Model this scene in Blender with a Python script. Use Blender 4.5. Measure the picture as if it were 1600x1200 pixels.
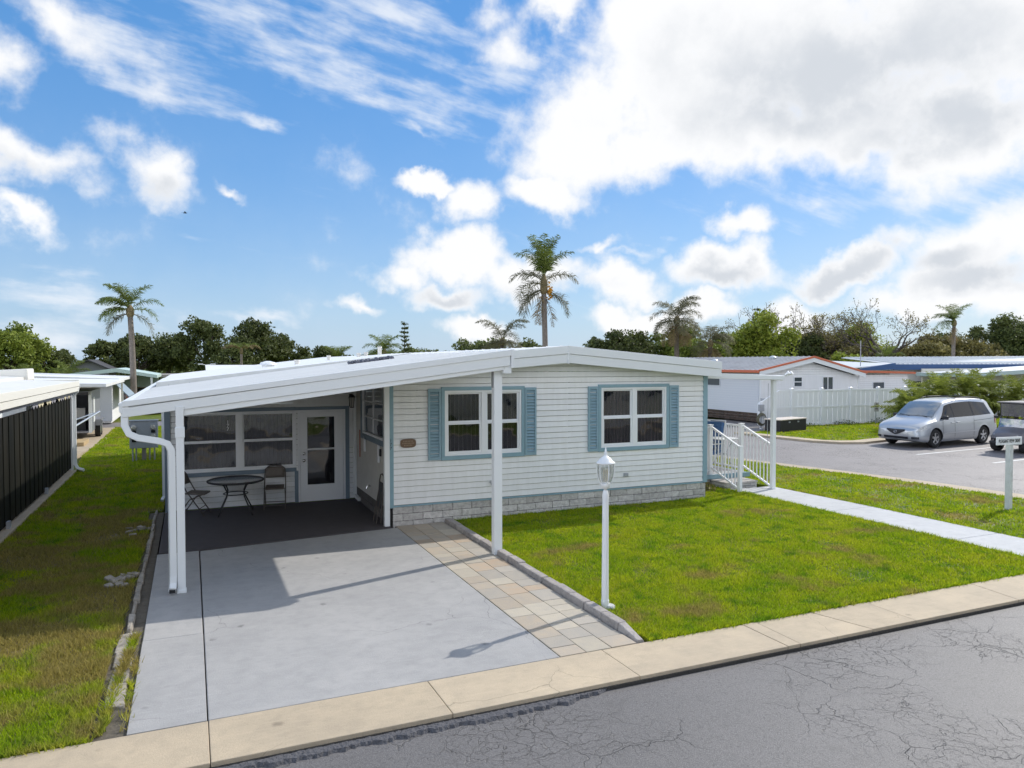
import bpy, math, random
import numpy as np
from mathutils import Vector, Matrix, Euler

R = math.radians
random.seed(7)
scene = bpy.context.scene
for o in list(bpy.data.objects):
    bpy.data.objects.remove(o)
COL = scene.collection

# ------------------------------------------------------------------ camera
CAM_H = 3.1
FPX = 1149.0
YAW = math.atan(503 / FPX)
PITCH = math.atan(33 / FPX)
cd = bpy.data.cameras.new("camera")
cd.sensor_width = 36.0
cd.lens = FPX / 1600 * 36.0
cd.clip_start = 0.1
cd.clip_end = 4000
cam = bpy.data.objects.new("camera", cd)
cam.location = (0, 0, CAM_H)
cam.rotation_euler = (math.pi / 2 - PITCH, 0, -YAW)
COL.objects.link(cam)
scene.camera = cam

# ------------------------------------------------------------------ light
SUN_AZ = math.atan2(2.40, 0.73)          # from +Y towards +X
SUN_EL = R(39.0)
SUN_STRENGTH = 2.9
SKY_STRENGTH = 0.12
EXPOSURE = 0.42
sd = bpy.data.lights.new("sun", 'SUN')
sd.energy = SUN_STRENGTH
sd.angle = R(0.55)
sd.color = (1.0, 0.955, 0.88)
sun = bpy.data.objects.new("sun", sd)
sdir = Vector((math.sin(SUN_AZ) * math.cos(SUN_EL), math.cos(SUN_AZ) * math.cos(SUN_EL), math.sin(SUN_EL)))
sun.rotation_euler = sdir.to_track_quat('Z', 'Y').to_euler()
sun.location = (30, 10, 40)
COL.objects.link(sun)

scene.cycles.use_denoising = True
scene.cycles.max_bounces = 6
scene.cycles.diffuse_bounces = 3
scene.cycles.glossy_bounces = 3
scene.cycles.transmission_bounces = 4
scene.cycles.transparent_max_bounces = 8
scene.cycles.caustics_reflective = False
scene.cycles.caustics_refractive = False
vs = scene.view_settings
scene.display_settings.display_device = 'sRGB'
vs.view_transform = 'Standard'
try:
    vs.look = 'None'
except Exception:
    pass
vs.exposure = EXPOSURE
vs.gamma = 1.0
vs.use_curve_mapping = False

# ------------------------------------------------------------------ sky with clouds (by direction only)
world = bpy.data.worlds.new("World")
scene.world = world
world.use_nodes = True
world.cycles.sampling_method = 'NONE'
wt = world.node_tree
wt.nodes.clear()
WN = wt.nodes.new
WL = wt.links.new


def pix_dir(px, py):
    r = (px - 800) / FPX
    d = (py - 600) / FPX
    fw = math.cos(PITCH) - d * math.sin(PITCH)
    up = -math.sin(PITCH) - d * math.cos(PITCH)
    return Vector((r * math.cos(YAW) + fw * math.sin(YAW), -r * math.sin(YAW) + fw * math.cos(YAW), up)).normalized()


def wmath(op, a, b=None, c=None, clamp=False):
    n = WN('ShaderNodeMath')
    n.operation = op
    n.use_clamp = clamp
    for i, v in enumerate((a, b, c)):
        if v is None:
            continue
        if hasattr(v, 'links'):
            WL(v, n.inputs[i])
        else:
            n.inputs[i].default_value = v
    return n.outputs[0]


def wstep(x, a, b):
    n = WN('ShaderNodeMapRange')
    n.interpolation_type = 'SMOOTHSTEP'
    n.inputs[1].default_value = a
    n.inputs[2].default_value = b
    WL(x, n.inputs[0])
    return n.outputs[0]


def wmix(fac, a, b):
    n = WN('ShaderNodeMix')
    n.data_type = 'RGBA'
    if hasattr(fac, 'links'):
        WL(fac, n.inputs[0])
    else:
        n.inputs[0].default_value = fac
    for i, v in ((6, a), (7, b)):
        if hasattr(v, 'links'):
            WL(v, n.inputs[i])
        else:
            n.inputs[i].default_value = (*v, 1)
    return n.outputs[2]


tc = WN('ShaderNodeTexCoord').outputs['Generated']
# warp the direction a little so that cloud outlines billow
wn1 = WN('ShaderNodeTexNoise')
wn1.inputs['Scale'].default_value = 10.0
wn1.inputs['Detail'].default_value = 6.0
wn1.inputs['Roughness'].default_value = 0.55
WL(tc, wn1.inputs['Vector'])
sub = WN('ShaderNodeVectorMath')
sub.operation = 'SUBTRACT'
WL(wn1.outputs['Color'], sub.inputs[0])
sub.inputs[1].default_value = (0.5, 0.5, 0.5)
warp = WN('ShaderNodeVectorMath')
warp.operation = 'MULTIPLY_ADD'
WL(sub.outputs[0], warp.inputs[0])
warp.inputs[1].default_value = (0.115, 0.115, 0.115)
WL(tc, warp.inputs[2])
wdir = warp.outputs[0]


def blob(px, py, rx, ry, rot=0.0, amp=1.0, vec=None):
    d = pix_dir(px, py)
    right = Vector((d.y, -d.x, 0)).normalized()
    up = right.cross(d).normalized()
    c, s = math.cos(R(rot)), math.sin(R(rot))
    a = right * c - up * s          # positive rot: falls to the right
    b = right * s + up * c
    m = Matrix((a, b, a.cross(b))).transposed()
    mp = WN('ShaderNodeMapping')
    mp.vector_type = 'TEXTURE'
    mp.inputs['Location'].default_value = d
    mp.inputs['Rotation'].default_value = m.to_euler('XYZ')
    mp.inputs['Scale'].default_value = (rx / FPX, ry / FPX, 0.6)
    WL(vec or wdir, mp.inputs['Vector'])
    g = WN('ShaderNodeTexGradient')
    g.gradient_type = 'SPHERICAL'
    WL(mp.outputs[0], g.inputs[0])
    if amp != 1.0:
        return wmath('MULTIPLY', g.outputs['Fac'], amp)
    return g.outputs['Fac']


def blobs(lst, vec=None, smooth=0.12):
    cur = None
    for b in lst:
        v = blob(*b, vec=vec)
        cur = v if cur is None else wmath('SMOOTH_MAX', cur, v, smooth)
    return cur


CUMULUS = [
    # the big bank, upper right
    (1180, 40, 330, 200), (1400, 70, 420, 210), (1060, 150, 250, 170), (905, 225, 150, 120, -20), (960, 130, 150, 110, -30), (1090, 215, 150, 100),
    (1010, 235, 120, 90), (1195, 205, 190, 105), (1340, 195, 230, 110), (1520, 190, 260, 120), (1010, 40, 180, 110),
    (880, 20, 90, 60), (1620, 60, 250, 220),
    # lower clouds, centre and right
    (1155, 360, 60, 34, 0, 0.8), (1545, 395, 190, 75, -8), (1500, 440, 160, 50), (1320, 432, 110, 36), (1130, 420, 130, 52),
    (960, 440, 110, 52), (840, 425, 120, 55), (720, 410, 150, 62, 4), (640, 430, 95, 48), (700, 460, 120, 40),
    (850, 310, 105, 46), (730, 320, 70, 62, 30), (690, 288, 60, 24), (1240, 492, 110, 48, 8), (1000, 500, 120, 40), (1450, 480, 150, 40),
    (1600, 480, 160, 60), (935, 382, 55, 22, 0, 0.7), (740, 510, 100, 36), (1090, 480, 90, 34), (570, 480, 70, 24, 0, 0.7),
    # upper left
    (60, 248, 160, 54, 20, 0.72), (245, 270, 122, 60, 32, 0.78), (30, 320, 85, 28, 38, 0.7), (372, 303, 46, 20, 25, 0.7), (5, 95, 80, 64, 25, 0.7),
    (90, 20, 200, 66, 30, 0.62), (760, 15, 80, 60, 0, 0.6), (790, 70, 70, 75, 70, 0.65),
]
CIRRUS = [
    (190, 60, 220, 70, 28), (400, 40, 240, 80, 8), (600, 30, 240, 70, 4), (430, 85, 190, 46, 18), (560, 125, 170, 46, 22), (690, 150, 200, 60, 8),
    (390, 186, 75, 22, 18), (655, 196, 90, 24, 6), (1400, 318, 300, 56, -2), (1270, 325, 150, 32, 6), (1530, 340, 200, 40, -4),
    (985, 392, 150, 16, -10), (410, 492, 130, 22, 2), (100, 470, 230, 60, 6), (60, 520, 200, 45, 0), (790, 130, 110, 80, 20), (500, 60, 300, 60, 10),
    (180, 110, 120, 40, 20), (1000, 110, 160, 80, 20),
]
GREY = [(1330, 110, 420, 140, 4), (1250, 160, 300, 90), (1500, 190, 280, 60), (1550, 440, 160, 40), (1310, 436, 120, 30),
        (1130, 432, 110, 32), (700, 462, 150, 34), (60, 275, 90, 30, 22), (240, 295, 90, 30, 20), (870, 450, 120, 26), (1460, 410, 120, 30)]

nz = WN('ShaderNodeTexNoise')
nz.inputs['Scale'].default_value = 11.0
nz.inputs['Detail'].default_value = 6.0
nz.inputs['Roughness'].default_value = 0.58
WL(tc, nz.inputs['Vector'])
fb = nz.outputs['Fac']
# a wide loose noise that spreads like clouds over the rest of the sky
sx = WN('ShaderNodeSeparateXYZ')
WL(tc, sx.inputs[0])
zc = wmath('MAXIMUM', sx.outputs['Z'], 0.0)
den = wmath('ADD', zc, 0.22)
flat = WN('ShaderNodeVectorMath')
flat.operation = 'DIVIDE'
cmb = WN('ShaderNodeCombineXYZ')
for i in range(3):
    WL(den, cmb.inputs[i])
WL(tc, flat.inputs[0])
WL(cmb.outputs[0], flat.inputs[1])
nfar = WN('ShaderNodeTexNoise')
nfar.inputs['Scale'].default_value = 0.95
nfar.inputs['Detail'].default_value = 4.0
nfar.inputs['Roughness'].default_value = 0.55
WL(flat.outputs[0], nfar.inputs['Vector'])
# how much a direction lies within the photographed part of the sky
fdir = pix_dir(800, 330)
dt = WN('ShaderNodeVectorMath')
dt.operation = 'DOT_PRODUCT'
WL(tc, dt.inputs[0])
dt.inputs[1].default_value = fdir
inview = wstep(dt.outputs['Value'], 0.66, 0.84)
outside = wmath('SUBTRACT', 1.0, inview)
loose = wmath('MULTIPLY', wmath('MULTIPLY', wmath('SUBTRACT', nfar.outputs['Fac'], 0.375), 3.6), outside)

cum = wmath('MAXIMUM', blobs(CUMULUS), loose)
dens = wmath('ADD', cum, wmath('MULTIPLY', wmath('SUBTRACT', fb, 0.53), 1.25))
cumulus = wstep(dens, 0.15, 0.62)

# cirrus: noise drawn out along the wind
cmap = WN('ShaderNodeMapping')
cmap.vector_type = 'POINT'
cd0 = pix_dir(620, 120)
cr = Vector((cd0.y, -cd0.x, 0)).normalized()
cu = cr.cross(cd0).normalized()
ca = cr * math.cos(R(14)) - cu * math.sin(R(14))
cb = cr * math.sin(R(14)) + cu * math.cos(R(14))
cmap.vector_type = 'TEXTURE'
cmap.inputs['Rotation'].default_value = Matrix((ca, cb, ca.cross(cb))).transposed().to_euler('XYZ')
cmap.inputs['Scale'].default_value = (1.0, 0.24, 1.0)
WL(tc, cmap.inputs['Vector'])
nc = WN('ShaderNodeTexNoise')
nc.inputs['Scale'].default_value = 9.0
nc.inputs['Detail'].default_value = 6.0
nc.inputs['Roughness'].default_value = 0.58
WL(cmap.outputs[0], nc.inputs['Vector'])
cir = wmath('ADD', blobs(CIRRUS), wmath('MULTIPLY', wmath('SUBTRACT', nc.outputs['Fac'], 0.60), 2.3))
cirrus = wmath('MULTIPLY', wstep(cir, 0.08, 1.15), 0.80)

sky = WN('ShaderNodeTexSky')
sky.sky_type = 'NISHITA'
sky.sun_disc = False
sky.sun_elevation = SUN_EL
sky.sun_rotation = SUN_AZ
sky.altitude = 10
sky.air_density = 1.0
sky.dust_density = 0.6
sky.ozone_density = 2.0
hs = WN('ShaderNodeHueSaturation')
hs.inputs['Hue'].default_value = 0.508
hs.inputs['Saturation'].default_value = 1.38
hs.inputs['Value'].default_value = 0.80
WL(sky.outputs[0], hs.inputs['Color'])
base = wmix(0.48, hs.outputs[0], (0.85, 2.7, 5.7))
# thin veil low over the horizon
veil = wmath('MULTIPLY', wmath('POWER', wmath('SUBTRACT', 1.0, zc), 6.0), 0.75)
nv = wmath('MULTIPLY', veil, wmath('ADD', fb, 0.5), clamp=True)
base = wmix(nv, base, (3.6, 4.5, 5.5))

gm = wmath('ADD', blobs(GREY), wmath('MULTIPLY', wmath('SUBTRACT', fb, 0.5), 0.9))
grey = wmath('MULTIPLY', wstep(gm, 0.15, 0.95), wstep(dens, 0.3, 0.8))
ccol = wmix(grey, (6.2, 6.25, 6.35), (4.25, 4.5, 4.85))
# clouds away from the sun show their sunlit side, brightened to add fill light
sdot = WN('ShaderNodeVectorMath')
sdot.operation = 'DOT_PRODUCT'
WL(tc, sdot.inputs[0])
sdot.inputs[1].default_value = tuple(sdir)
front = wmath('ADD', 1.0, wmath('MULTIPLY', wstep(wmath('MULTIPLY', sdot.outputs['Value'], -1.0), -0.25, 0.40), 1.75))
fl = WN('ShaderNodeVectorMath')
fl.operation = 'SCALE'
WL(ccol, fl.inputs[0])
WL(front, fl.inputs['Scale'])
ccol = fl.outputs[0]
col = wmix(cirrus, base, (5.7, 5.95, 6.3))
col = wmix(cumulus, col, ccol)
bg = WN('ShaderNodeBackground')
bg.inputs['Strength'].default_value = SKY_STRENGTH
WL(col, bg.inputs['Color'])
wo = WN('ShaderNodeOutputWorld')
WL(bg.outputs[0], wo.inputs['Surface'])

# ------------------------------------------------------------------ materials
MATS = {}


def mat(name, col, rough=0.6, metal=0.0, var=0.0, vscale=8.0, bump=0.0, bscale=60.0, col2=None, spec=0.4, coat=0.0, rnd=0.0, detail=4.0, stretch=None):
    """Principled material; var mixes a slow noise of col2, bump adds fine relief, rnd varies the value per object."""
    if name in MATS:
        return MATS[name]
    m = bpy.data.materials.new(name)
    m.use_nodes = True
    nt = m.node_tree
    b = nt.nodes['Principled BSDF']
    b.inputs['Base Color'].default_value = (*col, 1)
    b.inputs['Roughness'].default_value = rough
    b.inputs['Metallic'].default_value = metal
    b.inputs['Specular IOR Level'].default_value = spec
    b.inputs['Coat Weight'].default_value = coat
    N, L = nt.nodes.new, nt.links.new
    geo = N('ShaderNodeNewGeometry').outputs['Position']
    if stretch:
        mp = N('ShaderNodeMapping')
        mp.inputs['Scale'].default_value = stretch
        L(geo, mp.inputs['Vector'])
        geo = mp.outputs[0]
    out = None
    if var > 0:
        n = N('ShaderNodeTexNoise')
        n.inputs['Scale'].default_value = vscale
        n.inputs['Detail'].default_value = detail
        n.inputs['Roughness'].default_value = 0.6
        L(geo, n.inputs['Vector'])
        mr = N('ShaderNodeMapRange')
        mr.inputs[1].default_value = 0.35
        mr.inputs[2].default_value = 0.68
        L(n.outputs['Fac'], mr.inputs[0])
        mu = N('ShaderNodeMath')
        mu.operation = 'MULTIPLY'
        mu.inputs[1].default_value = var
        L(mr.outputs[0], mu.inputs[0])
        mx = N('ShaderNodeMix')
        mx.data_type = 'RGBA'
        L(mu.outputs[0], mx.inputs[0])
        mx.inputs[6].default_value = (*col, 1)
        c2 = col2 or tuple(c * 0.6 for c in col)
        mx.inputs[7].default_value = (*c2, 1)
        out = mx.outputs[2]
    if rnd > 0:
        oi = N('ShaderNodeObjectInfo')
        mr = N('ShaderNodeMapRange')
        mr.inputs[3].default_value = 1 - rnd
        mr.inputs[4].default_value = 1 + rnd
        L(oi.outputs['Random'], mr.inputs[0])
        h = N('ShaderNodeHueSaturation')
        if out is not None:
            L(out, h.inputs['Color'])
        else:
            h.inputs['Color'].default_value = (*col, 1)
        L(mr.outputs[0], h.inputs['Value'])
        out = h.outputs[0]
    if out is not None:
        L(out, b.inputs['Base Color'])
    if bump > 0:
        n = N('ShaderNodeTexNoise')
        n.inputs['Scale'].default_value = bscale
        n.inputs['Detail'].default_value = 3.0
        L(geo, n.inputs['Vector'])
        bp = N('ShaderNodeBump')
        bp.inputs['Strength'].default_value = 1.0
        bp.inputs['Distance'].default_value = bump
        L(n.outputs['Fac'], bp.inputs['Height'])
        L(bp.outputs[0], b.inputs['Normal'])
    MATS[name] = m
    return m


def glass_mat(name, tint=(0.5, 0.52, 0.55), refl=0.12):
    if name in MATS:
        return MATS[name]
    m = bpy.data.materials.new(name)
    m.use_nodes = True
    nt = m.node_tree
    nt.nodes.clear()
    N, L = nt.nodes.new, nt.links.new
    t = N('ShaderNodeBsdfTransparent')
    t.inputs[0].default_value = (*tint, 1)
    g = N('ShaderNodeBsdfGlossy')
    g.inputs['Roughness'].default_value = 0.015
    g.inputs[0].default_value = (0.95, 0.97, 1, 1)
    f = N('ShaderNodeLayerWeight')
    f.inputs[0].default_value = 0.5
    mr = N('ShaderNodeMapRange')
    mr.inputs[3].default_value = refl
    mr.inputs[4].default_value = 1.0
    pw = N('ShaderNodeMath')
    pw.operation = 'POWER'
    pw.inputs[1].default_value = 4.0
    L(f.outputs['Facing'], pw.inputs[0])
    L(pw.outputs[0], mr.inputs[0])
    mx = N('ShaderNodeMixShader')
    L(mr.outputs[0], mx.inputs[0])
    L(t.outputs[0], mx.inputs[1])
    L(g.outputs[0], mx.inputs[2])
    # slight waviness of the sheet
    nz = N('ShaderNodeTexNoise')
    nz.inputs['Scale'].default_value = 1.4
    L(N('ShaderNodeNewGeometry').outputs['Position'], nz.inputs['Vector'])
    bp = N('ShaderNodeBump')
    bp.inputs['Distance'].default_value = 0.012
    L(nz.outputs['Fac'], bp.inputs['Height'])
    L(bp.outputs[0], g.inputs['Normal'])
    o = N('ShaderNodeOutputMaterial')
    L(mx.outputs[0], o.inputs['Surface'])
    MATS[name] = m
    return m


# ------------------------------------------------------------------ object helpers
def wloc(o):
    v = Vector((0, 0, 0))
    while o is not None:
        v += Vector(o.location)
        o = o.parent
    return v


def tag(o, label=None, cat=None, group=None, kind=None):
    if label:
        o['label'] = label
    if cat:
        o['category'] = cat
    if group:
        o['group'] = group
    if kind:
        o['kind'] = kind
    return o


def thing(name, label, cat, loc=(0, 0, 0), rotz=0.0, group=None):
    o = bpy.data.objects.new(name, None)
    o.empty_display_size = 0.2
    o.location = loc
    o.rotation_euler = (0, 0, rotz)
    COL.objects.link(o)
    return tag(o, label, cat, group)


def copy_tree(o, parent=None):
    c = o.copy()
    COL.objects.link(c)
    if parent is not None:
        c.parent = parent
    for ch in list(o.children):
        copy_tree(ch, c)
    return c


def inst(mesh, name, parent, loc=(0, 0, 0), rot=(0, 0, 0), scale=(1, 1, 1)):
    o = bpy.data.objects.new(name, mesh)
    COL.objects.link(o)
    if parent is not None:
        o.parent = parent
    o.location = loc
    o.rotation_euler = rot
    o.scale = scale if hasattr(scale, '__len__') else (scale,) * 3
    return o


class MB:
    """collects faces, then makes ONE mesh object"""

    def __init__(s):
        s.v, s.f, s.m = [], [], []

    def add(s, verts, faces, mi=0):
        b = len(s.v)
        s.v.extend([tuple(q) for q in verts])
        s.f.extend([tuple(b + i for i in q) for q in faces])
        s.m.extend([mi] * len(faces))
        return s

    def box(s, x0, x1, y0, y1, z0, z1, mi=0):
        return s.add([(x0, y0, z0), (x1, y0, z0), (x1, y1, z0), (x0, y1, z0), (x0, y0, z1), (x1, y0, z1), (x1, y1, z1), (x0, y1, z1)],
                     [(3, 2, 1, 0), (4, 5, 6, 7), (0, 1, 5, 4), (1, 2, 6, 5), (2, 3, 7, 6), (3, 0, 4, 7)], mi)

    def cbox(s, c, size, rot=None, mi=0):
        """box about a centre with a rotation matrix"""
        h = [q / 2 for q in size]
        vs_ = []
        for z in (-1, 1):
            for x, y in ((-1, -1), (1, -1), (1, 1), (-1, 1)):
                p = Vector((x * h[0], y * h[1], z * h[2]))
                if rot is not None:
                    p = rot @ p
                vs_.append(Vector(c) + p)
        return s.add(vs_, [(3, 2, 1, 0), (4, 5, 6, 7), (0, 1, 5, 4), (1, 2, 6, 5), (2, 3, 7, 6), (3, 0, 4, 7)], mi)

    def bar(s, a, b, w, h=None, up=(0, 0, 1), mi=0):
        """rectangular bar from a to b"""
        a, b = Vector(a), Vector(b)
        h = h or w
        d = (b - a).normalized()
        u = Vector(up)
        if abs(d.dot(u)) > 0.98:
            u = Vector((0, 1, 0))
        r = d.cross(u).normalized()
        u = r.cross(d)
        vs_ = []
        for p in (a, b):
            for i, j in ((-1, -1), (1, -1), (1, 1), (-1, 1)):
                vs_.append(p + r * (i * w / 2) + u * (j * h / 2))
        return s.add(vs_, [(3, 2, 1, 0), (4, 5, 6, 7), (0, 1, 5, 4), (1, 2, 6, 5), (2, 3, 7, 6), (3, 0, 4, 7)], mi)

    def prism(s, poly, a, b, mi=0):
        """poly: list of 3D points (counter-clockwise seen against a->b ... any), extruded by the vector from a to b"""
        e = Vector(b) - Vector(a)
        n = len(poly)
        v0 = [Vector(p) for p in poly]
        v1 = [p + e for p in v0]
        nrm = Vector((0, 0, 0))
        for i in range(n):
            nrm += v0[i].cross(v0[(i + 1) % n])
        if nrm.dot(e) > 0:
            v0.reverse()
            v1.reverse()
        f = [tuple(range(n)), tuple(range(2 * n - 1, n - 1, -1))]
        f += [(i, i + n, (i + 1) % n + n, (i + 1) % n) for i in range(n)]
        return s.add(v0 + v1, f, mi)

    def ground(s, poly, z0, z1, mi=0):
        return s.prism([(x, y, z0) for x, y in poly], (0, 0, z0), (0, 0, z1), mi)

    def tube(s, pts, rad, n=8, mi=0, caps=True, sq=False):
        pts = [Vector(p) for p in pts]
        rs = rad if hasattr(rad, '__len__') else [rad] * len(pts)
        rings = []
        prev = None
        for i, p in enumerate(pts):
            d = (pts[min(i + 1, len(pts) - 1)] - pts[max(i - 1, 0)]).normalized()
            if prev is None:
                u = Vector((0, 0, 1)) if abs(d.z) < 0.9 else Vector((1, 0, 0))
                u = (u - d * u.dot(d)).normalized()
            else:
                u = prev - d * prev.dot(d)
                u = u.normalized() if u.length > 1e-5 else d.orthogonal().normalized()
            prev = u
            w = d.cross(u)
            off = math.pi / 4 if sq else 0
            rings.append([p + u * (rs[i] * math.cos(2 * math.pi * k / n + off)) + w * (rs[i] * math.sin(2 * math.pi * k / n + off)) for k in range(n)])
        vs_ = [q for r_ in rings for q in r_]
        f = []
        for i in range(len(pts) - 1):
            for k in range(n):
                f.append((i * n + k, i * n + (k + 1) % n, (i + 1) * n + (k + 1) % n, (i + 1) * n + k))
        if caps:
            f.append(tuple(range(n - 1, -1, -1)))
            f.append(tuple((len(pts) - 1) * n + k for k in range(n)))
        return s.add(vs_, f, mi)

    def lathe(s, prof, c=(0, 0, 0), n=16, axis='Z', mi=0, caps=True):
        """prof: (radius, height) pairs"""
        vs_ = []
        for r_, h in prof:
            for k in range(n):
                a = 2 * math.pi * k / n
                p = (r_ * math.cos(a), r_ * math.sin(a), h)
                if axis == 'Y':
                    p = (p[0], p[2], -p[1])
                elif axis == 'X':
                    p = (p[2], p[0], p[1])
                vs_.append((c[0] + p[0], c[1] + p[1], c[2] + p[2]))
        f = []
        for i in range(len(prof) - 1):
            for k in range(n):
                f.append((i * n + k, i * n + (k + 1) % n, (i + 1) * n + (k + 1) % n, (i + 1) * n + k))
        if caps:
            f.append(tuple(range(n - 1, -1, -1)))
            f.append(tuple((len(prof) - 1) * n + k for k in range(n)))
        return s.add(vs_, f, mi)

    def mesh(s, name, mats, off=None, smooth=False):
        me = bpy.data.meshes.new(name)
        if off is not None:
            vv = [(x - off.x, y - off.y, z - off.z) for x, y, z in s.v]
        else:
            vv = s.v
        me.from_pydata(vv, [], s.f)
        for m_ in (mats if isinstance(mats, (list, tuple)) else [mats]):
            me.materials.append(m_)
        if any(s.m):
            me.polygons.foreach_set('material_index', s.m)
        if smooth:
            me.polygons.foreach_set('use_smooth', [True] * len(me.polygons))
        me.update()
        return me

    def build(s, name, mats, parent=None, local=False, smooth=False, bevel=0.0, auto=None):
        off = None if (parent is None or local) else wloc(parent)
        me = s.mesh(name, mats, off, smooth)
        o = bpy.data.objects.new(name, me)
        COL.objects.link(o)
        if parent is not None:
            o.parent = parent
        if bevel > 0:
            bm_ = o.modifiers.new('bevel', 'BEVEL')
            bm_.width = bevel
            bm_.segments = 2
            bm_.limit_method = 'ANGLE'
        if auto:
            me.polygons.foreach_set('use_smooth', [True] * len(me.polygons))
            es = o.modifiers.new('split', 'EDGE_SPLIT')
            es.split_angle = R(auto)
        return o


def struct(name, mb, m, parent=None, **k):
    return tag(mb.build(name, m, parent, **k), kind='structure')


def np_mesh(name, verts, nper, mats, attr=None, smooth=False):
    """verts: (N, nper, 3) array of separate triangles or quads"""
    nf = len(verts)
    me = bpy.data.meshes.new(name)
    me.vertices.add(nf * nper)
    me.vertices.foreach_set('co', verts.astype(np.float32).ravel())
    me.loops.add(nf * nper)
    me.loops.foreach_set('vertex_index', np.arange(nf * nper, dtype=np.int32))
    me.polygons.add(nf)
    me.polygons.foreach_set('loop_start', np.arange(nf, dtype=np.int32) * nper)
    if attr is not None:
        a = me.attributes.new('tone', 'FLOAT', 'POINT')
        a.data.foreach_set('value', np.repeat(attr, nper).astype(np.float32))
    for m_ in (mats if isinstance(mats, (list, tuple)) else [mats]):
        me.materials.append(m_)
    me.update(calc_edges=True)
    return me


def clip(poly, a, b, c):
    """keep the part of a 2-D polygon where a*x + b*y <= c"""
    out = []
    n = len(poly)
    for i in range(n):
        p, q = poly[i], poly[(i + 1) % n]
        dp = a * p[0] + b * p[1] - c
        dq = a * q[0] + b * q[1] - c
        if dp <= 0:
            out.append(p)
        if (dp < 0 < dq) or (dq < 0 < dp):
            t = dp / (dp - dq)
            out.append((p[0] + (q[0] - p[0]) * t, p[1] + (q[1] - p[1]) * t))
    return out


def inpoly(px, py, poly):
    """vectorised point in polygon"""
    ins = np.zeros(len(px), bool)
    n = len(poly)
    for i in range(n):
        x1, y1 = poly[i]
        x2, y2 = poly[(i + 1) % n]
        if y1 == y2:
            continue
        c_ = ((y1 > py) != (y2 > py)) & (px < (x2 - x1) * (py - y1) / (y2 - y1) + x1)
        ins ^= c_
    return ins


def text_mesh(name, body, size, mat_, parent, loc, rot, extrude=0.002, align='CENTER', spacing=1.0, sx=1.0):
    cu = bpy.data.curves.new(name, 'FONT')
    cu.body = body
    cu.size = size
    cu.extrude = extrude
    cu.align_x = align
    cu.align_y = 'CENTER'
    cu.space_character = spacing
    cu.resolution_u = 3
    t = bpy.data.objects.new(name, cu)
    COL.objects.link(t)
    dg = bpy.context.evaluated_depsgraph_get()
    me = bpy.data.meshes.new_from_object(t.evaluated_get(dg))
    bpy.data.objects.remove(t)
    me.materials.clear()
    me.materials.append(mat_)
    return inst(me, name, parent, loc, rot, (sx, 1, 1))


# ------------------------------------------------------------------ common materials
white_siding = mat('white_siding', (0.84, 0.845, 0.85), 0.5, var=0.38, vscale=2.2, col2=(0.70, 0.70, 0.685), stretch=(4, 4, .55), rnd=0.035)
white_metal = mat('white_metal', (0.80, 0.82, 0.83), 0.38, var=0.15, vscale=4.0, col2=(0.7, 0.72, 0.73))
white_vinyl = mat('white_vinyl', (0.84, 0.85, 0.87), 0.4)
cream_wall = mat('cream_wall', (0.74, 0.71, 0.62), 0.55, var=0.2, vscale=3)
blue_trim = mat('blue_trim', (0.26, 0.40, 0.47), 0.45, var=0.2, vscale=7)
shutter_blue = mat('shutter_blue', (0.27, 0.405, 0.48), 0.5, var=0.15, vscale=6)
slate_trim = mat('slate_trim', (0.20, 0.26, 0.32), 0.5, var=0.2, vscale=6)
dark_void = mat('dark_void', (0.02, 0.02, 0.022), 0.9)
interior = mat('interior', (0.10, 0.095, 0.09), 0.9)
blind_mat = mat('blind_fabric', (0.55, 0.52, 0.47), 0.8, rnd=0.12)
pane_glass = glass_mat('pane_glass', (0.60, 0.60, 0.62), 0.06)
clear_glass = glass_mat('clear_glass', (0.80, 0.81, 0.80), 0.06)
black_metal = mat('black_metal', (0.03, 0.03, 0.032), 0.5)
black_rubber = mat('black_rubber', (0.025, 0.025, 0.026), 0.8)
chrome = mat('chrome', (0.6, 0.6, 0.62), 0.25, metal=1.0)
grey_metal = mat('grey_metal', (0.38, 0.40, 0.43), 0.45, var=0.25, vscale=9)
bronze = mat('bronze', (0.20, 0.135, 0.095), 0.4, metal=0.5, var=0.4, vscale=30)


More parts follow.
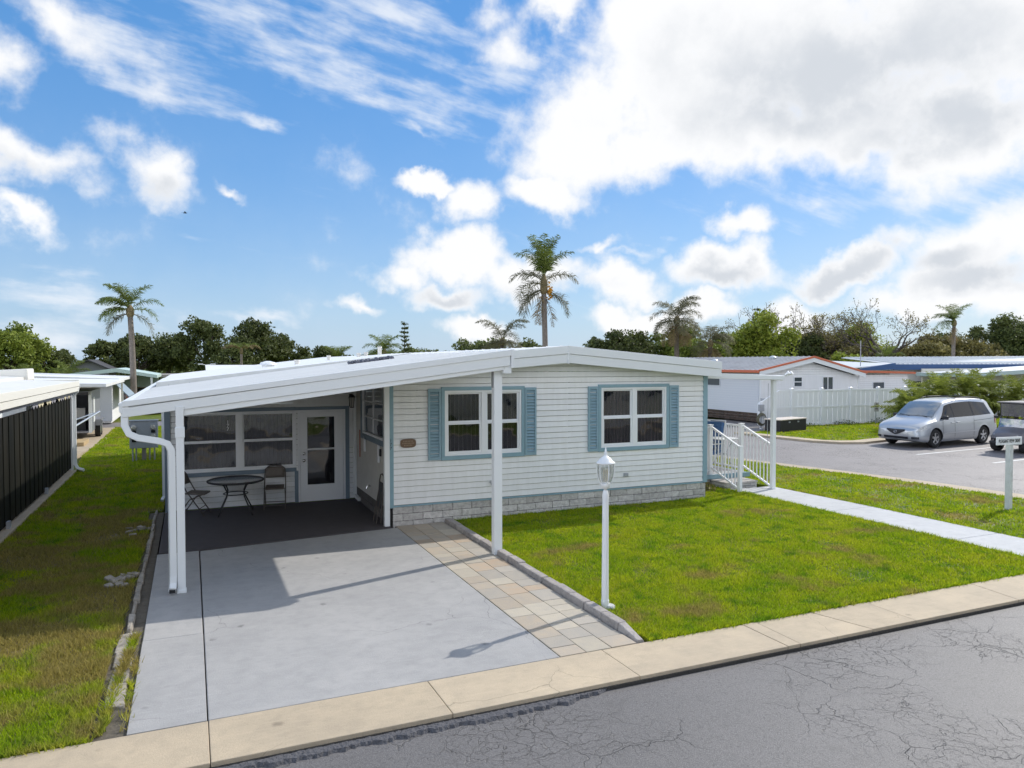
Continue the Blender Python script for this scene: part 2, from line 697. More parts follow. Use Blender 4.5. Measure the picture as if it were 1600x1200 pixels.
def concrete(name, col, dark, spots=0.5, rnd=0.0):
    """worn concrete: blotches, mottling, trowel sweep, grit and a few drip stains"""
    m = bpy.data.materials.new(name)
    m.use_nodes = True
    nt = m.node_tree
    N, L = nt.nodes.new, nt.links.new
    b = nt.nodes['Principled BSDF']
    pos = N('ShaderNodeNewGeometry').outputs['Position']

    def noise(scale, detail=4, rough=.6, st=None, dist=0.0):
        n = N('ShaderNodeTexNoise')
        n.inputs['Scale'].default_value = scale
        n.inputs['Detail'].default_value = detail
        n.inputs['Roughness'].default_value = rough
        n.inputs['Distortion'].default_value = dist
        v = pos
        if st:
            mp_ = N('ShaderNodeMapping')
            mp_.inputs['Scale'].default_value = st
            mp_.inputs['Rotation'].default_value = (0, 0, .25)
            L(pos, mp_.inputs['Vector'])
            v = mp_.outputs[0]
        L(v, n.inputs['Vector'])
        return n.outputs['Fac']

    def ramp(x, a, c, lo=0.0, hi=1.0):
        r_ = N('ShaderNodeMapRange')
        for i, v in ((1, a), (2, c), (3, lo), (4, hi)):
            r_.inputs[i].default_value = v
        L(x, r_.inputs[0])
        return r_.outputs[0]

    def mix(f, a, c):
        n = N('ShaderNodeMix')
        n.data_type = 'RGBA'
        for i, v in ((0, f), (6, a), (7, c)):
            if hasattr(v, 'links'):
                L(v, n.inputs[i])
            else:
                n.inputs[i].default_value = (*v, 1)
        return n.outputs[2]
    c = mix(ramp(noise(.9, 7, .65), .36, .66, 0, .75), col, dark)
    c = mix(ramp(noise(5.5, 5, .6), .45, .72, 0, .5), c, tuple(q * .9 for q in dark))
    c = mix(ramp(noise(3.0, 4, .6, (1, 6, 1), 1.2), .52, .75, 0, .4), c, tuple(min(1, q * 1.12) for q in col))
    c = mix(ramp(noise(140, 2, .5), .52, .72, 0, .35), c, tuple(q * .62 for q in dark))
    # drips
    w = N('ShaderNodeTexVoronoi')
    w.inputs['Scale'].default_value = 1.7
    L(pos, w.inputs['Vector'])
    add = N('ShaderNodeMath')
    add.operation = 'MULTIPLY_ADD'
    L(noise(9, 4, .7), add.inputs[0])
    add.inputs[1].default_value = .22
    L(w.outputs['Distance'], add.inputs[2])
    c = mix(ramp(add.outputs[0], .13, .20, spots, 0.0), c, tuple(q * .45 for q in dark))
    # hair cracks, few
    ma = N('ShaderNodeVectorMath')
    ma.operation = 'MULTIPLY_ADD'
    n3 = N('ShaderNodeTexNoise')
    n3.inputs['Scale'].default_value = 2.0
    n3.inputs['Detail'].default_value = 4
    L(pos, n3.inputs['Vector'])
    L(n3.outputs['Color'], ma.inputs[0])
    ma.inputs[1].default_value = (.5, .5, 0)
    L(pos, ma.inputs[2])
    vo = N('ShaderNodeTexVoronoi')
    vo.feature = 'DISTANCE_TO_EDGE'
    vo.inputs['Scale'].default_value = .55
    L(ma.outputs[0], vo.inputs['Vector'])
    mu = N('ShaderNodeMath')
    mu.operation = 'MULTIPLY'
    L(ramp(vo.outputs['Distance'], 0, .0028, .6, 0), mu.inputs[0])
    L(ramp(noise(.5, 2), .5, .56), mu.inputs[1])
    c = mix(mu.outputs[0], c, tuple(q * .4 for q in dark))
    if rnd:
        oi = N('ShaderNodeObjectInfo')
        h = N('ShaderNodeHueSaturation')
        L(c, h.inputs['Color'])
        L(ramp(oi.outputs['Random'], 0, 1, 1 - rnd, 1 + rnd), h.inputs['Value'])
        c = h.outputs[0]
    L(c, b.inputs['Base Color'])
    b.inputs['Roughness'].default_value = .78
    b.inputs['Specular IOR Level'].default_value = .35
    bp = N('ShaderNodeBump')
    bp.inputs['Distance'].default_value = .004
    L(noise(70, 4, .7), bp.inputs['Height'])
    L(bp.outputs[0], b.inputs['Normal'])
    MATS[name] = m
    return m


concrete_grey = concrete('concrete_grey', (0.415, 0.405, 0.395), (0.325, 0.322, 0.32), .7)
concrete_white = concrete('concrete_white', (0.56, 0.565, 0.57), (0.47, 0.475, 0.48), .3)
concrete_tan = concrete('concrete_tan', (0.55, 0.45, 0.32), (0.42, 0.35, 0.26), .6, .05)
dirt = mat('dirt', (0.10, 0.085, 0.065), 0.95, var=0.7, vscale=7, col2=(0.16, 0.14, 0.11), bump=0.02, bscale=20)

# ------------------------------------------------------------------ asphalt
def asphalt(name, col, crack=True, seed=0.0):
    m = bpy.data.materials.new(name)
    m.use_nodes = True
    nt = m.node_tree
    N, L = nt.nodes.new, nt.links.new
    b = nt.nodes['Principled BSDF']
    pos = N('ShaderNodeNewGeometry').outputs['Position']

    def noise(scale, detail=4, rough=0.6, vec=pos):
        n = N('ShaderNodeTexNoise')
        n.inputs['Scale'].default_value = scale
        n.inputs['Detail'].default_value = detail
        n.inputs['Roughness'].default_value = rough
        L(vec, n.inputs['Vector'])
        return n

    def ramp(x, a, b_, lo=0.0, hi=1.0):
        r_ = N('ShaderNodeMapRange')
        for i, v in ((1, a), (2, b_), (3, lo), (4, hi)):
            r_.inputs[i].default_value = v
        L(x, r_.inputs[0])
        return r_.outputs[0]

    def mix(f, a, c, mode='MIX'):
        n = N('ShaderNodeMix')
        n.data_type = 'RGBA'
        n.blend_type = mode
        for i, v in ((0, f), (6, a), (7, c)):
            if hasattr(v, 'links'):
                L(v, n.inputs[i])
            elif i == 0:
                n.inputs[0].default_value = v
            else:
                n.inputs[i].default_value = (*v, 1)
        return n.outputs[2]
    slow = ramp(noise(0.7, 5).outputs['Fac'], 0.3, 0.7)
    fine = ramp(noise(95, 3, .7).outputs['Fac'], 0.42, 0.72)
    c = mix(slow, tuple(q * 0.84 for q in col), tuple(q * 1.12 for q in col))
    c = mix(fine, c, tuple(q * 2.0 for q in col))
    n2 = ramp(noise(42, 4, .75).outputs['Fac'], 0.52, 0.68)
    c = mix(n2, c, tuple(q * 0.6 for q in col))
    c = mix(ramp(noise(3.0, 5, .65).outputs['Fac'], .56, .74, 0, .5), c, tuple(q * .72 for q in col))
    if crack:
        w = noise(1.3, 5, 0.65)
        ma = N('ShaderNodeVectorMath')
        ma.operation = 'MULTIPLY_ADD'
        L(w.outputs['Color'], ma.inputs[0])
        ma.inputs[1].default_value = (0.7, 0.7, 0.0)
        L(pos, ma.inputs[2])
        k = None
        for sc, wd, lo, hi in ((1.1, 0.006, 0.42, 0.54), (3.0, 0.009, 0.46, 0.60), (8.5, 0.018, 0.50, 0.62)):
            v = N('ShaderNodeTexVoronoi')
            v.feature = 'DISTANCE_TO_EDGE'
            v.inputs['Scale'].default_value = sc
            L(ma.outputs[0], v.inputs['Vector'])
            cr = ramp(v.outputs['Distance'], 0.0, wd, 1.0, 0.0)
            pa = ramp(noise(0.55 if sc > 1 else 0.4, 3, 0.5).outputs['Fac'], lo, hi)
            mu = N('ShaderNodeMath')
            mu.operation = 'MULTIPLY'
            L(cr, mu.inputs[0])
            L(pa, mu.inputs[1])
            k = mu.outputs[0] if k is None else _max(N, L, k, mu.outputs[0])
        c = mix(k, c, tuple(q * 0.58 for q in col))
        bump_in = k
    L(c, b.inputs['Base Color'])
    b.inputs['Roughness'].default_value = 0.56
    b.inputs['Specular IOR Level'].default_value = 0.6
    h = noise(130, 3)
    bp = N('ShaderNodeBump')
    bp.inputs['Distance'].default_value = 0.004
    L(h.outputs['Fac'], bp.inputs['Height'])
    if crack:
        b2 = N('ShaderNodeBump')
        b2.inputs['Distance'].default_value = 0.01
        b2.invert = True
        L(bump_in, b2.inputs['Height'])
        L(bp.outputs[0], b2.inputs['Normal'])
        L(b2.outputs[0], b.inputs['Normal'])
    else:
        L(bp.outputs[0], b.inputs['Normal'])
    return m


def _max(N, L, a, b_):
    n = N('ShaderNodeMath')
    n.operation = 'MAXIMUM'
    L(a, n.inputs[0])
    L(b_, n.inputs[1])
    return n.outputs[0]


asph_front = asphalt('asphalt_front', (0.118, 0.112, 0.110))
asph_side = asphalt('asphalt_side', (0.165, 0.150, 0.148), crack=True)
asph_patch = mat('asphalt_patch', (0.085, 0.085, 0.095), 0.85, var=0.6, vscale=40, col2=(0.14, 0.14, 0.15), bump=0.025, bscale=38)


# ------------------------------------------------------------------ lawn colour shared by soil and blades
def lawn_mat(name, blades):
    m = bpy.data.materials.new(name)
    m.use_nodes = True
    nt = m.node_tree
    N, L = nt.nodes.new, nt.links.new
    b = nt.nodes['Principled BSDF']
    pos = N('ShaderNodeNewGeometry').outputs['Position']

    def noise(scale, detail=4, off=0.0):
        mp = N('ShaderNodeMapping')
        mp.inputs['Location'].default_value = (off, off, 0)
        L(pos, mp.inputs['Vector'])
        n = N('ShaderNodeTexNoise')
        n.noise_dimensions = '2D'
        n.inputs['Scale'].default_value = scale
        n.inputs['Detail'].default_value = detail
        n.inputs['Roughness'].default_value = 0.6
        L(mp.outputs[0], n.inputs['Vector'])
        return n.outputs['Fac']

    def ramp(x, a, b_, lo=0.0, hi=1.0):
        r_ = N('ShaderNodeMapRange')
        for i, v in ((1, a), (2, b_), (3, lo), (4, hi)):
            r_.inputs[i].default_value = v
        L(x, r_.inputs[0])
        return r_.outputs[0]

    def mix(f, a, c):
        n = N('ShaderNodeMix')
        n.data_type = 'RGBA'
        for i, v in ((0, f), (6, a), (7, c)):
            if hasattr(v, 'links'):
                L(v, n.inputs[i])
            else:
                n.inputs[i].default_value = (*v, 1)
        return n.outputs[2]
    g1 = (0.32, 0.44, 0.013)
    g2 = (0.44, 0.50, 0.02)
    g3 = (0.16, 0.31, 0.013)
    br = (0.40, 0.31, 0.11)
    if not blades:
        g1, g2, g3, br = (0.12, 0.165, 0.014), (0.15, 0.18, 0.018), (0.06, 0.10, 0.010), (0.22, 0.165, 0.075)
    c = mix(ramp(noise(1.1, 4), 0.38, 0.62), g1, g2)
    c = mix(ramp(noise(2.6, 5, 7.0), 0.52, 0.70), c, g3)
    # dry patches; the left lawn is the driest
    sp = N('ShaderNodeSeparateXYZ')
    L(pos, sp.inputs[0])
    left = ramp(sp.outputs['X'], -0.5, 2.0, 1.0, 0.0)
    near = ramp(sp.outputs['Y'], 13.0, 25.0, 1.0, 0.0)
    pr = N('ShaderNodeMath')
    pr.operation = 'MULTIPLY'
    L(left, pr.inputs[0])
    L(near, pr.inputs[1])
    dryn = N('ShaderNodeMath')
    dryn.operation = 'MULTIPLY_ADD'
    L(pr.outputs[0], dryn.inputs[0])
    dryn.inputs[1].default_value = 0.17
    L(noise(0.9, 6, 3.0), dryn.inputs[2])
    c = mix(ramp(dryn.outputs[0], 0.57, 0.70, 0.0, 0.85), c, br)
    if blades:
        at = N('ShaderNodeAttribute')
        at.attribute_name = 'tone'
        h = N('ShaderNodeHueSaturation')
        L(c, h.inputs['Color'])
        L(ramp(at.outputs['Fac'], 0, 1, 0.45, 1.5), h.inputs['Value'])
        L(ramp(at.outputs['Fac'], 0, 1, 0.515, 0.488), h.inputs['Hue'])
        c = h.outputs[0]
        # a share of straw coloured blades
        c = mix(ramp(at.outputs['Fac'], 0.93, 0.95, 0.0, 0.75), c, (0.33, 0.27, 0.13))
    L(c, b.inputs['Base Color'])
    b.inputs['Roughness'].default_value = 0.6
    b.inputs['Specular IOR Level'].default_value = 0.25
    if blades:
        tr = N('ShaderNodeBsdfTranslucent')
        L(c, tr.inputs[0])
        mx = N('ShaderNodeMixShader')
        mx.inputs[0].default_value = 0.5
        L(b.outputs[0], mx.inputs[1])
        L(tr.outputs[0], mx.inputs[2])
        L(mx.outputs[0], nt.nodes['Material Output'].inputs['Surface'])
    else:
        bp = N('ShaderNodeBump')
        bp.inputs['Distance'].default_value = 0.03
        L(noise(24, 4), bp.inputs['Height'])
        L(bp.outputs[0], b.inputs['Normal'])
    return m


lawn_soil = lawn_mat('lawn_soil', False)
lawn_blade = lawn_mat('lawn_blade', True)
MATS['lawn_soil'] = lawn_soil

# ------------------------------------------------------------------ ground sheets
g = MB()
N_ = 40
for i in range(1):
    g.add([(-1500, -200, -0.14), (1500, -200, -0.14), (1500, 2600, -0.14), (-1500, 2600, -0.14)], [(0, 1, 2, 3)])
struct('ground', g, lawn_soil)

# front road and side road, one level
r = MB()
r.add([(-60, -30, -0.065), (60, -30, -0.065), (60, 6.25, -0.065), (-60, 6.25, -0.065)], [(0, 1, 2, 3)])
struct('front_road', r, asph_front)
r = MB()
sidepoly = [(17.4, 6.25), (60, 6.25), (60, 30.5), (30, 30.5), (14.0, 44), (-60, 44), (-60, 40.5), (10.5, 40.5), (13.6, 30), (16.0, 18.6), (17.0, 13.6), (17.25, 11)]
r.add([(x, y, -0.061) for x, y in sidepoly], [tuple(range(len(sidepoly)))])
struct('side_road', r, asph_side)

# crumbling asphalt strip along the kerb: a rough raised ribbon with a ragged edge
p = MB()
rnd = random.Random(3)
nx_, ny_ = 150, 7
vv = []
wav = 0.0
for i in range(nx_ + 1):
    t = i / nx_
    x = -0.4 + 4.15 * t
    wav = wav * .8 + rnd.uniform(-.02, .02)
    wdt = (0.135 + wav) * min(1, (1 - t) * 7 + 0.08)
    for j in range(ny_ + 1):
        v = j / ny_
        y = 6.088 - wdt * v + (rnd.uniform(-.008, .008) if 0 < j < ny_ else rnd.uniform(-.012, .006) if j == ny_ else 0)
        z = -0.070 if j == ny_ else (-0.036 + rnd.uniform(-.004, .004))
        vv.append((x + rnd.uniform(-.008, .008), y, z))
p.add(vv, [(i * (ny_ + 1) + j + 1, (i + 1) * (ny_ + 1) + j + 1, (i + 1) * (ny_ + 1) + j, i * (ny_ + 1) + j) for i in range(nx_) for j in range(ny_)])
struct('road_patch', p, asph_patch)

# the concrete kerb strip: slabs with open joints
kerb_root = thing('kerb_strip', None, None, (0, 6.4, 0))
tag(kerb_root, kind='structure')
joints = [(-14, -14.3), (-10.5, -10.7), (-7.0, -7.1), (-3.4, -3.5), (0.11, 0.11), (2.08, 2.09), (4.03, 4.04), (5.95, 5.95), (6.15, 6.13), (7.02, 7.24), (7.96, 7.96),
          (10.0, 9.89), (12.0, 11.9), (14.0, 13.9), (16.0, 15.9), (17.4, 17.3)]
for (a0, b0), (a1, b1) in zip(joints[:-1], joints[1:]):
    s = MB()
    e = 0.003
    zt = random.uniform(0.0, 0.006)
    s.ground([(b0 + e, 6.07), (b1 - e, 6.07), (a1 - e, 6.80), (a0 + e, 6.80)], -0.13, 0.006 + zt)
    s.build('kerb_slab', concrete_tan, kerb_root, bevel=0.007)
# dark lower face / gap between kerb and road
s = MB()
s.box(-60, 17.4, 6.055, 6.10, -0.12, -0.03)
s.build('kerb_base', mat('kerb_base', (0.05, 0.047, 0.043), 0.95, bump=0.02, bscale=30), kerb_root)

# ------------------------------------------------------------------ driveway
dw = thing('driveway', None, None, (1.5, 10, 0))
tag(dw, kind='structure')
s = MB()
s.ground([(-0.52, 6.815), (0.10, 6.815), (0.102, 9.06), (-0.52, 9.06)], -0.12, 0.006)
s.build('driveway_slab', concrete_grey, dw, bevel=0.005)
s = MB()
s.ground([(-0.52, 9.068), (0.10, 9.068), (0.10, 13.1), (-0.52, 13.1)], -0.12, 0.005)
s.build('driveway_slab', concrete_grey, dw, bevel=0.01)
s = MB()
s.ground([(0.111, 6.815), (3.535, 6.815), (3.535, 13.45), (0.118, 13.06)], -0.12, 0.006)
s.build('driveway_slab', concrete_grey, dw, bevel=0.01)
s = MB()
s.box(-0.50, 3.52, 6.83, 13.4, -0.125, -0.04)
s.build('driveway_joint', dirt, dw)

# dark mat floor under the carport
rug_m = mat('dark_floor', (0.078, 0.070, 0.075), 0.9, var=0.5, vscale=5, col2=(0.06, 0.055, 0.058), bump=0.003, bscale=150)
s = MB()
s.ground([(-0.50, 13.11), (0.11, 13.11), (3.43, 13.45), (3.43, 16.66), (-0.50, 16.66)], -0.1, 0.018)
struct('carport_floor', s, rug_m)

# paver walk: three long courses
pw = thing('paver_walk', None, None, (4.05, 10, 0))
tag(pw, kind='structure')
pav_m = [mat('paver_tan', (0.45, 0.375, 0.285), 0.85, var=0.8, vscale=6, col2=(0.38, 0.34, 0.29), bump=0.004, bscale=60, rnd=0.08),
         mat('paver_sand', (0.48, 0.425, 0.335), 0.85, var=0.8, vscale=6, col2=(0.42, 0.38, 0.32), bump=0.004, bscale=60, rnd=0.08),
         mat('paver_orange', (0.46, 0.345, 0.245), 0.85, var=0.85, vscale=6, col2=(0.41, 0.36, 0.29), bump=0.004, bscale=60, rnd=0.08),
         mat('paver_grey', (0.42, 0.375, 0.315), 0.85, var=0.8, vscale=6, col2=(0.37, 0.345, 0.305), bump=0.004, bscale=60, rnd=0.08)]
random.seed(21)
meshes = {}
cols = [(3.548, 3.853), (3.861, 4.166), (4.174, 4.49)]
for ci, (x0, x1) in enumerate(cols):
    y = 6.82
    k = 0
    while y < 13.58:
        ln = random.choice((0.30, 0.30, 0.45, 0.45, 0.22))
        if k == 0:
            ln = (0.24, 0.40, 0.30)[ci]
        y1 = min(y + ln, 13.60)
        s = MB()
        zt = 0.004 + random.uniform(-0.002, 0.003)
        tl = random.uniform(-0.002, 0.002)
        s.ground([(x0, y + 0.004), (x1, y + 0.004), (x1, y1 - 0.004), (x0, y1 - 0.004)], -0.06, zt)
        w = (0.40, 0.30, 0.18, 0.12) if ci < 2 else (0.2, 0.2, 0.15, 0.45)
        s.build('paver', random.choices(pav_m, w)[0], pw, bevel=0.006)
        y = y1
        k += 1
s = MB()
s.box(3.537, 4.50, 6.82, 13.62, -0.13, -0.012)
s.build('paver_bed', dirt, pw)

# edging blocks between the pavers and the lawn
eg = thing('block_edging', None, None, (4.58, 10, 0))
tag(eg, kind='structure')
edge_m = mat('edging_block', (0.42, 0.38, 0.35), 0.9, var=0.8, vscale=11, col2=(0.28, 0.26, 0.25), bump=0.02, bscale=26, rnd=0.1)
y = 6.86
while y < 13.55:
    ln = 0.40
    s = MB()
    h0 = 0.07 if y > 7.2 else 0.03
    j = random.uniform(-0.012, 0.012)
    y1 = min(y + ln, 13.6)
    h = 0.075 + random.uniform(-0.01, 0.01)
    if y < 6.9:
        s.add([(4.51, y, -0.05), (4.64, y, -0.05), (4.65, y1, -0.05), (4.51, y1, -0.05), (4.53, y, 0.015), (4.60, y, 0.015), (4.63, y1, h), (4.53, y1, h)],
              [(3, 2, 1, 0), (4, 5, 6, 7), (0, 1, 5, 4), (1, 2, 6, 5), (2, 3, 7, 6), (3, 0, 4, 7)])
    else:
        s.add([(4.505 + j, y, -0.05), (4.655 + j, y, -0.05), (4.655 + j, y1, -0.05), (4.505 + j, y1, -0.05), (4.52 + j, y + .004, h), (4.64 + j, y + .004, h), (4.64 + j, y1 - .006, h + random.uniform(-.006, .006)), (4.52 + j, y1 - .006, h)],
              [(3, 2, 1, 0), (4, 5, 6, 7), (0, 1, 5, 4), (1, 2, 6, 5), (2, 3, 7, 6), (3, 0, 4, 7)])
    s.build('edging_stone', edge_m, eg, bevel=0.012)
    y = y1 + 0.005

# left edging: worn concrete blocks and a dirt channel beside the slab
le = thing('concrete_edging', None, None, (-0.67, 11, 0))
tag(le, kind='structure')
s = MB()
s.ground([(-0.80, 6.83), (-0.525, 6.83), (-0.525, 16.9), (-0.80, 16.9)], -0.12, -0.02)
s.build('soil_channel', dirt, le)
edge2_m = mat('worn_edging', (0.40, 0.36, 0.31), 0.9, var=0.9, vscale=9, col2=(0.22, 0.20, 0.17), bump=0.02, bscale=22, rnd=0.15)
y = 7.4
random.seed(5)
while y < 17:
    ln = random.uniform(0.36, 0.62)
    wd = random.uniform(0.03, 0.042) if y > 9.3 else random.uniform(0.07, 0.10)
    xc = -0.675 + random.uniform(-0.012, 0.012)
    h = random.uniform(0.02, 0.05) if y > 9.3 else random.uniform(0.0, 0.02)
    s = MB()
    jj = [random.uniform(-0.014, 0.014) for _ in range(8)]
    s.add([(xc - wd, y, -0.06), (xc + wd, y, -0.06), (xc + wd, y + ln, -0.06), (xc - wd, y + ln, -0.06),
           (xc - wd + .01 + jj[0], y + jj[4], h), (xc + wd - .01 + jj[1], y + jj[5], h + jj[2]), (xc + wd - .01 + jj[2], y + ln + jj[6], h), (xc - wd + .01 + jj[3], y + ln + jj[7], h + jj[0])],
          [(3, 2, 1, 0), (4, 5, 6, 7), (0, 1, 5, 4), (1, 2, 6, 5), (2, 3, 7, 6), (3, 0, 4, 7)])
    s.build('edging_block', edge2_m, le, bevel=0.012)
    y += ln + random.uniform(0.02, 0.05)
# broken bits of concrete lying in the grass beside the edging
rub = MB()
for i in range(26):
    cx_ = -0.92 + random.gauss(0, 0.10)
    cy_ = random.choice((11.75, 11.75, 11.6, 15.1)) + random.gauss(0, 0.16)
    rub.cbox((cx_, cy_, 0.025), (random.uniform(.05, .16), random.uniform(.05, .16), random.uniform(.03, .06)), Euler((random.uniform(-.3, .3), random.uniform(-.3, .3), random.uniform(0, 3))).to_matrix())
tag(rub.build('concrete_rubble', edge2_m, None, bevel=0.008), 'broken concrete bits lying in the grass by the left edging', 'rubble', kind='stuff')

# front path to the porch steps
fp = thing('front_path', None, None, (12.8, 10, 0))
tag(fp, kind='structure')
pj = [6.82, 8.6, 11.3, 14.22]
for a, b_ in zip(pj[:-1], pj[1:]):
    s = MB()
    s.ground([(12.16, a + 0.006), (13.40, a + 0.006), (13.30 if b_ > 14 else 13.40, b_ - 0.006), (12.10 if b_ > 14 else 12.16, b_ - 0.006)], -0.12, 0.015)
    s.build('path_slab', concrete_white, fp, bevel=0.01)

# ------------------------------------------------------------------ lawns (slabs of soil) and their grass
L_FRONT = [(4.66, 6.81), (12.13, 6.81), (12.08, 14.2), (12.05, 14.9), (10.9, 14.9), (10.88, 13.62), (4.66, 13.62)]
L_STRIP = [(13.42, 6.81), (17.35, 6.81), (17.55, 9.0), (17.35, 11.0), (17.1, 13.6), (16.2, 17.6), (14.2, 26.6), (11.0, 38), (11.0, 15.0), (13.3, 15.0), (13.32, 14.2)]
L_LEFT = [(-14, 6.81), (-0.80, 6.81), (-0.80, 17.0), (-0.55, 17.0), (-0.55, 30), (-0.55, 39.6), (-3.3, 39.6), (-3.3, 28.0), (-3.02, 24.0), (-3.02, 12.0), (-6, 12.0), (-14, 12.0)]
L_ISLE = [(22.75, 25.6), (23.0, 23.3), (23.25, 21.9), (24.1, 21.3), (26.2, 21.75), (45, 22.4), (45, 27.35), (28, 27.35), (25.6, 26.3)]
L_FAR = [(-0.55, 44.2), (-0.55, 60), (-3.6, 60), (-3.3, 44.2)]
for nm, poly in (('lawn', L_FRONT), ('lawn', L_STRIP), ('lawn', L_LEFT), ('lawn', L_ISLE), ('lawn', L_FAR)):
    s = MB()
    s.ground(poly, -0.13, 0.0)
    struct(nm, s, lawn_soil)

# pale kerb round the far grass island and along the side road
kp = [(22.15, 26.0), (22.35, 23.6), (22.6, 21.9), (23.15, 21.0), (24.0, 20.65), (26.5, 21.1), (45, 21.75)]
kq = [(22.72, 25.8), (22.95, 23.4), (23.2, 21.9), (23.6, 21.5), (24.1, 21.28), (26.4, 21.7), (45, 22.35)]
isl = thing('island_kerb', None, None, (23, 22, 0))
tag(isl, kind='structure')
for i in range(len(kp) - 1):
    s = MB()
    s.ground([kp[i], kp[i + 1], kq[i + 1], kq[i]], -0.12, 0.02)
    s.build('kerb_slab', concrete_tan, isl)
sk = [(17.4, 6.8), (17.75, 9.0), (17.6, 11.0), (17.35, 13.6), (16.45, 17.6), (14.4, 26.6), (12.6, 33)]
skq = [(17.9, 6.8), (18.3, 9.0), (18.15, 11.0), (17.8, 13.6), (16.85, 17.7), (14.8, 26.8), (13.0, 33.2)]
swk = thing('side_kerb', None, None, (17, 12, 0))
tag(swk, kind='structure')
for i in range(len(sk) - 1):
    s = MB()
    q0, q1 = sk[i], sk[i + 1]
    s.ground([(q0[0] - .25, q0[1]), skq[i], skq[i + 1], (q1[0] - .25, q1[1])], -0.13, -0.03)
    s.build('kerb_slab', concrete_tan, swk)

# parking bay lines
line_m = mat('line_paint', (0.72, 0.72, 0.70), 0.7, var=0.5, vscale=5, col2=(0.45, 0.44, 0.43))
pl = thing('parking_lines', None, None, (25, 17, 0))
tag(pl, kind='structure')
for (x0, y0, x1, y1) in ((22.9, 17.55, 28.2, 17.95), (23.2, 15.1, 28.5, 15.5), (23.4, 12.7, 28.7, 13.1)):
    s = MB()
    dx, dy = x1 - x0, y1 - y0
    l_ = math.hypot(dx, dy)
    nx, ny = -dy / l_ * 0.06, dx / l_ * 0.06
    s.add([(x0 - nx, y0 - ny, -0.057), (x1 - nx, y1 - ny, -0.057), (x1 + nx, y1 + ny, -0.057), (x0 + nx, y0 + ny, -0.057)], [(0, 1, 2, 3)])
    s.build('painted_line', line_m, pl)

rng = np.random.default_rng(11)


def fnoise(x, y, s, seed):
    """cheap smooth noise for density, sums of sines"""
    r_ = np.random.default_rng(seed)
    v = np.zeros_like(x)
    for i in range(7):
        a = r_.uniform(0, 6.28)
        f_ = s * r_.uniform(0.6, 2.2)
        v += np.sin((x * np.cos(a) + y * np.sin(a)) * f_ + r_.uniform(0, 6.28))
    return v / 3.5


def grass(name, poly, n, hmin, hmax, near_w=True, wid=0.006, label='', power=1.4, drift=1.0):
    xs = [q[0] for q in poly]
    ys_ = [q[1] for q in poly]
    pts = []
    tot = 0
    while tot < n:
        m_ = n * 3
        x = rng.uniform(min(xs), max(xs), m_)
        y = rng.uniform(min(ys_), max(ys_), m_)
        ok = inpoly(x, y, poly)
        d = np.hypot(x, y)
        keep = rng.random(m_) < np.clip((7.5 / np.maximum(d, 1)) ** power, 0, 1)
        # only what the camera or one standing a little aside can see
        ang = np.arctan2(x, y) - YAW
        keep &= (np.abs(ang) < R(48)) | (d < 9)
        den_ = 0.72 + 0.35 * fnoise(x, y, 2.2, 4)
        keep &= rng.random(m_) < den_
        ok &= keep
        pts.append(np.stack([x[ok], y[ok]], 1))
        tot += int(ok.sum())
    P = np.concatenate(pts)[:n]
    k = len(P)
    d = np.hypot(P[:, 0], P[:, 1])
    tuft = np.clip(0.55 + 0.5 * fnoise(P[:, 0], P[:, 1], 5.0, 9), 0.15, 1.5)
    h = rng.uniform(hmin, hmax, k) * (0.55 + 0.6 * tuft)
    w = wid * rng.uniform(0.7, 1.4, k) * np.clip(d / 9, 1, 6)
    a = rng.uniform(0, 6.283, k)
    lean = rng.uniform(0.1, 1.1, k) * h
    la = rng.uniform(0, 6.283, k)
    base = np.stack([P[:, 0], P[:, 1], np.full(k, -0.004)], 1)
    side = np.stack([np.cos(a) * w, np.sin(a) * w, np.zeros(k)], 1)
    tip = base + np.stack([np.cos(la) * lean, np.sin(la) * lean, h], 1)
    V = np.stack([base - side, base + side, tip], 1)
    tone = np.clip(rng.beta(2, 2, k) * 0.85 + 0.15 * rng.random(k), 0, 1)
    straw = rng.random(k) < 0.07
    tone = np.where(straw, 0.97, tone * 0.92)
    me = np_mesh(name, V, 3, lawn_blade, tone)
    o = inst(me, name, None)
    return tag(o, label, 'grass', kind='stuff')


grass('grass', L_FRONT, 300000, 0.018, 0.07, label='bright green mown grass of the front lawn')
grass('grass', L_STRIP, 90000, 0.03, 0.07, label='grass strip between the front path and the side road')
grass('grass', L_LEFT, 200000, 0.03, 0.085, label='patchy half dry grass left of the driveway')
grass('grass', L_ISLE, 40000, 0.03, 0.08, label='grass island in front of the white vinyl fence', power=0.5)
# ragged tufts that spill over the edges of the paving
edge_pts = []
for (x0, y0, x1, y1, n_) in ((4.66, 6.815, 12.1, 6.815, 900), (-6, 6.815, -0.8, 6.815, 700), (4.67, 6.9, 4.67, 13.5, 500), (12.13, 6.9, 12.1, 14.1, 500),
                             (13.42, 6.9, 13.42, 14, 400), (-0.74, 6.9, -0.60, 9.3, 420), (-0.8, 9, -0.76, 16, 500), (-0.55, 6.9, -0.55, 8.6, 60)):
    t = rng.random(n_)
    edge_pts.append(np.stack([x0 + (x1 - x0) * t + rng.normal(0, 0.012, n_), y0 + (y1 - y0) * t + rng.normal(0, 0.012, n_)], 1))
E_ = np.concatenate(edge_pts)
E_ = np.repeat(E_, 5, 0) + rng.normal(0, 0.018, (len(E_) * 5, 2))
k = len(E_)
a = rng.uniform(0, 6.283, k)
h = rng.uniform(0.03, 0.09, k)
w = rng.uniform(0.004, 0.008, k)
la = rng.uniform(0, 6.283, k)
ln = rng.uniform(0.2, 1.2, k) * h
B_ = np.stack([E_[:, 0], E_[:, 1], np.full(k, -0.01)], 1)
S_ = np.stack([np.cos(a) * w, np.sin(a) * w, np.zeros(k)], 1)
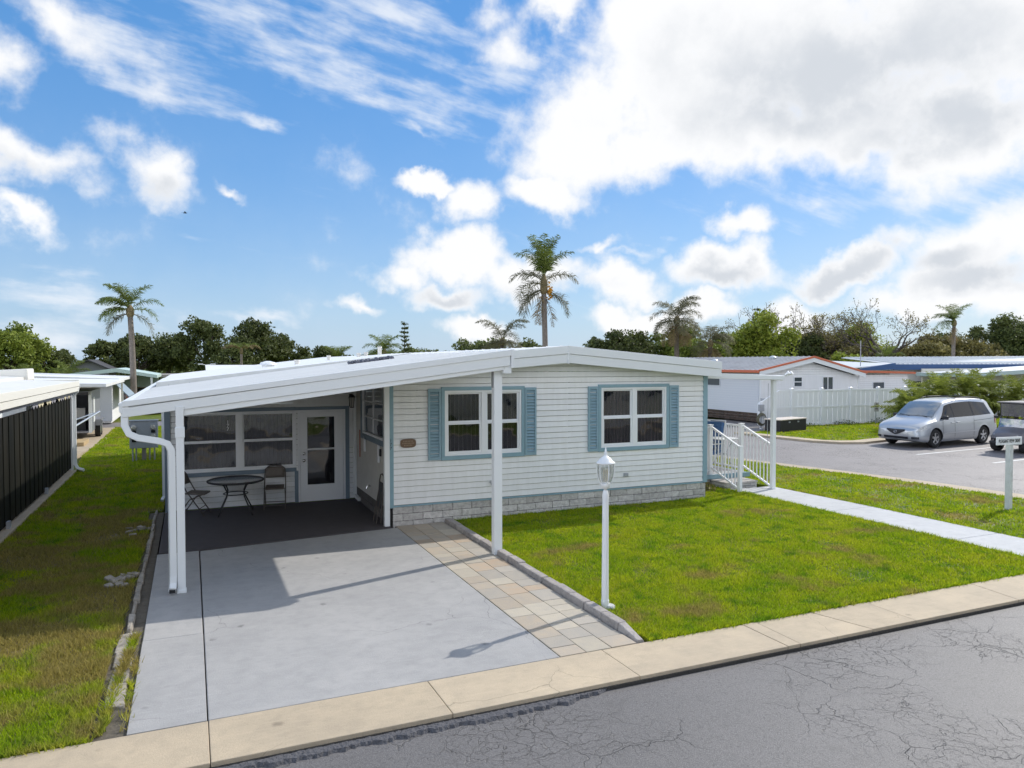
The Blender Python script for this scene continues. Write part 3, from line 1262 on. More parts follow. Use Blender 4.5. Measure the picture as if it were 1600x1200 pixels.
T_ = B_ + np.stack([np.cos(la) * ln, np.sin(la) * ln, h], 1)
tag(inst(np_mesh('grass_edge', np.stack([B_ - S_, B_ + S_, T_], 1), 3, lawn_blade, rng.random(k) * 0.92), 'grass', None), 'ragged grass tufts along the paving edges', 'grass', kind='stuff')

# ================================================================== THE HOUSE
house = thing('mobile_home', 'white lap sided home with blue shutters, low gable roof and an open carport', 'house', (7.1, 13.65, 0))
FY = 13.65           # front wall plane
BY = 16.70           # back wall of the carport
SX = 3.45            # side wall in the carport
HX = 10.85           # right side of the house
BACK = 28.2
RIDGE = (7.09, 3.45)


def roof_under(x):
    return 3.10 - 0.0755 * abs(x - 7.09)


def siding(name, axis, const, a0, a1, z0, z1, holes, parent, m, sign, top=None, expo=0.115, groove=0.009):
    """lap siding, plank by plank. axis 'x': wall on y=const facing sign*y; axis 'y': wall on x=const facing sign*x.
    top: list of (a, b, c) half planes a*u+b*z<=c that cut the planks under the roof"""
    z = z0
    k = 0
    while z < z1 - 0.01:
        zt = min(z + expo, z1)
        spans = [(a0, a1)]
        for (h0, h1, hz0, hz1) in holes:
            ov = min(zt, hz1) - max(z, hz0)
            if ov > expo * 0.3:
                ns = []
                for s0, s1 in spans:
                    if h1 <= s0 or h0 >= s1:
                        ns.append((s0, s1))
                    else:
                        if h0 > s0:
                            ns.append((s0, h0))
                        if h1 < s1:
                            ns.append((h1, s1))
                spans = ns
        for s0, s1 in spans:
            poly = [(s0, z + groove), (s1, z + groove), (s1, zt), (s0, zt)]
            for (a, b, c) in (top or []):
                poly = clip(poly, a, b, c)
            if len(poly) < 3:
                continue
            mb = MB()
            n = len(poly)

            def P(u, zz, d):
                return (u, const + sign * d, zz) if axis == 'x' else (const + sign * d, u, zz)
            fr = []
            for u, zz in poly:
                t = (zz - z) / expo
                fr.append(P(u, zz, 0.022 - 0.020 * t))
            bk = [P(u, zz, -0.012) for u, zz in poly]
            fwd = list(range(n))
            flip = (axis == 'x') == (sign > 0)
            f = [tuple(reversed(fwd)) if flip else tuple(fwd)]
            for i in range(n):
                j = (i + 1) % n
                q = (i, i + n, j + n, j)
                f.append(tuple(reversed(q)) if flip else q)
            mb.add(fr + bk, f)
            mb.build('siding_plank', m, parent)
        z = zt
        k += 1


# sheathing behind the planks is the groove's dark bottom
# windows in the front wall: frame outlines (without the blue trim)
W1 = (4.53, 6.17, 1.28, 2.56)
W2 = (8.04, 9.72, 1.28, 2.57)
holes = [W1, W2]
# gable: z + 0.0755*|x-7.09| <= 3.10
cut = [(0.0755, 1.0, 3.10 + 0.0755 * 7.09), (-0.0755, 1.0, 3.10 - 0.0755 * 7.09)]
siding('siding_plank', 'x', FY, 3.50, 10.74, 0.385, 3.11, holes, house, white_siding, -1, cut)


def facing_window(x0, x1, z0, z1, y, parent, trim_m, frame_m, trim_w=0.07, blinds=True, rail=0.5, mull=0.10, trim=True, blind_m=None, sash=0.04, sides=(1, 1, 1, 1), trim_d=0.05):
    """window in a wall on y facing -y: frame with mullion, four panes, trim and blinds"""
    w = MB()
    xm = (x0 + x1) / 2
    f = 0.045
    ya, yb = y - 0.035, y + 0.06
    w.box(x0, x0 + f, ya, yb, z0, z1)
    w.box(x1 - f, x1, ya, yb, z0, z1)
    w.box(x0 + f, x1 - f, ya, yb, z1 - f, z1)
    w.box(x0 + f, x1 - f, ya, yb, z0, z0 + f)
    w.box(xm - mull / 2, xm + mull / 2, ya + .002, yb, z0 + f, z1 - f)
    fr = w.build('window', frame_m, parent, bevel=0.004)
    zr = z0 + (z1 - z0) * rail
    for (a, b_) in ((x0 + f, xm - mull / 2), (xm + mull / 2, x1 - f)):
        for (c, d, yy) in ((zr, z1 - f, y + 0.018), (z0 + f, zr, y - 0.004)):
            s = MB()
            e = sash
            s.box(a, a + e, yy - .018, yy + .018, c, d)
            s.box(b_ - e, b_, yy - .018, yy + .018, c, d)
            s.box(a + e, b_ - e, yy - .018, yy + .018, d - e * .8, d)
            s.box(a + e, b_ - e, yy - .018, yy + .018, c, c + e)
            s.build('sash', frame_m, fr, bevel=0.003)
            s = MB()
            s.box(a + e, b_ - e, yy - .003, yy + .003, c + e, d - e * .8)
            s.build('pane', pane_glass, fr)
    # room behind
    s = MB()
    v = [(x0 + f, yb, z0 + f), (x1 - f, yb, z0 + f), (x1 - f, yb, z1 - f), (x0 + f, yb, z1 - f), (x0 - .3, y + .9, z0 - .3), (x1 + .3, y + .9, z0 - .3), (x1 + .3, y + .9, z1 + .1), (x0 - .3, y + .9, z1 + .1)]
    s.add(v, [(0, 4, 5, 1), (1, 5, 6, 2), (2, 6, 7, 3), (3, 7, 4, 0), (4, 7, 6, 5)])
    s.build('dark_room', interior, fr)
    if blinds:
        n_ = int((x1 - x0 - 2 * f) / 0.088)
        for i in range(n_):
            xx = x0 + f + 0.02 + i * 0.088
            s = MB()
            s.cbox((xx + .03, y + 0.16, (z0 + z1) / 2), (0.085, 0.004, z1 - z0 - 0.06), Euler((0, 0, R(68 + random.uniform(-7, 7)))).to_matrix())
            s.build('blind_slat', blind_m or blind_mat, fr)
    if trim:
        yo = y - trim_d
        tw = trim_w
        l_, r_, t_, b2 = sides
        for on, bx in ((t_, (x0 - tw * l_, x1 + tw * r_, yo, y + .001, z1, z1 + tw)), (b2, (x0 - tw * l_, x1 + tw * r_, yo, y + .001, z0 - tw * 1.15, z0)),
                       (l_, (x0 - tw, x0, yo, y + .001, z0, z1)), (r_, (x1, x1 + tw, yo, y + .001, z0, z1))):
            if on:
                t = MB()
                t.box(*bx)
                t.build('window_trim', trim_m, fr, bevel=0.006)
    return fr


random.seed(4)
facing_window(*W1, FY, house, blue_trim, white_vinyl)
pink = mat('blind_rose', (0.55, 0.43, 0.40), 0.8, rnd=0.08)
facing_window(*W2, FY, house, blue_trim, white_vinyl, blind_m=pink)


def shutter(x0, x1, z0, z1, y, parent):
    s = MB()
    ya, yb = y - 0.055, y - 0.012
    st = 0.038
    s.box(x0, x0 + st, ya, yb, z0, z1)
    s.box(x1 - st, x1, ya, yb, z0, z1)
    zm = (z0 + z1) / 2
    for a, b_ in ((z0, z0 + .06), (z1 - .06, z1)):
        s.box(x0 + st, x1 - st, ya, yb, a, b_)
    s.box(x0 + st, x1 - st, yb - .003, yb - .001, z0 + .06, z1 - .06)
    sh = s.build('shutter', shutter_blue, parent, bevel=0.003)
    n_ = 20
    hh = (z1 - z0 - .12) / n_
    me = None
    for i in range(n_):
        zc = z0 + .06 + hh * (i + .5)
        if me is None:
            q = MB()
            q.cbox((0, 0, 0), (x1 - x0 - 2 * st, 0.007, hh * 0.86), Euler((R(-38), 0, 0)).to_matrix())
            me = q.mesh('shutter_slat', shutter_blue)
        off = wloc(sh)
        inst(me, 'slat', sh, ((x0 + x1) / 2 - off.x, (ya + yb) / 2 - off.y, zc - off.z))


for (a, b_) in ((4.195, 4.452), (6.248, 6.50), (7.725, 7.962), (9.798, 10.04)):
    shutter(a, b_, 1.215, 2.60, FY, house)

# corner trims and base strips
s = MB()
s.box(3.405, 3.515, FY - 0.03, FY + 0.05, 0.34, 2.83)
s.build('corner_trim', blue_trim, house, bevel=0.006)
s = MB()
s.box(10.74, 10.86, FY - 0.03, FY + 0.05, 0.36, 2.815)
s.build('corner_trim', blue_trim, house, bevel=0.006)
s = MB()
s.box(3.515, 10.74, FY - 0.022, FY, 0.352, 0.385)
s.build('base_strip', blue_trim, house)

# split face block skirt
blk_m = mat('split_block', (0.62, 0.60, 0.575), 0.9, var=0.75, vscale=13, col2=(0.38, 0.36, 0.345), bump=0.03, bscale=24, rnd=0.14)


def skirt(axis, const, a0, a1, z0, z1, rows, sign, parent, bl=0.40, m=None):
    hh = (z1 - z0) / rows
    for r_ in range(rows):
        u = a0 - (bl * 0.5 if r_ % 2 else 0)
        while u < a1 - 0.01:
            u0, u1 = max(u, a0), min(u + bl, a1)
            if u1 - u0 > 0.03:
                s = MB()
                d = 0.012 + random.uniform(-0.006, 0.008)
                g_ = 0.0045
                if axis == 'x':
                    s.box(u0 + g_, u1 - g_, min(const, const + sign * d), max(const, const + sign * d) + 0.04, z0 + r_ * hh + g_, z0 + (r_ + 1) * hh - g_)
                else:
                    s.box(min(const, const + sign * d) - (0.04 if sign > 0 else 0), max(const, const + sign * d) + (0.04 if sign < 0 else 0), u0 + g_, u1 - g_, z0 + r_ * hh + g_, z0 + (r_ + 1) * hh - g_)
                s.build('skirt_block', m or blk_m, parent, bevel=0.008)
            u += bl


skirt('x', FY + 0.01, 3.50, 10.84, -0.06, 0.350, 3, -1, house)
s = MB()
s.box(3.50, 10.84, FY + 0.018, FY + 0.06, -0.1, 0.36)
s.build('skirt_backing', mat('mortar', (0.10, 0.095, 0.09), 0.95, bump=0.01, bscale=60), house)

# rest of the outer walls (right, rear, left), plain behind the porch and out of sight
siding('siding_plank', 'y', HX, FY + .05, BACK, 0.385, 2.80, [(16.0, 17.0, 0.385, 2.4)], house, white_siding, 1)
skirt('y', HX - 0.01, FY + 0.05, BACK, -0.06, 0.35, 3, 1, house)
s = MB()
s.box(SX + .03, HX - .03, BACK - 0.1, BACK, -0.1, 2.8)
s.box(HX - 0.06, HX - 0.035, FY + .06, BACK - 0.1, 0.36, 2.8)
s.build('rear_wall', white_siding, house)
# right side door
s = MB()
s.box(HX - .03, HX + .03, 16.05, 16.95, 0.40, 2.38)
dr = s.build('door', white_vinyl, house, bevel=.005)

# ---------------- main roof: one low gable running back
def gable_prism(mb, xs, y0, y1, thick=0.06):
    top = [(x, z) for x, z in xs]
    bot = [(x, z - thick) for x, z in reversed(xs)]
    poly = [(x, y0, z) for x, z in top + bot]
    mb.prism(poly, (0, y0, 0), (0, y1, 0))


roof_m = mat('roof_coating', (0.78, 0.79, 0.79), 0.5, var=0.3, vscale=1.2, col2=(0.66, 0.66, 0.65))
s = MB()
gable_prism(s, [(4.62, 3.245), (7.09, 3.45), (10.97, 3.125)], 13.34, BACK + 0.3)
rf = s.build('roof', roof_m, house)
# standing seams on the roof
for i in range(46):
    y = 13.7 + i * 0.32
    q = MB()
    for (xa, za, xb, zb) in ((7.09, 3.456, 10.95, 3.132),):
        q.bar((xa, y, za), (xb, y, zb), 0.02, 0.018)
    if i % 2 == 0:
        q.build('roof_seam', roof_m, rf)


def fascia_strip(name, pts_top, depth, y0, y1, m, parent, dz=0.0, bevel=0.006, inset=0.0):
    """a board that follows the roof line: pts_top [(x, z)], vertical depth(s)"""
    mb = MB()
    n = len(pts_top)
    dl = depth if hasattr(depth, '__len__') else [depth] * n
    poly = [(x, y0, z - dz) for x, z in pts_top] + [(x, y0, z - dz - d) for (x, z), d in reversed(list(zip(pts_top, dl)))]
    # split into quads to stay planar and convex
    for i in range(n - 1):
        (xa, za), (xb, zb) = pts_top[i], pts_top[i + 1]
        q = [(xa, y0, za - dz), (xa, y0, za - dz - dl[i]), (xb, y0, zb - dz - dl[i + 1]), (xb, y0, zb - dz)]
        mb.prism(q, (0, y0, 0), (0, y1, 0))
    return mb.build(name, m, parent, bevel=bevel)


gl = [(4.70, 3.252), (7.088, 3.452)]
gr = [(7.092, 3.452), (11.0, 3.128)]
for pts in (gl, gr):
    fascia_strip('upper_fascia', pts, 0.165, 13.30, 13.345, white_metal, house)
    fascia_strip('lower_fascia', pts, 0.185, 13.318, 13.36, white_metal, house, dz=0.170)
s = MB()
s.box(7.075, 7.105, 13.292, 13.32, 3.08, 3.456)
s.build('ridge_joint', white_metal, house, bevel=.003)
# soffit
s = MB()
s.prism([(3.6, 13.36, 2.895), (7.09, 13.36, 3.112), (10.95, 13.36, 2.795), (10.95, 13.36, 2.815), (7.09, 13.36, 3.135), (3.6, 13.36, 2.915)], (0, 13.36, 0), (0, 13.66, 0))
s.build('soffit', white_metal, house)
# right eave gutter
s = MB()
s.prism([(10.93, 13.37, 3.11), (11.05, 13.37, 3.09), (11.04, 13.37, 2.92), (10.90, 13.37, 2.84)], (0, 13.37, 0), (0, BACK + .3, 0))
s.build('gutter', white_metal, house, bevel=.008)

# ---------------- carport roof
CT = [(-0.80, 2.585), (4.69, 3.292)]
s = MB()
sl = (CT[1][1] - CT[0][1]) / (CT[1][0] - CT[0][0])
s.prism([(CT[0][0], 10.82, CT[0][1]), (CT[1][0], 10.82, CT[1][1]), (CT[1][0], 10.82, CT[1][1] - .07), (CT[0][0], 10.82, CT[0][1] - .07)], (0, 10.82, 0), (0, 16.55, 0))
cr = s.build('carport_roof', roof_m, house)
pan = MB()
for i in range(14):
    y = 11.1 + i * 0.40
    pan.bar((-0.72, y, 2.585 + .008), (4.6, y, 3.28 + .012), 0.035, 0.022)
tag(pan.build('roof_pan_seams', roof_m, cr), kind='stuff')
ceil_m = mat('carport_ceiling', (0.62, 0.56, 0.43), 0.5, var=0.2, vscale=4)
for i in range(14):
    y0 = 10.92 + i * 0.40
    s = MB()
    s.prism([(-0.70, y0 + .006, 2.585 - .077), (4.55, y0 + .006, 3.274 - .077), (4.55, y0 + .006, 3.274 - .072), (-0.70, y0 + .006, 2.585 - .072)], (0, y0, 0), (0, y0 + .392, 0))
    s.build('ceiling_panel', ceil_m, cr)
# front fascia in two steps with a groove, then the beam below
fascia_strip('upper_fascia', [(-0.82, 2.60), (4.70, 3.312)], [0.075, 0.10], 10.76, 10.83, white_metal, house)
fascia_strip('lower_fascia', [(-0.815, 2.60), (4.69, 3.312)], [0.125, 0.165], 10.775, 10.835, white_metal, house, dz=0.0775 + 0.012)
fascia_strip('carport_beam', [(-0.085, 2.474), (4.60, 3.046)], [0.085, 0.06], 10.80, 10.92, white_metal, house)
# right hand end of the carport roof
s = MB()
s.prism([(4.70, 10.76, 3.315), (4.70, 10.76, 3.03), (4.70, 13.30, 3.03), (4.70, 13.30, 3.30), (4.70, 13.30, 3.315)], (0, 0, 0), (0.05, 0, 0))
s.build('end_fascia', white_metal, house)
s = MB()
s.box(4.58, 4.72, 10.80, 10.93, 2.93, 3.06)
s.build('beam_bracket', white_metal, house, bevel=.006)
# left gutter along the low edge
s = MB()
s.prism([(-0.86, 10.78, 2.575), (-0.74, 10.78, 2.59), (-0.74, 10.78, 2.44), (-0.80, 10.78, 2.42), (-0.85, 10.78, 2.46)], (0, 10.78, 0), (0, BACK, 0))
s.build('gutter', white_metal, house, bevel=.008)
# posts
s = MB()
s.box(-0.185, -0.085, 10.76, 10.86, 0, 2.52)
s.box(-0.195, -0.075, 10.75, 10.87, 2.10, 2.24)
s.box(-0.195, -0.075, 10.75, 10.87, 0.005, 0.05)
s.build('carport_post', white_metal, house, bevel=.006)
s = MB()
s.box(4.465, 4.605, 10.91, 11.03, 0, 3.02)
s.build('carport_post', white_metal, house, bevel=.006)
s = MB()
s.box(4.46, 4.50, 10.935, 11.02, 2.70, 3.0)
s.build('post_bracket', grey_metal, house)
s = MB()
s.box(3.325, 3.425, 13.56, 13.66, 0, 2.96)
s.build('carport_post', white_metal, house, bevel=.006)
# downspout from the gutter to the front post
s = MB()
path = [(-0.79, 10.84, 2.45), (-0.79, 10.82, 2.28), (-0.74, 10.80, 2.17), (-0.64, 10.79, 2.115), (-0.38, 10.79, 2.06), (-0.285, 10.79, 2.02), (-0.245, 10.79, 1.93), (-0.242, 10.79, 1.80),
        (-0.242, 10.79, 0.25), (-0.245, 10.77, 0.14), (-0.25, 10.70, 0.075)]
s.tube(path, [0.062] * len(path), 4, sq=True)
s.build('downspout', white_metal, house, bevel=.008)
s = MB()
s.cbox((-0.251, 10.693, 0.068), (0.072, 0.012, 0.062), Euler((R(-30), 0, 0)).to_matrix())
s.build('spout_mouth', dark_void, house)

# rear roof behind the carport, one step higher
s = MB()
s.prism([(-0.62, 16.5, 2.70), (4.62, 16.5, 3.315), (4.62, 16.5, 3.2), (-0.62, 16.5, 2.58)], (0, 16.5, 0), (0, BACK + .2, 0))
rr = s.build('rear_roof', roof_m, house)
band_m = mat('roof_edge_band', (0.60, 0.61, 0.60), 0.55, var=0.5, vscale=3, col2=(0.48, 0.48, 0.46))
fascia_strip('roof_edge', [(-0.63, 2.705), (4.66, 3.325)], [0.24, 0.13], 16.44, 16.50, band_m, house)
rv = MB()
for i in range(13):
    x = -0.4 + i * 0.39
    zz = 2.70 + (x + 0.62) * 0.1175 - 0.075
    rv.lathe([(0.012, 0), (0.012, 0.012), (0.004, 0.016)], (x, 16.437, zz), 6, 'Y')
tag(rv.build('roof_screws', grey_metal, house), kind='stuff')
# patio pans on that roof, pipes and vents
pipe_m = mat('vent_pipe', (0.72, 0.70, 0.66), 0.6, var=0.4, vscale=12)
for (x, y, z, h_, r_) in ((4.9, 20.5, 3.20, 0.36, 0.055), (4.40, 20.0, 3.14, 0.25, 0.05), (4.20, 20.0, 3.12, 0.25, 0.05), (3.40, 20.0, 3.05, 0.25, 0.045), (2.5, 19.4, 2.98, 0.20, 0.06)):
    s = MB()
    s.lathe([(r_ * 1.5, -0.06), (r_ * 1.4, 0.05), (r_, 0.07), (r_, h_ - .05), (r_ * 1.25, h_ - .04), (r_ * 1.2, h_)], (x, y, z), 10)
    s.build('vent_pipe', pipe_m, rr, auto=40)
s = MB()
for k in range(4):
    a = k * 1.57
s.lathe([(0.16, -.05), (0.16, .06), (0.22, .07), (0.19, .13), (0.05, .17)], (1.9, 20.5, 2.98), 14)
s.build('roof_vent', white_metal, rr, auto=40)

# dark strip of old gutter guard lying on the carport roof
s = MB()
rnd = random.Random(8)
for i in range(26):
    t = i / 25
    x = 2.86 + 0.86 * t
    s.cbox((x, 14.55 + rnd.uniform(-.02, .02), 2.585 + (x + .8) * sl + 0.035 + rnd.uniform(0, .012)), (0.05, 0.10 + rnd.uniform(0, .04), 0.045), Euler((rnd.uniform(-.4, .4), rnd.uniform(-.4, .4), rnd.uniform(-.4, .4))).to_matrix())
tag(s.build('roof_tube', mat('dark_tube', (0.07, 0.08, 0.11), 0.7, var=0.6, vscale=30, col2=(0.2, 0.2, 0.23))), 'dark weathered roll of mesh lying on the carport roof', 'mesh roll')

# ---------------- back wall of the carport
W3 = (-0.20, 2.12, 0.80, 2.06)
DOOR = (2.19, 3.16)
siding('siding_plank', 'x', BY, -0.40, 3.46, 0.03, 3.02, [W3, (2.16, 3.18, 0.0, 2.06)], house, white_siding, -1, [(-0.1288, 1.0, 2.585 - .075 + 0.1288 * 0.8)])
facing_window(*W3, BY, house, slate_trim, white_vinyl, trim_w=0.075, rail=0.5, mull=0.11, sash=0.03, sides=(0, 0, 1, 1), blind_m=mat('blind_dark', (0.20, 0.18, 0.15), 0.8, rnd=.2))
s = MB()
s.box(-0.50, -0.385, BY - .035, BY + .05, 0.0, 2.5)
s.build('corner_trim', slate_trim, house, bevel=.005)
for (a, b_, c, d) in ((2.085, 2.16, 0.03, 0.72), (3.19, 3.28, 0.03, 2.06), (2.12, 3.28, 2.06, 2.13)):
    s = MB()
    s.box(a, b_, BY - .045, BY + .001, c, d)
    s.build('door_trim', slate_trim, house, bevel=.005)
s = MB()
s.box(2.16, 2.195, BY - .05, BY + .05, 0.03, 2.06)
s.box(3.15, 3.19, BY - .05, BY + .05, 0.03, 2.06)
s.box(2.195, 3.15, BY - .05, BY + .05, 2.02, 2.06)
s.build('door_frame', white_vinyl, house, bevel=.004)
# door: slab with two glass lights
dx0, dx1, dz0, dz1 = 2.20, 3.145, 0.03, 2.015
gx0, gx1 = 2.36, 2.95
s = MB()
ya, yb = BY - .03, BY + .015
s.box(dx0, gx0, ya, yb, dz0, dz1)
s.box(gx1, dx1, ya, yb, dz0, dz1)
s.box(gx0, gx1, ya, yb, 1.90, dz1)
s.box(gx0, gx1, ya, yb, 1.165, 1.205)
s.box(gx0, gx1, ya, yb, dz0, 0.40)
door = s.build('door', white_vinyl, house, bevel=.006)
for (c, d) in ((1.205, 1.90), (0.40, 1.165)):
    s = MB()
    s.box(gx0, gx1, BY - .012, BY - .006, c, d)
    s.build('pane', pane_glass, door)
s = MB()
s.box(gx0 - .02, gx1 + .02, BY + .03, BY + .05, 0.38, 1.92)
s.build('door_curtain', mat('door_curtain', (0.20, 0.20, 0.21), 0.9, var=0.5, vscale=6), door)
s = MB()
s.box(gx0 + .12, gx1 - .1, BY + .02, BY + .026, 1.46, 1.72)
s.build('door_sign_board', mat('door_board', (0.10, 0.10, 0.10), 0.8), door)
for z in (1.10, 0.95):
    s = MB()
    s.lathe([(0.012, 0), (0.012, 0.03), (0.03, 0.035), (0.032, 0.06), (0.02, 0.07)], (2.275, BY - .03, z), 12, 'Y')
    for i, v_ in enumerate(s.v):
        s.v[i] = (v_[0], 2 * (BY - .03) - v_[1], v_[2])
    s.build('door_knob', chrome, door, auto=50)
# house numbers
num_w = mat('number_white', (0.8, 0.8, 0.8), 0.5)
num_b = mat('number_black', (0.02, 0.02, 0.02), 0.5)
off = wloc(house)
for i, ch in enumerate('177'):
    text_mesh('house_number', ch, 0.10, num_w, house, (0.72 - off.x, BY - .012 - off.y, 1.84 - i * 0.075 - off.z), (R(90), 0, 0))
    text_mesh('house_number', ch, 0.085, num_b, house, (3.46 - off.x, FY - .033 - off.y, 1.63 - i * 0.075 - off.z), (R(90), 0, 0))
# oval bronze plaque with three rows of raised lettering too small to read
s = MB()
pl_ = []
for k in range(24):
    a = 2 * math.pi * k / 24
    ca_, sa_ = math.cos(a), math.sin(a)
    pl_.append((3.80 + 0.155 * math.copysign(abs(ca_) ** 0.55, ca_), FY - .032, 1.565 + 0.085 * math.copysign(abs(sa_) ** 0.6, sa_)))
s.prism(pl_, (0, FY - .032, 0), (0, FY - .016, 0))
pq = s.build('name_plaque', bronze, house, bevel=.003)
s = MB()
rnd = random.Random(2)
for z, n_, w_ in ((1.605, 7, .20), (1.565, 9, .24), (1.525, 6, .17)):
    for i in range(n_):
        x = 3.80 - w_ / 2 + w_ * (i + .5) / n_
        s.box(x - .008, x + .006, FY - .036, FY - .03, z - .012, z + .012)
tag(s.build('plaque_relief', mat('bronze_light', (0.34, 0.25, 0.18), 0.5, metal=0.3), pq), kind='stuff')
# outlet box and tap
s = MB()
s.box(8.62, 8.72, FY - .055, FY - .014, 0.63, 0.70)
s.box(8.63, 8.665, FY - .06, FY - .054, 0.64, 0.69)
s.box(8.675, 8.71, FY - .06, FY - .054, 0.64, 0.69)
s.build('outlet_box', grey_metal, house, bevel=.005)
s = MB()
s.tube([(5.49, FY - .01, 0.70), (5.49, FY - .07, 0.70), (5.49, FY - .09, 0.66)], 0.014, 8)
s.lathe([(0.03, 0), (0.03, .012)], (5.49, FY - .055, 0.725), 8)
s.build('garden_tap', grey_metal, house)

# ---------------- side wall in the carport (faces left)
W4 = (14.02, 15.92, 1.58, 2.66)
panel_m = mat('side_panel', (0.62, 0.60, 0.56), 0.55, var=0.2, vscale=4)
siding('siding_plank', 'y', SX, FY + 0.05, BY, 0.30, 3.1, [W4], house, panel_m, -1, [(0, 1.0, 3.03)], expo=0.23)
w = MB()
y0, y1, z0, z1 = W4
f = 0.05
xa, xb = SX - 0.035, SX + 0.06
w.box(xa, xb, y0, y0 + f, z0, z1)
w.box(xa, xb, y1 - f, y1, z0, z1)
w.box(xa, xb, y0 + f, y1 - f, z0, z0 + f)
w.box(xa, xb, y0 + f, y1 - f, z1 - f, z1)
wf = w.build('window', white_vinyl, house, bevel=.004)
for i in range(3):
    za = z0 + f + (z1 - z0 - 2 * f) * i / 3
    zb = z0 + f + (z1 - z0 - 2 * f) * (i + 1) / 3
    for (ya_, yb_) in ((y0 + f, (y0 + y1) / 2), ((y0 + y1) / 2, y1 - f)):
        s = MB()
        s.box(SX - .004, SX + .002, ya_ + .02, yb_ - .02, za + .02, zb - .01)
        s.build('pane', pane_glass, wf)
        s = MB()
        s.box(SX - .02, SX + .02, ya_, yb_, zb - .012, zb + .012)
        s.box(SX - .02, SX + .02, yb_ - .02, yb_, za + .012, zb - .012)
        s.box(SX - .02, SX + .02, ya_, ya_ + .02, za + .012, zb - .012)
        s.build('sash', white_vinyl, wf)
s = MB()
s.box(SX + .05, SX + .07, y0, y1, z0, z1)
s.build('dark_room', interior, wf)
s = MB()
tw = 0.11
s.box(SX - .05, SX + .001, y0 - tw, y1 + tw, z0 - tw, z0)
s.box(SX - .05, SX + .001, y0 - tw, y1 + tw, z1, z1 + tw)
s.box(SX - .05, SX + .001, y0 - tw, y0, z0, z1)
s.box(SX - .05, SX + .001, y1, y1 + tw, z0, z1)
s.build('window_trim', slate_trim, wf, bevel=.006)
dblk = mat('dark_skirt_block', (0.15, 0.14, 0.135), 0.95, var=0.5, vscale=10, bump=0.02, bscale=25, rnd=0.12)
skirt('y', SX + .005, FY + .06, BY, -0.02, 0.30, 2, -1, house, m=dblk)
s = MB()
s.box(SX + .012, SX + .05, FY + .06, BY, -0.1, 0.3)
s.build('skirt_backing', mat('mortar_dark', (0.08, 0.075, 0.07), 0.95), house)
# lantern and downspout in the corner of the carport
s = MB()
lx, ly = 3.335, BY - .10
s.box(lx - .05, lx + .05, BY - .03, BY - .015, 2.12, 2.40)
s.box(lx - .012, lx + .012, ly, BY - .03, 2.33, 2.355)
s.lathe([(0.03, 2.39), (0.075, 2.34), (0.08, 2.325)], (lx, ly, 0), 6)
s.lathe([(0.045, 2.09), (0.05, 2.11)], (lx, ly, 0), 6)
for k in range(6):
    a = k * math.pi / 3
    s.bar((lx + .048 * math.cos(a), ly + .048 * math.sin(a), 2.10), (lx + .072 * math.cos(a), ly + .072 * math.sin(a), 2.33), .008)
wl_ = s.build('wall_lantern', black_metal, house)
s = MB()
s.lathe([(0.042, 2.11), (0.066, 2.325)], (lx, ly, 0), 6)
s.build('lantern_glass', mat('frosted_glass', (0.45, 0.43, 0.40), 0.4), wl_)
s = MB()
s.tube([(3.395, BY - .07, 2.9), (3.395, BY - .07, 0.16), (3.395, BY - .09, 0.10), (3.42, BY - .22, 0.075), (3.42, BY - .42, 0.06)], [0.05] * 5, 4, sq=True)
s.build('downspout', white_metal, house, bevel=.006)

# the thermometers, the red strip and the meter hung on the side wall
def small_wall(nm, y0, y1, z0, z1, m, label, cat, d=0.03, round_=False):
    s_ = MB()
    s_.box(SX - .02 - d, SX - .018, y0, y1, z0, z1)
    s_.box(SX - .022 - d, SX - .019 - d, y0 + (y1 - y0) * .3, y0 + (y1 - y0) * .7, z0 + (z1 - z0) * .15, z0 + (z1 - z0) * .85)
    return tag(s_.build(nm, m, None, bevel=.006), label, cat)


small_wall('thermometer', 15.66, 15.74, 1.20, 1.52, white_vinyl, 'narrow white thermometer under the side window, nearer the door', 'thermometer')
small_wall('wall_box', 14.38, 14.47, 1.12, 1.46, white_vinyl, 'white upright strip beside the dark switch near the front corner', 'wall box')
small_wall('wall_switch', 14.24, 14.32, 1.26, 1.40, black_metal, 'small dark switch on the carport side wall near the front corner', 'switch')
small_wall('red_strip', 16.20, 16.25, 1.02, 1.62, mat('red_strip', (0.45, 0.16, 0.11), 0.6), 'thin faded red strip hung on the wall beside the door', 'hanging strip', d=.012)
s = MB()
s.tube([(SX - .01, 15.25, 0.52), (SX - .08, 15.25, 0.52), (SX - .10, 15.25, 0.47)], 0.016, 8)
s.lathe([(0.032, 0), (0.032, .012)], (SX - .06, 15.25, 0.545), 8)
s.build('garden_tap', chrome, house)

# left wall of the enclosed room and its windows' blank rear
s = MB()
s.box(-0.50, -0.44, BY + .05, BACK, 0.0, 2.62)
s.build('side_wall', white_siding, house)
s = MB()
s.tube([(-0.56, 18.0, 2.5), (-0.56, 18.0, 0.15), (-0.60, 17.9, 0.06)], [0.045] * 3, 4, sq=True)
s.build('downspout', white_metal, house)

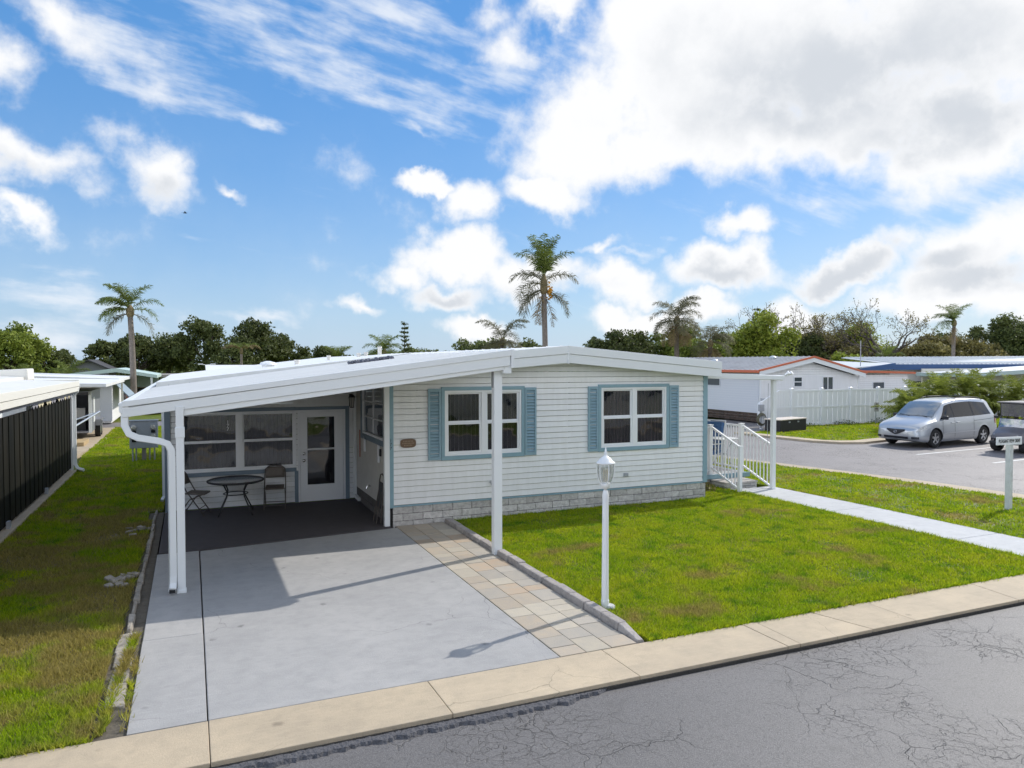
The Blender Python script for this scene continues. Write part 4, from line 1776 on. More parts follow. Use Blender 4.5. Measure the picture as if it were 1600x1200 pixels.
# ================================================================== PORCH
porch = thing('porch', 'white railed side porch with block steps and a flat roof on a square post', 'porch', (12.0, 15.5, 0))
deck_m = mat('deck_board', (0.30, 0.28, 0.28), 0.8, var=0.4, vscale=8, rnd=0.1)
deckwhite = mat('deck_white', (0.55, 0.56, 0.57), 0.7, var=0.3, vscale=6)
DZ = 0.27
DF = 14.95
for i in range(16):
    y0 = DF + 0.03 + i * 0.19
    s = MB()
    s.box(10.90, 13.15, y0, y0 + 0.182, DZ - 0.03, DZ)
    s.build('deck_board', deckwhite if i < 2 else deck_m, porch, bevel=.003)
s = MB()
s.box(10.90, 13.28, DF - 0.02, DF + 0.025, DZ - 0.11, DZ + .004)
s.build('deck_fascia', blue_trim, porch, bevel=.005)
s = MB()
s.box(13.155, 13.20, DF + .03, 18.02, DZ - 0.11, DZ + .004)
s.build('deck_fascia', blue_trim, porch, bevel=.005)
skirt('x', DF + 0.03, 10.9, 13.15, -0.06, DZ - 0.115, 2, -1, porch, m=mat('porch_block', (0.55, 0.54, 0.52), 0.85, var=0.5, vscale=12, col2=(0.38, 0.37, 0.36), bump=0.02, bscale=24, rnd=0.1))
# block steps
stepm = MATS['porch_block']
for (y0, y1, z1_, x0, x1) in ((14.30, 14.62, 0.115, 11.98, 13.0), (14.62, 14.93, 0.20, 11.98, 13.0)):
    pass
skirt('x', 14.36, 12.02, 12.98, -0.03, 0.115, 2, -1, porch, bl=0.3, m=stepm)
skirt('y', 12.02, 14.37, 14.9, -0.03, 0.115, 2, -1, porch, bl=0.3, m=stepm)
for x0, x1 in ((12.01, 12.34), (12.345, 12.665), (12.67, 12.99)):
    s = MB()
    s.box(x0, x1, 14.33, 14.93, 0.118, 0.16)
    s.build('step_cap', mat('step_cap', (0.52, 0.49, 0.46), 0.85, var=0.6, vscale=8, col2=(0.36, 0.33, 0.31), rnd=.08), porch, bevel=.006)
s = MB()
s.box(12.04, 12.97, 14.40, 14.9, 0.0, 0.116)
s.build('step_core', dirt, porch)

rail_m = white_vinyl


def rail_run(a, b_, top, low, nb, parent, post0=False, post1=False, w=0.045):
    """level or sloping rail between two points; a and b_ are (x, y, zfloor) """
    a, b_ = Vector(a), Vector(b_)
    s = MB()
    s.bar(a + Vector((0, 0, top)), b_ + Vector((0, 0, top)), 0.055, 0.045)
    s.build('top_rail', rail_m, parent, bevel=.004)
    s = MB()
    s.bar(a + Vector((0, 0, low)), b_ + Vector((0, 0, low)), 0.045, 0.04)
    s.build('bottom_rail', rail_m, parent, bevel=.004)
    me = None
    off = wloc(parent)
    for i in range(nb):
        t = (i + 1) / (nb + 1)
        p = a.lerp(b_, t)
        if me is None:
            q = MB()
            q.box(-.011, .011, -.011, .011, low, top)
            me = q.mesh('baluster', rail_m)
        inst(me, 'baluster', parent, (p.x - off.x, p.y - off.y, p.z - off.z))


def rail_post(x, y, z0, z1, parent, w=0.085, cap=True):
    s = MB()
    s.box(x - w / 2, x + w / 2, y - w / 2, y + w / 2, z0, z1)
    if cap:
        s.box(x - w / 2 - .012, x + w / 2 + .012, y - w / 2 - .012, y + w / 2 + .012, z1, z1 + .022)
    s.build('railing_post', rail_m, parent, bevel=.005)


PX0, PX1 = 12.05, 13.05
# stair rails (run from the deck down towards the street)
for px_ in (PX0, PX1):
    rail_run((px_, DF - .02, DZ), (px_, 13.94, -0.11), 1.20, 0.18, 7, porch)
    rail_post(px_, DF + .06, DZ, 1.52, porch, 0.10)
rail_post(PX0, 13.90, 0.0, 1.09, porch)
# deck rails
rail_run((10.95, DF + .06, DZ), (PX0 - .05, DF + .06, DZ), 1.20, 0.10, 8, porch)
rail_run((13.10, DF + .12, DZ), (13.10, 16.35, DZ), 1.20, 0.10, 12, porch)
rail_post(13.10, 16.40, DZ, 1.52, porch)
rail_run((13.10, 16.45, DZ), (13.10, 17.9, DZ), 1.20, 0.10, 12, porch)
rail_post(13.10, 17.95, DZ, 1.52, porch)
rail_run((10.95, 17.95, DZ), (13.05, 17.95, DZ), 1.20, 0.10, 18, porch)
# roof, its front beam and post
s = MB()
s.prism([(10.93, 13.80, 2.86), (13.20, 13.80, 2.775), (13.20, 13.80, 2.70), (10.93, 13.80, 2.785)], (0, 13.80, 0), (0, 18.1, 0))
s.build('porch_roof', roof_m, porch, bevel=.005)
s = MB()
s.prism([(10.93, 13.74, 2.868), (13.26, 13.74, 2.785), (13.26, 13.74, 2.685), (10.93, 13.74, 2.74)], (0, 13.74, 0), (0, 13.795, 0))
s.build('porch_fascia', white_metal, porch, bevel=.006)
s = MB()
s.prism([(13.21, 13.80, 2.79), (13.33, 13.80, 2.80), (13.33, 13.80, 2.71), (13.27, 13.80, 2.67), (13.21, 13.80, 2.68)], (0, 13.80, 0), (0, 18.1, 0))
s.build('porch_gutter', white_metal, porch, bevel=.006)
s = MB()
s.box(13.0, 13.10, 13.83, 13.93, 0.0, 2.70)
s.box(12.985, 13.115, 13.815, 13.945, 0.016, 0.03)
s.build('porch_post', white_metal, porch, bevel=.006)
s = MB()
s.box(12.96, 13.06, 17.9, 18.0, DZ, 2.70)
s.build('porch_post', white_metal, porch, bevel=.006)
# floodlight pair on the eave
fl = thing('floodlight', 'white twin floodlight at the corner of the porch roof', 'floodlight', (13.36, 13.80, 2.84))
for k, (dx, dz) in enumerate(((0.03, 0.0), (0.13, 0.02))):
    s = MB()
    p0 = Vector((13.30 + dx, 13.80, 2.80))
    d = Vector((0.35, -0.6, -.15 + .6)).normalized()
    rr_ = [p0, p0 + d * .05, p0 + d * .10, p0 + d * .12]
    s.tube(rr_, [0.02, .03, .05, .052], 10)
    s.build('lamp_head', white_vinyl, fl, auto=40)
s = MB()
s.lathe([(0.035, -.035), (0.035, .0)], (13.37, 13.83, 2.80), 8)
s.build('lamp_base', white_vinyl, fl)
# loose cable
s = MB()
s.tube([(12.93, 13.93, 2.6), (12.945, 13.95, 2.0), (12.94, 13.96, 1.5), (12.97, 13.97, 1.1)], 0.006, 5)
tag(s.build('hanging_cable', grey_metal, None), 'thin grey cable hanging beside the porch post', 'cable')

# porch furniture
def porch_chair(loc, rz):
    t = thing('porch_chair', 'white tube porch chair with a blue cushion behind the stair railing', 'chair', loc, rz)
    cush = mat('blue_cushion', (0.035, 0.10, 0.26), 0.85, var=0.6, vscale=18, col2=(0.12, 0.22, 0.38))
    s = MB()
    s.cbox((0, 0.0, 0.42), (0.50, 0.50, 0.09), Euler((R(4), 0, 0)).to_matrix())
    s.build('seat_cushion', cush, t, local=True, bevel=.03)
    s = MB()
    s.cbox((0, 0.25, 0.80), (0.48, 0.09, 0.66), Euler((R(-14), 0, 0)).to_matrix())
    s.build('back_cushion', cush, t, local=True, bevel=.03)
    for sx_ in (-1, 1):
        s = MB()
        s.tube([(sx_ * .27, -.25, 0), (sx_ * .27, -.24, .60), (sx_ * .27, -.18, .63), (sx_ * .27, .22, .62), (sx_ * .27, .33, .60)], .014, 8)
        s.build('armrest', white_metal, t, local=True)
        s = MB()
        s.tube([(sx_ * .25, .30, 0), (sx_ * .25, .20, .4), (sx_ * .25, .38, 1.15)], .014, 8)
        s.build('leg', white_metal, t, local=True)
    s = MB()
    s.tube([(-.25, .38, 1.15), (.25, .38, 1.15)], .014, 8)
    s.build('top_bar', white_metal, t, local=True)
    s = MB()
    s.tube([(-.27, -.24, .37), (.27, -.24, .37)], .014, 8)
    s.build('seat_bar', white_metal, t, local=True)
    return t


pc = porch_chair((12.55, 15.75, DZ), R(-75))
pc.scale = (1.1, 1.1, 1.12)
t = thing('porch_table', 'small square white porch table with thin curved legs', 'table', (12.72, 15.35, DZ))
t.scale = (0.85, 0.85, 1.25)
s = MB()
s.box(-.36, .36, -.36, .36, .68, .705)
s.build('tabletop', white_vinyl, t, local=True, bevel=.008)
for k in range(4):
    a = R(45 + 90 * k)
    s = MB()
    s.tube([(.40 * math.cos(a), .40 * math.sin(a), 0), (.16 * math.cos(a), .16 * math.sin(a), .28), (.13 * math.cos(a), .13 * math.sin(a), .42), (.32 * math.cos(a), .32 * math.sin(a), .68)], .011, 7)
    s.build('leg', grey_metal, t, local=True)
s = MB()
s.tube([(.14 * math.cos(R(k * 30)), .14 * math.sin(R(k * 30)), .36) for k in range(13)], .009, 6, caps=False)
s.build('leg_ring', grey_metal, t, local=True)

# ================================================================== CARPORT FURNITURE
tbl = thing('patio_table', 'round glass patio table on bowed dark legs in the carport', 'table', (0.83, 16.02, 0.018))
s = MB()
s.lathe([(0.50, .675), (0.50, .683)], n=36)
s.build('glass_top', mat('smoked_glass', (0.10, 0.10, 0.105), 0.12, spec=0.6), tbl, local=True)
s = MB()
s.tube([(0.535 * math.cos(R(k * 10)), 0.535 * math.sin(R(k * 10)), .678) for k in range(37)], .022, 7, caps=False)
s.build('table_rim', black_metal, tbl, local=True, smooth=True)
for k in range(4):
    a = R(40 + 90 * k)
    c_, s_ = math.cos(a), math.sin(a)
    s = MB()
    s.tube([(.46 * c_, .46 * s_, 0), (.36 * c_, .36 * s_, .16), (.24 * c_, .24 * s_, .36), (.22 * c_, .22 * s_, .46), (.30 * c_, .30 * s_, .60), (.40 * c_, .40 * s_, .672)], .015, 7)
    s.build('leg', black_metal, tbl, local=True, smooth=True)
s = MB()
s.tube([(.235 * math.cos(R(k * 15)), .235 * math.sin(R(k * 15)), .41) for k in range(25)], .011, 6, caps=False)
s.build('leg_ring', black_metal, tbl, local=True, smooth=True)

frame_br = mat('chair_frame', (0.10, 0.085, 0.075), 0.45)
seat_br = mat('chair_vinyl', (0.17, 0.145, 0.125), 0.6, var=0.3, vscale=10)


def folding_chair(loc, rz, label):
    t = thing('folding_chair', label, 'chair', loc, rz, 'folding chairs at the carport table')
    # front of the chair looks to -y
    s = MB()
    s.tube([(-.215, -.24, 0), (-.215, .10, .50), (-.21, .20, .70), (-.20, .235, .80), (-.13, .25, .855), (0, .255, .865), (.13, .25, .855), (.20, .235, .80), (.21, .20, .70), (.215, .10, .50), (.215, -.24, 0)], .012, 7)
    s.build('back_frame', frame_br, t, local=True, smooth=True)
    s = MB()
    pts = []
    for z, y in ((.62, .17), (.70, .20), (.78, .225), (.84, .248)):
        w_ = .19 if z < .8 else .14
        pts.append([(-w_, y - .004, z), (-w_ / 2, y + .018, z), (0, y + .024, z), (w_ / 2, y + .018, z), (w_, y - .004, z)])
    vv = [p for r_ in pts for p in r_]
    ff = [(i * 5 + k, i * 5 + k + 1, (i + 1) * 5 + k + 1, (i + 1) * 5 + k) for i in range(3) for k in range(4)]
    s.add(vv, ff)
    o = s.build('backrest', seat_br, t, local=True, smooth=True)
    so = o.modifiers.new('solid', 'SOLIDIFY')
    so.thickness = .02
    s = MB()
    s.cbox((0, -.05, .445), (.38, .39, .035), Euler((R(3), 0, 0)).to_matrix())
    s.build('seat', seat_br, t, local=True, bevel=.015)
    for sx_ in (-1, 1):
        s = MB()
        s.tube([(sx_ * .205, .28, 0), (sx_ * .205, .05, .33), (sx_ * .205, -.21, .44)], .012, 7)
        s.build('leg', frame_br, t, local=True)
    for (y, z) in ((-.19, .075), (-.14, .15)):
        s = MB()
        s.tube([(-.21, y, z), (.21, y, z)], .009, 6)
        s.build('stretcher', frame_br, t, local=True)
    s = MB()
    s.tube([(-.205, .22, .085), (.205, .22, .085)], .009, 6)
    s.build('stretcher', frame_br, t, local=True)
    return t


folding_chair((1.63, 16.32, 0.018), R(-8), 'brown folding chair right of the round glass carport table')
folding_chair((0.07, 16.22, 0.018), R(72), 'brown folding chair left of the carport table, half behind the front post')

# folded chairs / trolley leaning on the side wall
t = thing('folded_chair', 'dark folded chair leaning on the carport wall behind the corner post', 'chair', (3.30, 14.02, 0.018))
s = MB()
s.tube([(.02, -.16, 0), (.08, -.16, .80), (.09, -.12, .90), (.09, 0, .93), (.09, .12, .90), (.08, .16, .80), (.02, .16, 0)], .013, 7)
s.build('back_frame', frame_br, t, local=True)
s = MB()
s.cbox((.055, 0, .52), (.03, .30, .50), Euler((0, R(5), 0)).to_matrix())
s.build('seat', mat('dark_fabric', (0.06, 0.06, 0.065), 0.85), t, local=True, bevel=.012)
for y in (-.12, .12):
    s = MB()
    s.tube([(-.06, y, 0), (.05, y, .60)], .011, 6)
    s.build('leg', frame_br, t, local=True)

# ================================================================== LAMP POST
lp = thing('lamp_post', 'white fluted lamp post with clear globe lantern on the front lawn', 'lamp post', (4.78, 7.98, 0))
s = MB()
prof = []
nfl = 12
vv, ff = [], []
hs_ = [(0.0, .052), (0.10, .050), (0.11, .046), (0.60, .044), (1.36, .040), (1.40, .043), (1.44, .040), (1.47, .034), (1.50, .022)]
NN = 48
for h_, r_ in hs_:
    for k in range(NN):
        a = 2 * math.pi * k / NN
        rr_ = r_ * (1 - 0.045 * (0.5 + 0.5 * math.cos(a * nfl))) if 0.1 < h_ < 1.41 else r_
        vv.append((rr_ * math.cos(a), rr_ * math.sin(a), h_))
for i in range(len(hs_) - 1):
    for k in range(NN):
        ff.append((i * NN + k, i * NN + (k + 1) % NN, (i + 1) * NN + (k + 1) % NN, (i + 1) * NN + k))
ff.append(tuple(range(NN - 1, -1, -1)))
s.add(vv, ff)
s.build('post', white_metal, lp, local=True)
s = MB()
s.lathe([(0.085, 0.0), (0.075, .025), (0.058, .04)], (0.05, -.02, 0), 9)
s.build('post_footing', concrete_white, lp, local=True)
s = MB()
s.lathe([(0.016, 1.485), (0.02, 1.515), (0.05, 1.535), (0.062, 1.56), (0.066, 1.585), (0.06, 1.592)], n=16)
s.build('lamp_cup', white_metal, lp, local=True, smooth=True)
s = MB()
vv, ff = [], []
for h_, r_ in ((1.588, .060), (1.62, .078), (1.66, .093), (1.71, .103), (1.76, .106), (1.81, .103), (1.83, .099)):
    for k in range(24):
        a = 2 * math.pi * k / 24
        vv.append((r_ * math.cos(a), r_ * math.sin(a), h_))
for i in range(6):
    for k in range(24):
        ff.append((i * 24 + k, i * 24 + (k + 1) % 24, (i + 1) * 24 + (k + 1) % 24, (i + 1) * 24 + k))
s.add(vv, ff)
s.build('globe', clear_glass, lp, local=True, smooth=True)
for k in range(6):
    a = R(60 * k + 20)
    s = MB()
    s.tube([(r_ * math.cos(a), r_ * math.sin(a), h_) for h_, r_ in ((1.58, .063), (1.62, .083), (1.66, .098), (1.71, .108), (1.76, .111), (1.81, .108), (1.835, .103))], .006, 5)
    s.build('globe_rib', white_metal, lp, local=True)
s = MB()
s.lathe([(0.112, 1.828), (0.122, 1.838), (0.118, 1.85), (0.09, 1.868), (0.075, 1.893), (0.055, 1.91), (0.03, 1.925), (0.016, 1.945), (0.022, 1.96), (0.014, 1.985), (0.003, 2.035)], n=20)
s.build('lamp_cap', white_metal, lp, local=True, smooth=True)
for k in range(3):
    a = R(120 * k)
    s = MB()
    x, y = .025 * math.cos(a), .025 * math.sin(a)
    s.lathe([(0.007, 1.60), (0.007, 1.69), (0.009, 1.71), (0.012, 1.735), (0.003, 1.77)], (x, y, 0), 8)
    s.build('candle', mat('candle_bulb', (0.75, 0.70, 0.58), 0.4), lp, local=True, smooth=True)

# ================================================================== STREET SIGN
ss = thing('street_sign', 'small white street name sign reading PLEASANT VIEW DRIVE on a square post', 'sign', (15.80, 9.95, 0))
s = MB()
s.box(-.052, .052, -.05, .05, 0, 1.40)
s.build('post', mat('sign_post', (0.70, 0.72, 0.72), 0.6, var=0.4, vscale=8), ss, local=True, bevel=.006)
s = MB()
s.cbox((-.13, -.07, 1.47), (.74, .02, .165), Euler((0, R(0.6), R(-4))).to_matrix())
s.build('sign_board', white_vinyl, ss, local=True, bevel=.003)
for (x, z) in ((-.2, 1.50), (.05, 1.50), (0.0, 1.43)):
    pass
text_mesh('lettering', 'PLEASANT VIEW DRIVE', 0.108, num_b, ss, (-.13, -.083, 1.467), (R(90), 0, R(-4)), spacing=0.98, sx=0.575)

# utility cover in the lawn
s = MB()
s.lathe([(0.09, -.02), (0.09, .018), (0.06, .024)], (4.15 + .72, 11.7, 0), 14)
tag(s.build('valve_cover', concrete_tan, None), 'round pale valve cover in the lawn beside the carport post', 'valve cover')
# a leaf on the road
s = MB()
vv = [(-.05, 0, 0), (-.02, .018, .012), (.03, .016, .010), (.055, 0, 0.004), (.03, -.016, .012), (-.02, -.018, .008)]
s.add([(2.05 + x, 4.93 + y, -.056 + z) for x, y, z in vv], [(0, 1, 2, 3, 4, 5)])
tag(s.build('dry_leaf', mat('dry_leaf', (0.5, 0.42, 0.3), 0.8), None), 'single dry leaf lying on the front road', 'leaf')

# ================================================================== VEHICLES
def cat_interp(st, n):
    """Catmull-Rom through stations (list of tuples, first value x) -> n samples"""
    st = [np.array(s_, float) for s_ in st]
    k = len(st) - 1
    out = []
    for i in range(n):
        t = i / (n - 1) * k
        j = min(int(t), k - 1)
        u = t - j
        p0, p1, p2, p3 = st[max(j - 1, 0)], st[j], st[j + 1], st[min(j + 2, k)]
        out.append(0.5 * ((2 * p1) + (p2 - p0) * u + (2 * p0 - 5 * p1 + 4 * p2 - p3) * u * u + (3 * p1 - p0 - 3 * p2 + p3) * u ** 3))
    return out


def make_wheel(name, parent, x, y, r, w, side, spokes=5):
    """wheel with its axle along y; side +1/-1 is the outer face"""
    s = MB()
    s.lathe([(r * .60, -w / 2), (r * .92, -w / 2), (r, -w * .32), (r, w * .32), (r * .92, w / 2), (r * .60, w / 2), (r * .60, w * .30), (r * .60, -w * .30)], (x, y, r), 28, 'Y', caps=False)
    wh = s.build(name, black_rubber, parent, local=True, auto=35)
    s = MB()
    s.lathe([(r * .66, w * .40 * side), (r * .62, w * .48 * side), (r * .57, w * .44 * side), (r * .55, 0.0)], (x, y, r), 28, 'Y', caps=False)
    rim = s.build('rim', rim_m, wh, local=True, auto=40)
    for k in range(spokes):
        a = 2 * math.pi * k / spokes + .3
        q = MB()
        yy = y + w * .38 * side
        q.bar((x + .02 * math.cos(a), yy, r + .02 * math.sin(a)), (x + r * .57 * math.cos(a), yy, r + r * .57 * math.sin(a)), r * .20, .03, up=(0, 1, 0))
        q.build('spoke', rim_m, rim, local=True, bevel=.006)
    q = MB()
    q.lathe([(r * .17, w * .36), (r * .15, w * .47), (r * .05, w * .48)], (x, y, r), 12, 'Y')
    if side < 0:
        q.v = [(a_, 2 * y - b_, c_) for a_, b_, c_ in q.v]
    q.build('hub', rim_m, rim, local=True)
    q = MB()
    q.lathe([(r * .58, -.01), (r * .58, .01)], (x, y, r), 24, 'Y')
    q.build('brake_shadow', dark_void, rim, local=True)
    return wh


rim_m = mat('alloy_rim', (0.55, 0.56, 0.58), 0.3, metal=0.85)
van_paint = mat('van_paint', (0.50, 0.53, 0.57), 0.28, metal=0.55, coat=0.6, spec=0.5)
car_glass = mat('car_glass', (0.012, 0.014, 0.02), 0.04, spec=0.45)
plastic_dark = mat('plastic_dark', (0.02, 0.022, 0.03), 0.5)
lamp_lens = mat('lamp_lens', (0.75, 0.76, 0.76), 0.2, coat=1.0, var=0.9, vscale=14, col2=(0.3, 0.31, 0.32))
amber = mat('lens_red', (0.35, 0.03, 0.02), 0.2, coat=0.8)


def loft_car(root, stations, paint, wheel_x, wheel_r, glass, n=56, track=0.80, wheel_w=.21):
    """stations: x, zbot, zbelt, ztop, wlow, wbelt, wroof; returns surface functions. body is one mesh with cut wheel arches"""
    S = cat_interp(stations, n)
    NS = []
    for a in S:
        x, zb, zl, zt, w0, w1, w2 = a
        h = zl - zb
        zr = zt - 0.055 * min(1, max(0, (zt - zl) / .5)) - 0.012
        half = [(w0 * .55, zb), (w0 * .93, zb + .015), (w0, zb + h * .16), (w0 * 1.012, zb + h * .45), (w1 * 1.008, zb + h * .72), (w1, zl - h * .05), (w1 - .012, zl), (w2 + (w1 - w2) * .5, zl + (zr - zl) * .5), (w2, zr), (w2 * .86, zt - .012), (w2 * .5, zt), (0, zt + .008)]
        NS.append(half)
    m = MB()
    K = len(NS[0])
    ring = []
    for a, half in zip(S, NS):
        pts = [(a[0], y, z) for y, z in half] + [(a[0], -y, z) for y, z in reversed(half[:-1])]
        ring.append(pts)
    C = len(ring[0])
    vv = [p for r_ in ring for p in r_]
    ff = []
    for i in range(len(ring) - 1):
        for k in range(C):
            ff.append((i * C + k, (i + 1) * C + k, (i + 1) * C + (k + 1) % C, i * C + (k + 1) % C))
    ff.append(tuple(range(C)))
    ff.append(tuple((len(ring) - 1) * C + k for k in range(C - 1, -1, -1)))
    m.add(vv, ff)
    body = m.build('body', paint, root, local=True)
    # recalc outward and cut the wheel arches
    import bmesh
    bm = bmesh.new()
    bm.from_mesh(body.data)
    bmesh.ops.recalc_face_normals(bm, faces=bm.faces)
    bm.to_mesh(body.data)
    bm.free()
    cutters = []
    for wx in wheel_x:
        for sd_ in (-1, 1):
            q = MB()
            q.lathe([(wheel_r * 1.17, -.17), (wheel_r * 1.17, .17)], (wx, sd_ * (track + .03), wheel_r), 32, 'Y')
            c = q.build('cutter', dark_void, root, local=True)
            bm = bmesh.new()
            bm.from_mesh(c.data)
            bmesh.ops.recalc_face_normals(bm, faces=bm.faces)
            bm.to_mesh(c.data)
            bm.free()
            md = body.modifiers.new('cut', 'BOOLEAN')
            md.object = c
            md.operation = 'DIFFERENCE'
            md.solver = 'EXACT'
            cutters.append(c)
    dg = bpy.context.evaluated_depsgraph_get()
    dg.update()
    me = bpy.data.meshes.new_from_object(body.evaluated_get(dg))
    body.modifiers.clear()
    body.data = me
    me.materials.clear()
    me.materials.append(paint)
    me.materials.append(dark_void)
    # the inside of the arches is dark
    for p in me.polygons:
        c = p.center
        inside = False
        for wx in wheel_x:
            if abs(c.y) > track - .3 and math.hypot(c.x - wx, c.z - wheel_r) < wheel_r * 1.172 and (abs(p.normal.y) < .3 or abs(c.y) < track + .03 - .16):
                inside = True
        p.material_index = 1 if inside else 0
        p.use_smooth = True
    es = body.modifiers.new('split', 'EDGE_SPLIT')
    es.split_angle = R(38)
    for c in cutters:
        bpy.data.objects.remove(c)

    def at(x):
        xs = [a[0] for a in S]
        for i in range(len(xs) - 1):
            if (xs[i] >= x >= xs[i + 1]):
                t = (xs[i] - x) / max(1e-6, xs[i] - xs[i + 1])
                return S[i] * (1 - t) + S[i + 1] * t
        return S[-1] if x < xs[-1] else S[0]

    def side_pt(x, t, sd_, off=.012):
        a = at(x)
        _, zb, zl, zt, w0, w1, w2 = a
        zr = zt - 0.055 * min(1, max(0, (zt - zl) / .5)) - 0.012
        z = zl + (zr - zl) * t
        y = (w1 - .012) + (w2 - (w1 - .012)) * t
        return (x, sd_ * (y + off), z + off * .3)

    def low_pt(x, t, sd_, off=.006):
        """t 0 at sill, 1 at belt"""
        a = at(x)
        _, zb, zl, zt, w0, w1, w2 = a
        z = zb + (zl - zb) * t
        ks = [(0.0, w0 * .93), (.16, w0), (.45, w0 * 1.012), (.72, w1 * 1.008), (.95, w1), (1.0, w1 - .012)]
        for (t0, y0), (t1, y1) in zip(ks[:-1], ks[1:]):
            if t0 <= t <= t1:
                y = y0 + (y1 - y0) * (t - t0) / (t1 - t0)
                break
        return (x, sd_ * (y + off), z)

    def top_pt(x, s_, off=.006):
        a = at(x)
        _, zb, zl, zt, w0, w1, w2 = a
        ks = [(0, zt + .008), (.5, zt), (.86, zt - .012), (1.0, zt - 0.055 * min(1, max(0, (zt - zl) / .5)) - 0.012)]
        b_ = abs(s_)
        for (t0, y0), (t1, y1) in zip(ks[:-1], ks[1:]):
            if t0 <= b_ <= t1 + 1e-9:
                z = y0 + (y1 - y0) * (b_ - t0) / (t1 - t0)
                break
        return (x + off * .5, s_ * w2, z + off)
    return body, side_pt, low_pt, top_pt, at


def patch(fn, quad, nu, nv, name, m, parent, sd_, thick=0.0):
    """quad: four (x, t) corners mapped on a surface function"""
    (a, b_, c, d) = quad
    vv = []
    for j in range(nv + 1):
        for i in range(nu + 1):
            u, v = i / nu, j / nv
            x = (a[0] * (1 - u) + b_[0] * u) * (1 - v) + (d[0] * (1 - u) + c[0] * u) * v
            t = (a[1] * (1 - u) + b_[1] * u) * (1 - v) + (d[1] * (1 - u) + c[1] * u) * v
            vv.append(fn(x, t, sd_) if sd_ is not None else fn(x, t))
    ff = []
    for j in range(nv):
        for i in range(nu):
            k = j * (nu + 1) + i
            ff.append((k, k + 1, k + nu + 2, k + nu + 1))
    s = MB()
    s.add(vv, ff)
    o = s.build(name, m, parent, local=True, smooth=True)
    return o


van = thing('minivan', 'silver grey minivan with roof rails parked beside the palm hedge', 'car', (26.85, 19.72, -0.06), math.pi + R(4))
VS = [(2.50, .42, .60, .66, .52, .48, .30), (2.44, .30, .68, .76, .74, .70, .48), (2.30, .24, .78, .86, .86, .83, .62), (2.05, .21, .87, .95, .93, .90, .70), (1.75, .20, .94, 1.03, .95, .93, .73),
      (1.50, .20, .99, 1.10, .95, .94, .74), (1.10, .20, 1.03, 1.40, .95, .94, .70), (0.72, .20, 1.05, 1.64, .95, .94, .67), (0.35, .20, 1.06, 1.73, .95, .94, .67), (-0.2, .20, 1.07, 1.775, .95, .94, .68),
      (-0.9, .20, 1.08, 1.785, .95, .94, .68), (-1.5, .21, 1.09, 1.765, .95, .93, .67), (-1.95, .23, 1.10, 1.725, .94, .92, .65), (-2.22, .26, 1.10, 1.66, .92, .90, .62), (-2.40, .30, 1.06, 1.35, .90, .87, .62), (-2.50, .36, .96, 1.04, .84, .81, .6), (-2.53, .45, .80, .86, .72, .70, .5)]
WX = (1.52, -1.50)
body, sp, lowp, tp, at_ = loft_car(van, VS, van_paint, WX, .345, car_glass)
for sd_ in (1, -1):
    patch(sp, ((1.28, .08), (0.42, .06), (0.42, .90), (0.72, .90)), 8, 5, 'side_window', car_glass, van, sd_)
    patch(sp, ((0.34, .06), (-0.78, .06), (-0.78, .91), (0.34, .90)), 8, 5, 'side_window', car_glass, van, sd_)
    patch(sp, ((-0.88, .06), (-2.02, .10), (-1.86, .86), (-0.88, .91)), 8, 5, 'side_window', car_glass, van, sd_)
    # black pillars between the panes
    patch(lambda x, t, s_: sp(x, t, s_, .011), ((0.42, .06), (0.34, .06), (0.34, .90), (0.42, .90)), 2, 4, 'door_pillar', plastic_dark, van, sd_)
    patch(lambda x, t, s_: sp(x, t, s_, .011), ((-0.78, .06), (-0.88, .06), (-0.88, .91), (-0.78, .91)), 2, 4, 'door_pillar', plastic_dark, van, sd_)
    # rubbing strip, door gaps, handles
    patch(lambda x, t, s_: lowp(x, t, s_, .016), ((1.02, .36), (-0.98, .38), (-0.98, .43), (1.02, .41)), 10, 1, 'rub_strip', mat('rub_strip', (0.60, 0.62, 0.65), 0.35, metal=.4), van, sd_)
    for xg in (1.12, 0.38, -0.83):
        patch(lambda x, t, s_: lowp(x, t, s_, .004), ((xg + .008, .10), (xg - .008, .10), (xg - .008, 1.0), (xg + .008, 1.0)), 1, 8, 'door_gap', plastic_dark, van, sd_)
    patch(lambda x, t, s_: lowp(x, t, s_, .004), ((-0.85, .83), (-2.2, .86), (-2.2, .875), (-0.85, .845)), 8, 1, 'slide_rail', plastic_dark, van, sd_)
    for xg in (0.52, 0.18):
        s = MB()
        p = Vector(lowp(xg, .82, sd_, .02))
        s.cbox(p, (.20, .035, .035))
        s.build('door_handle', van_paint, van, local=True, bevel=.01)
    s = MB()
    p = Vector(sp(1.05, .12, sd_, .10))
    s.cbox(p, (.12, .20, .14))
    s.build('mirror', plastic_dark, van, local=True, bevel=.035)
    # headlamp and fog lamp recess
    hp = [(2.40, .86), (2.03, .80), (2.05, .98), (2.32, 1.0)]
    patch(lambda x, t, s_: lowp(x, t, s_, .012), ((2.43, .74), (2.02, .72), (2.06, .97), (2.36, .98)), 8, 3, 'headlight', lamp_lens, van, sd_)
    patch(lambda x, t, s_: lowp(x, t, s_, .008), ((-2.28, .62), (-2.44, .62), (-2.40, 1.0), (-2.22, 1.0)), 3, 5, 'tail_light', amber, van, sd_)
    # roof rail
    s = MB()
    pts = []
    for i in range(13):
        x = 0.15 - 2.0 * i / 12
        a = at_(x)
        lift = .055 * min(1, min(i, 12 - i) / 1.5)
        pts.append((x, sd_ * a[6] * .93, a[3] + lift - .02))
    s.tube(pts, .016, 6)
    s.build('roof_rail', plastic_dark, van, local=True, smooth=True)
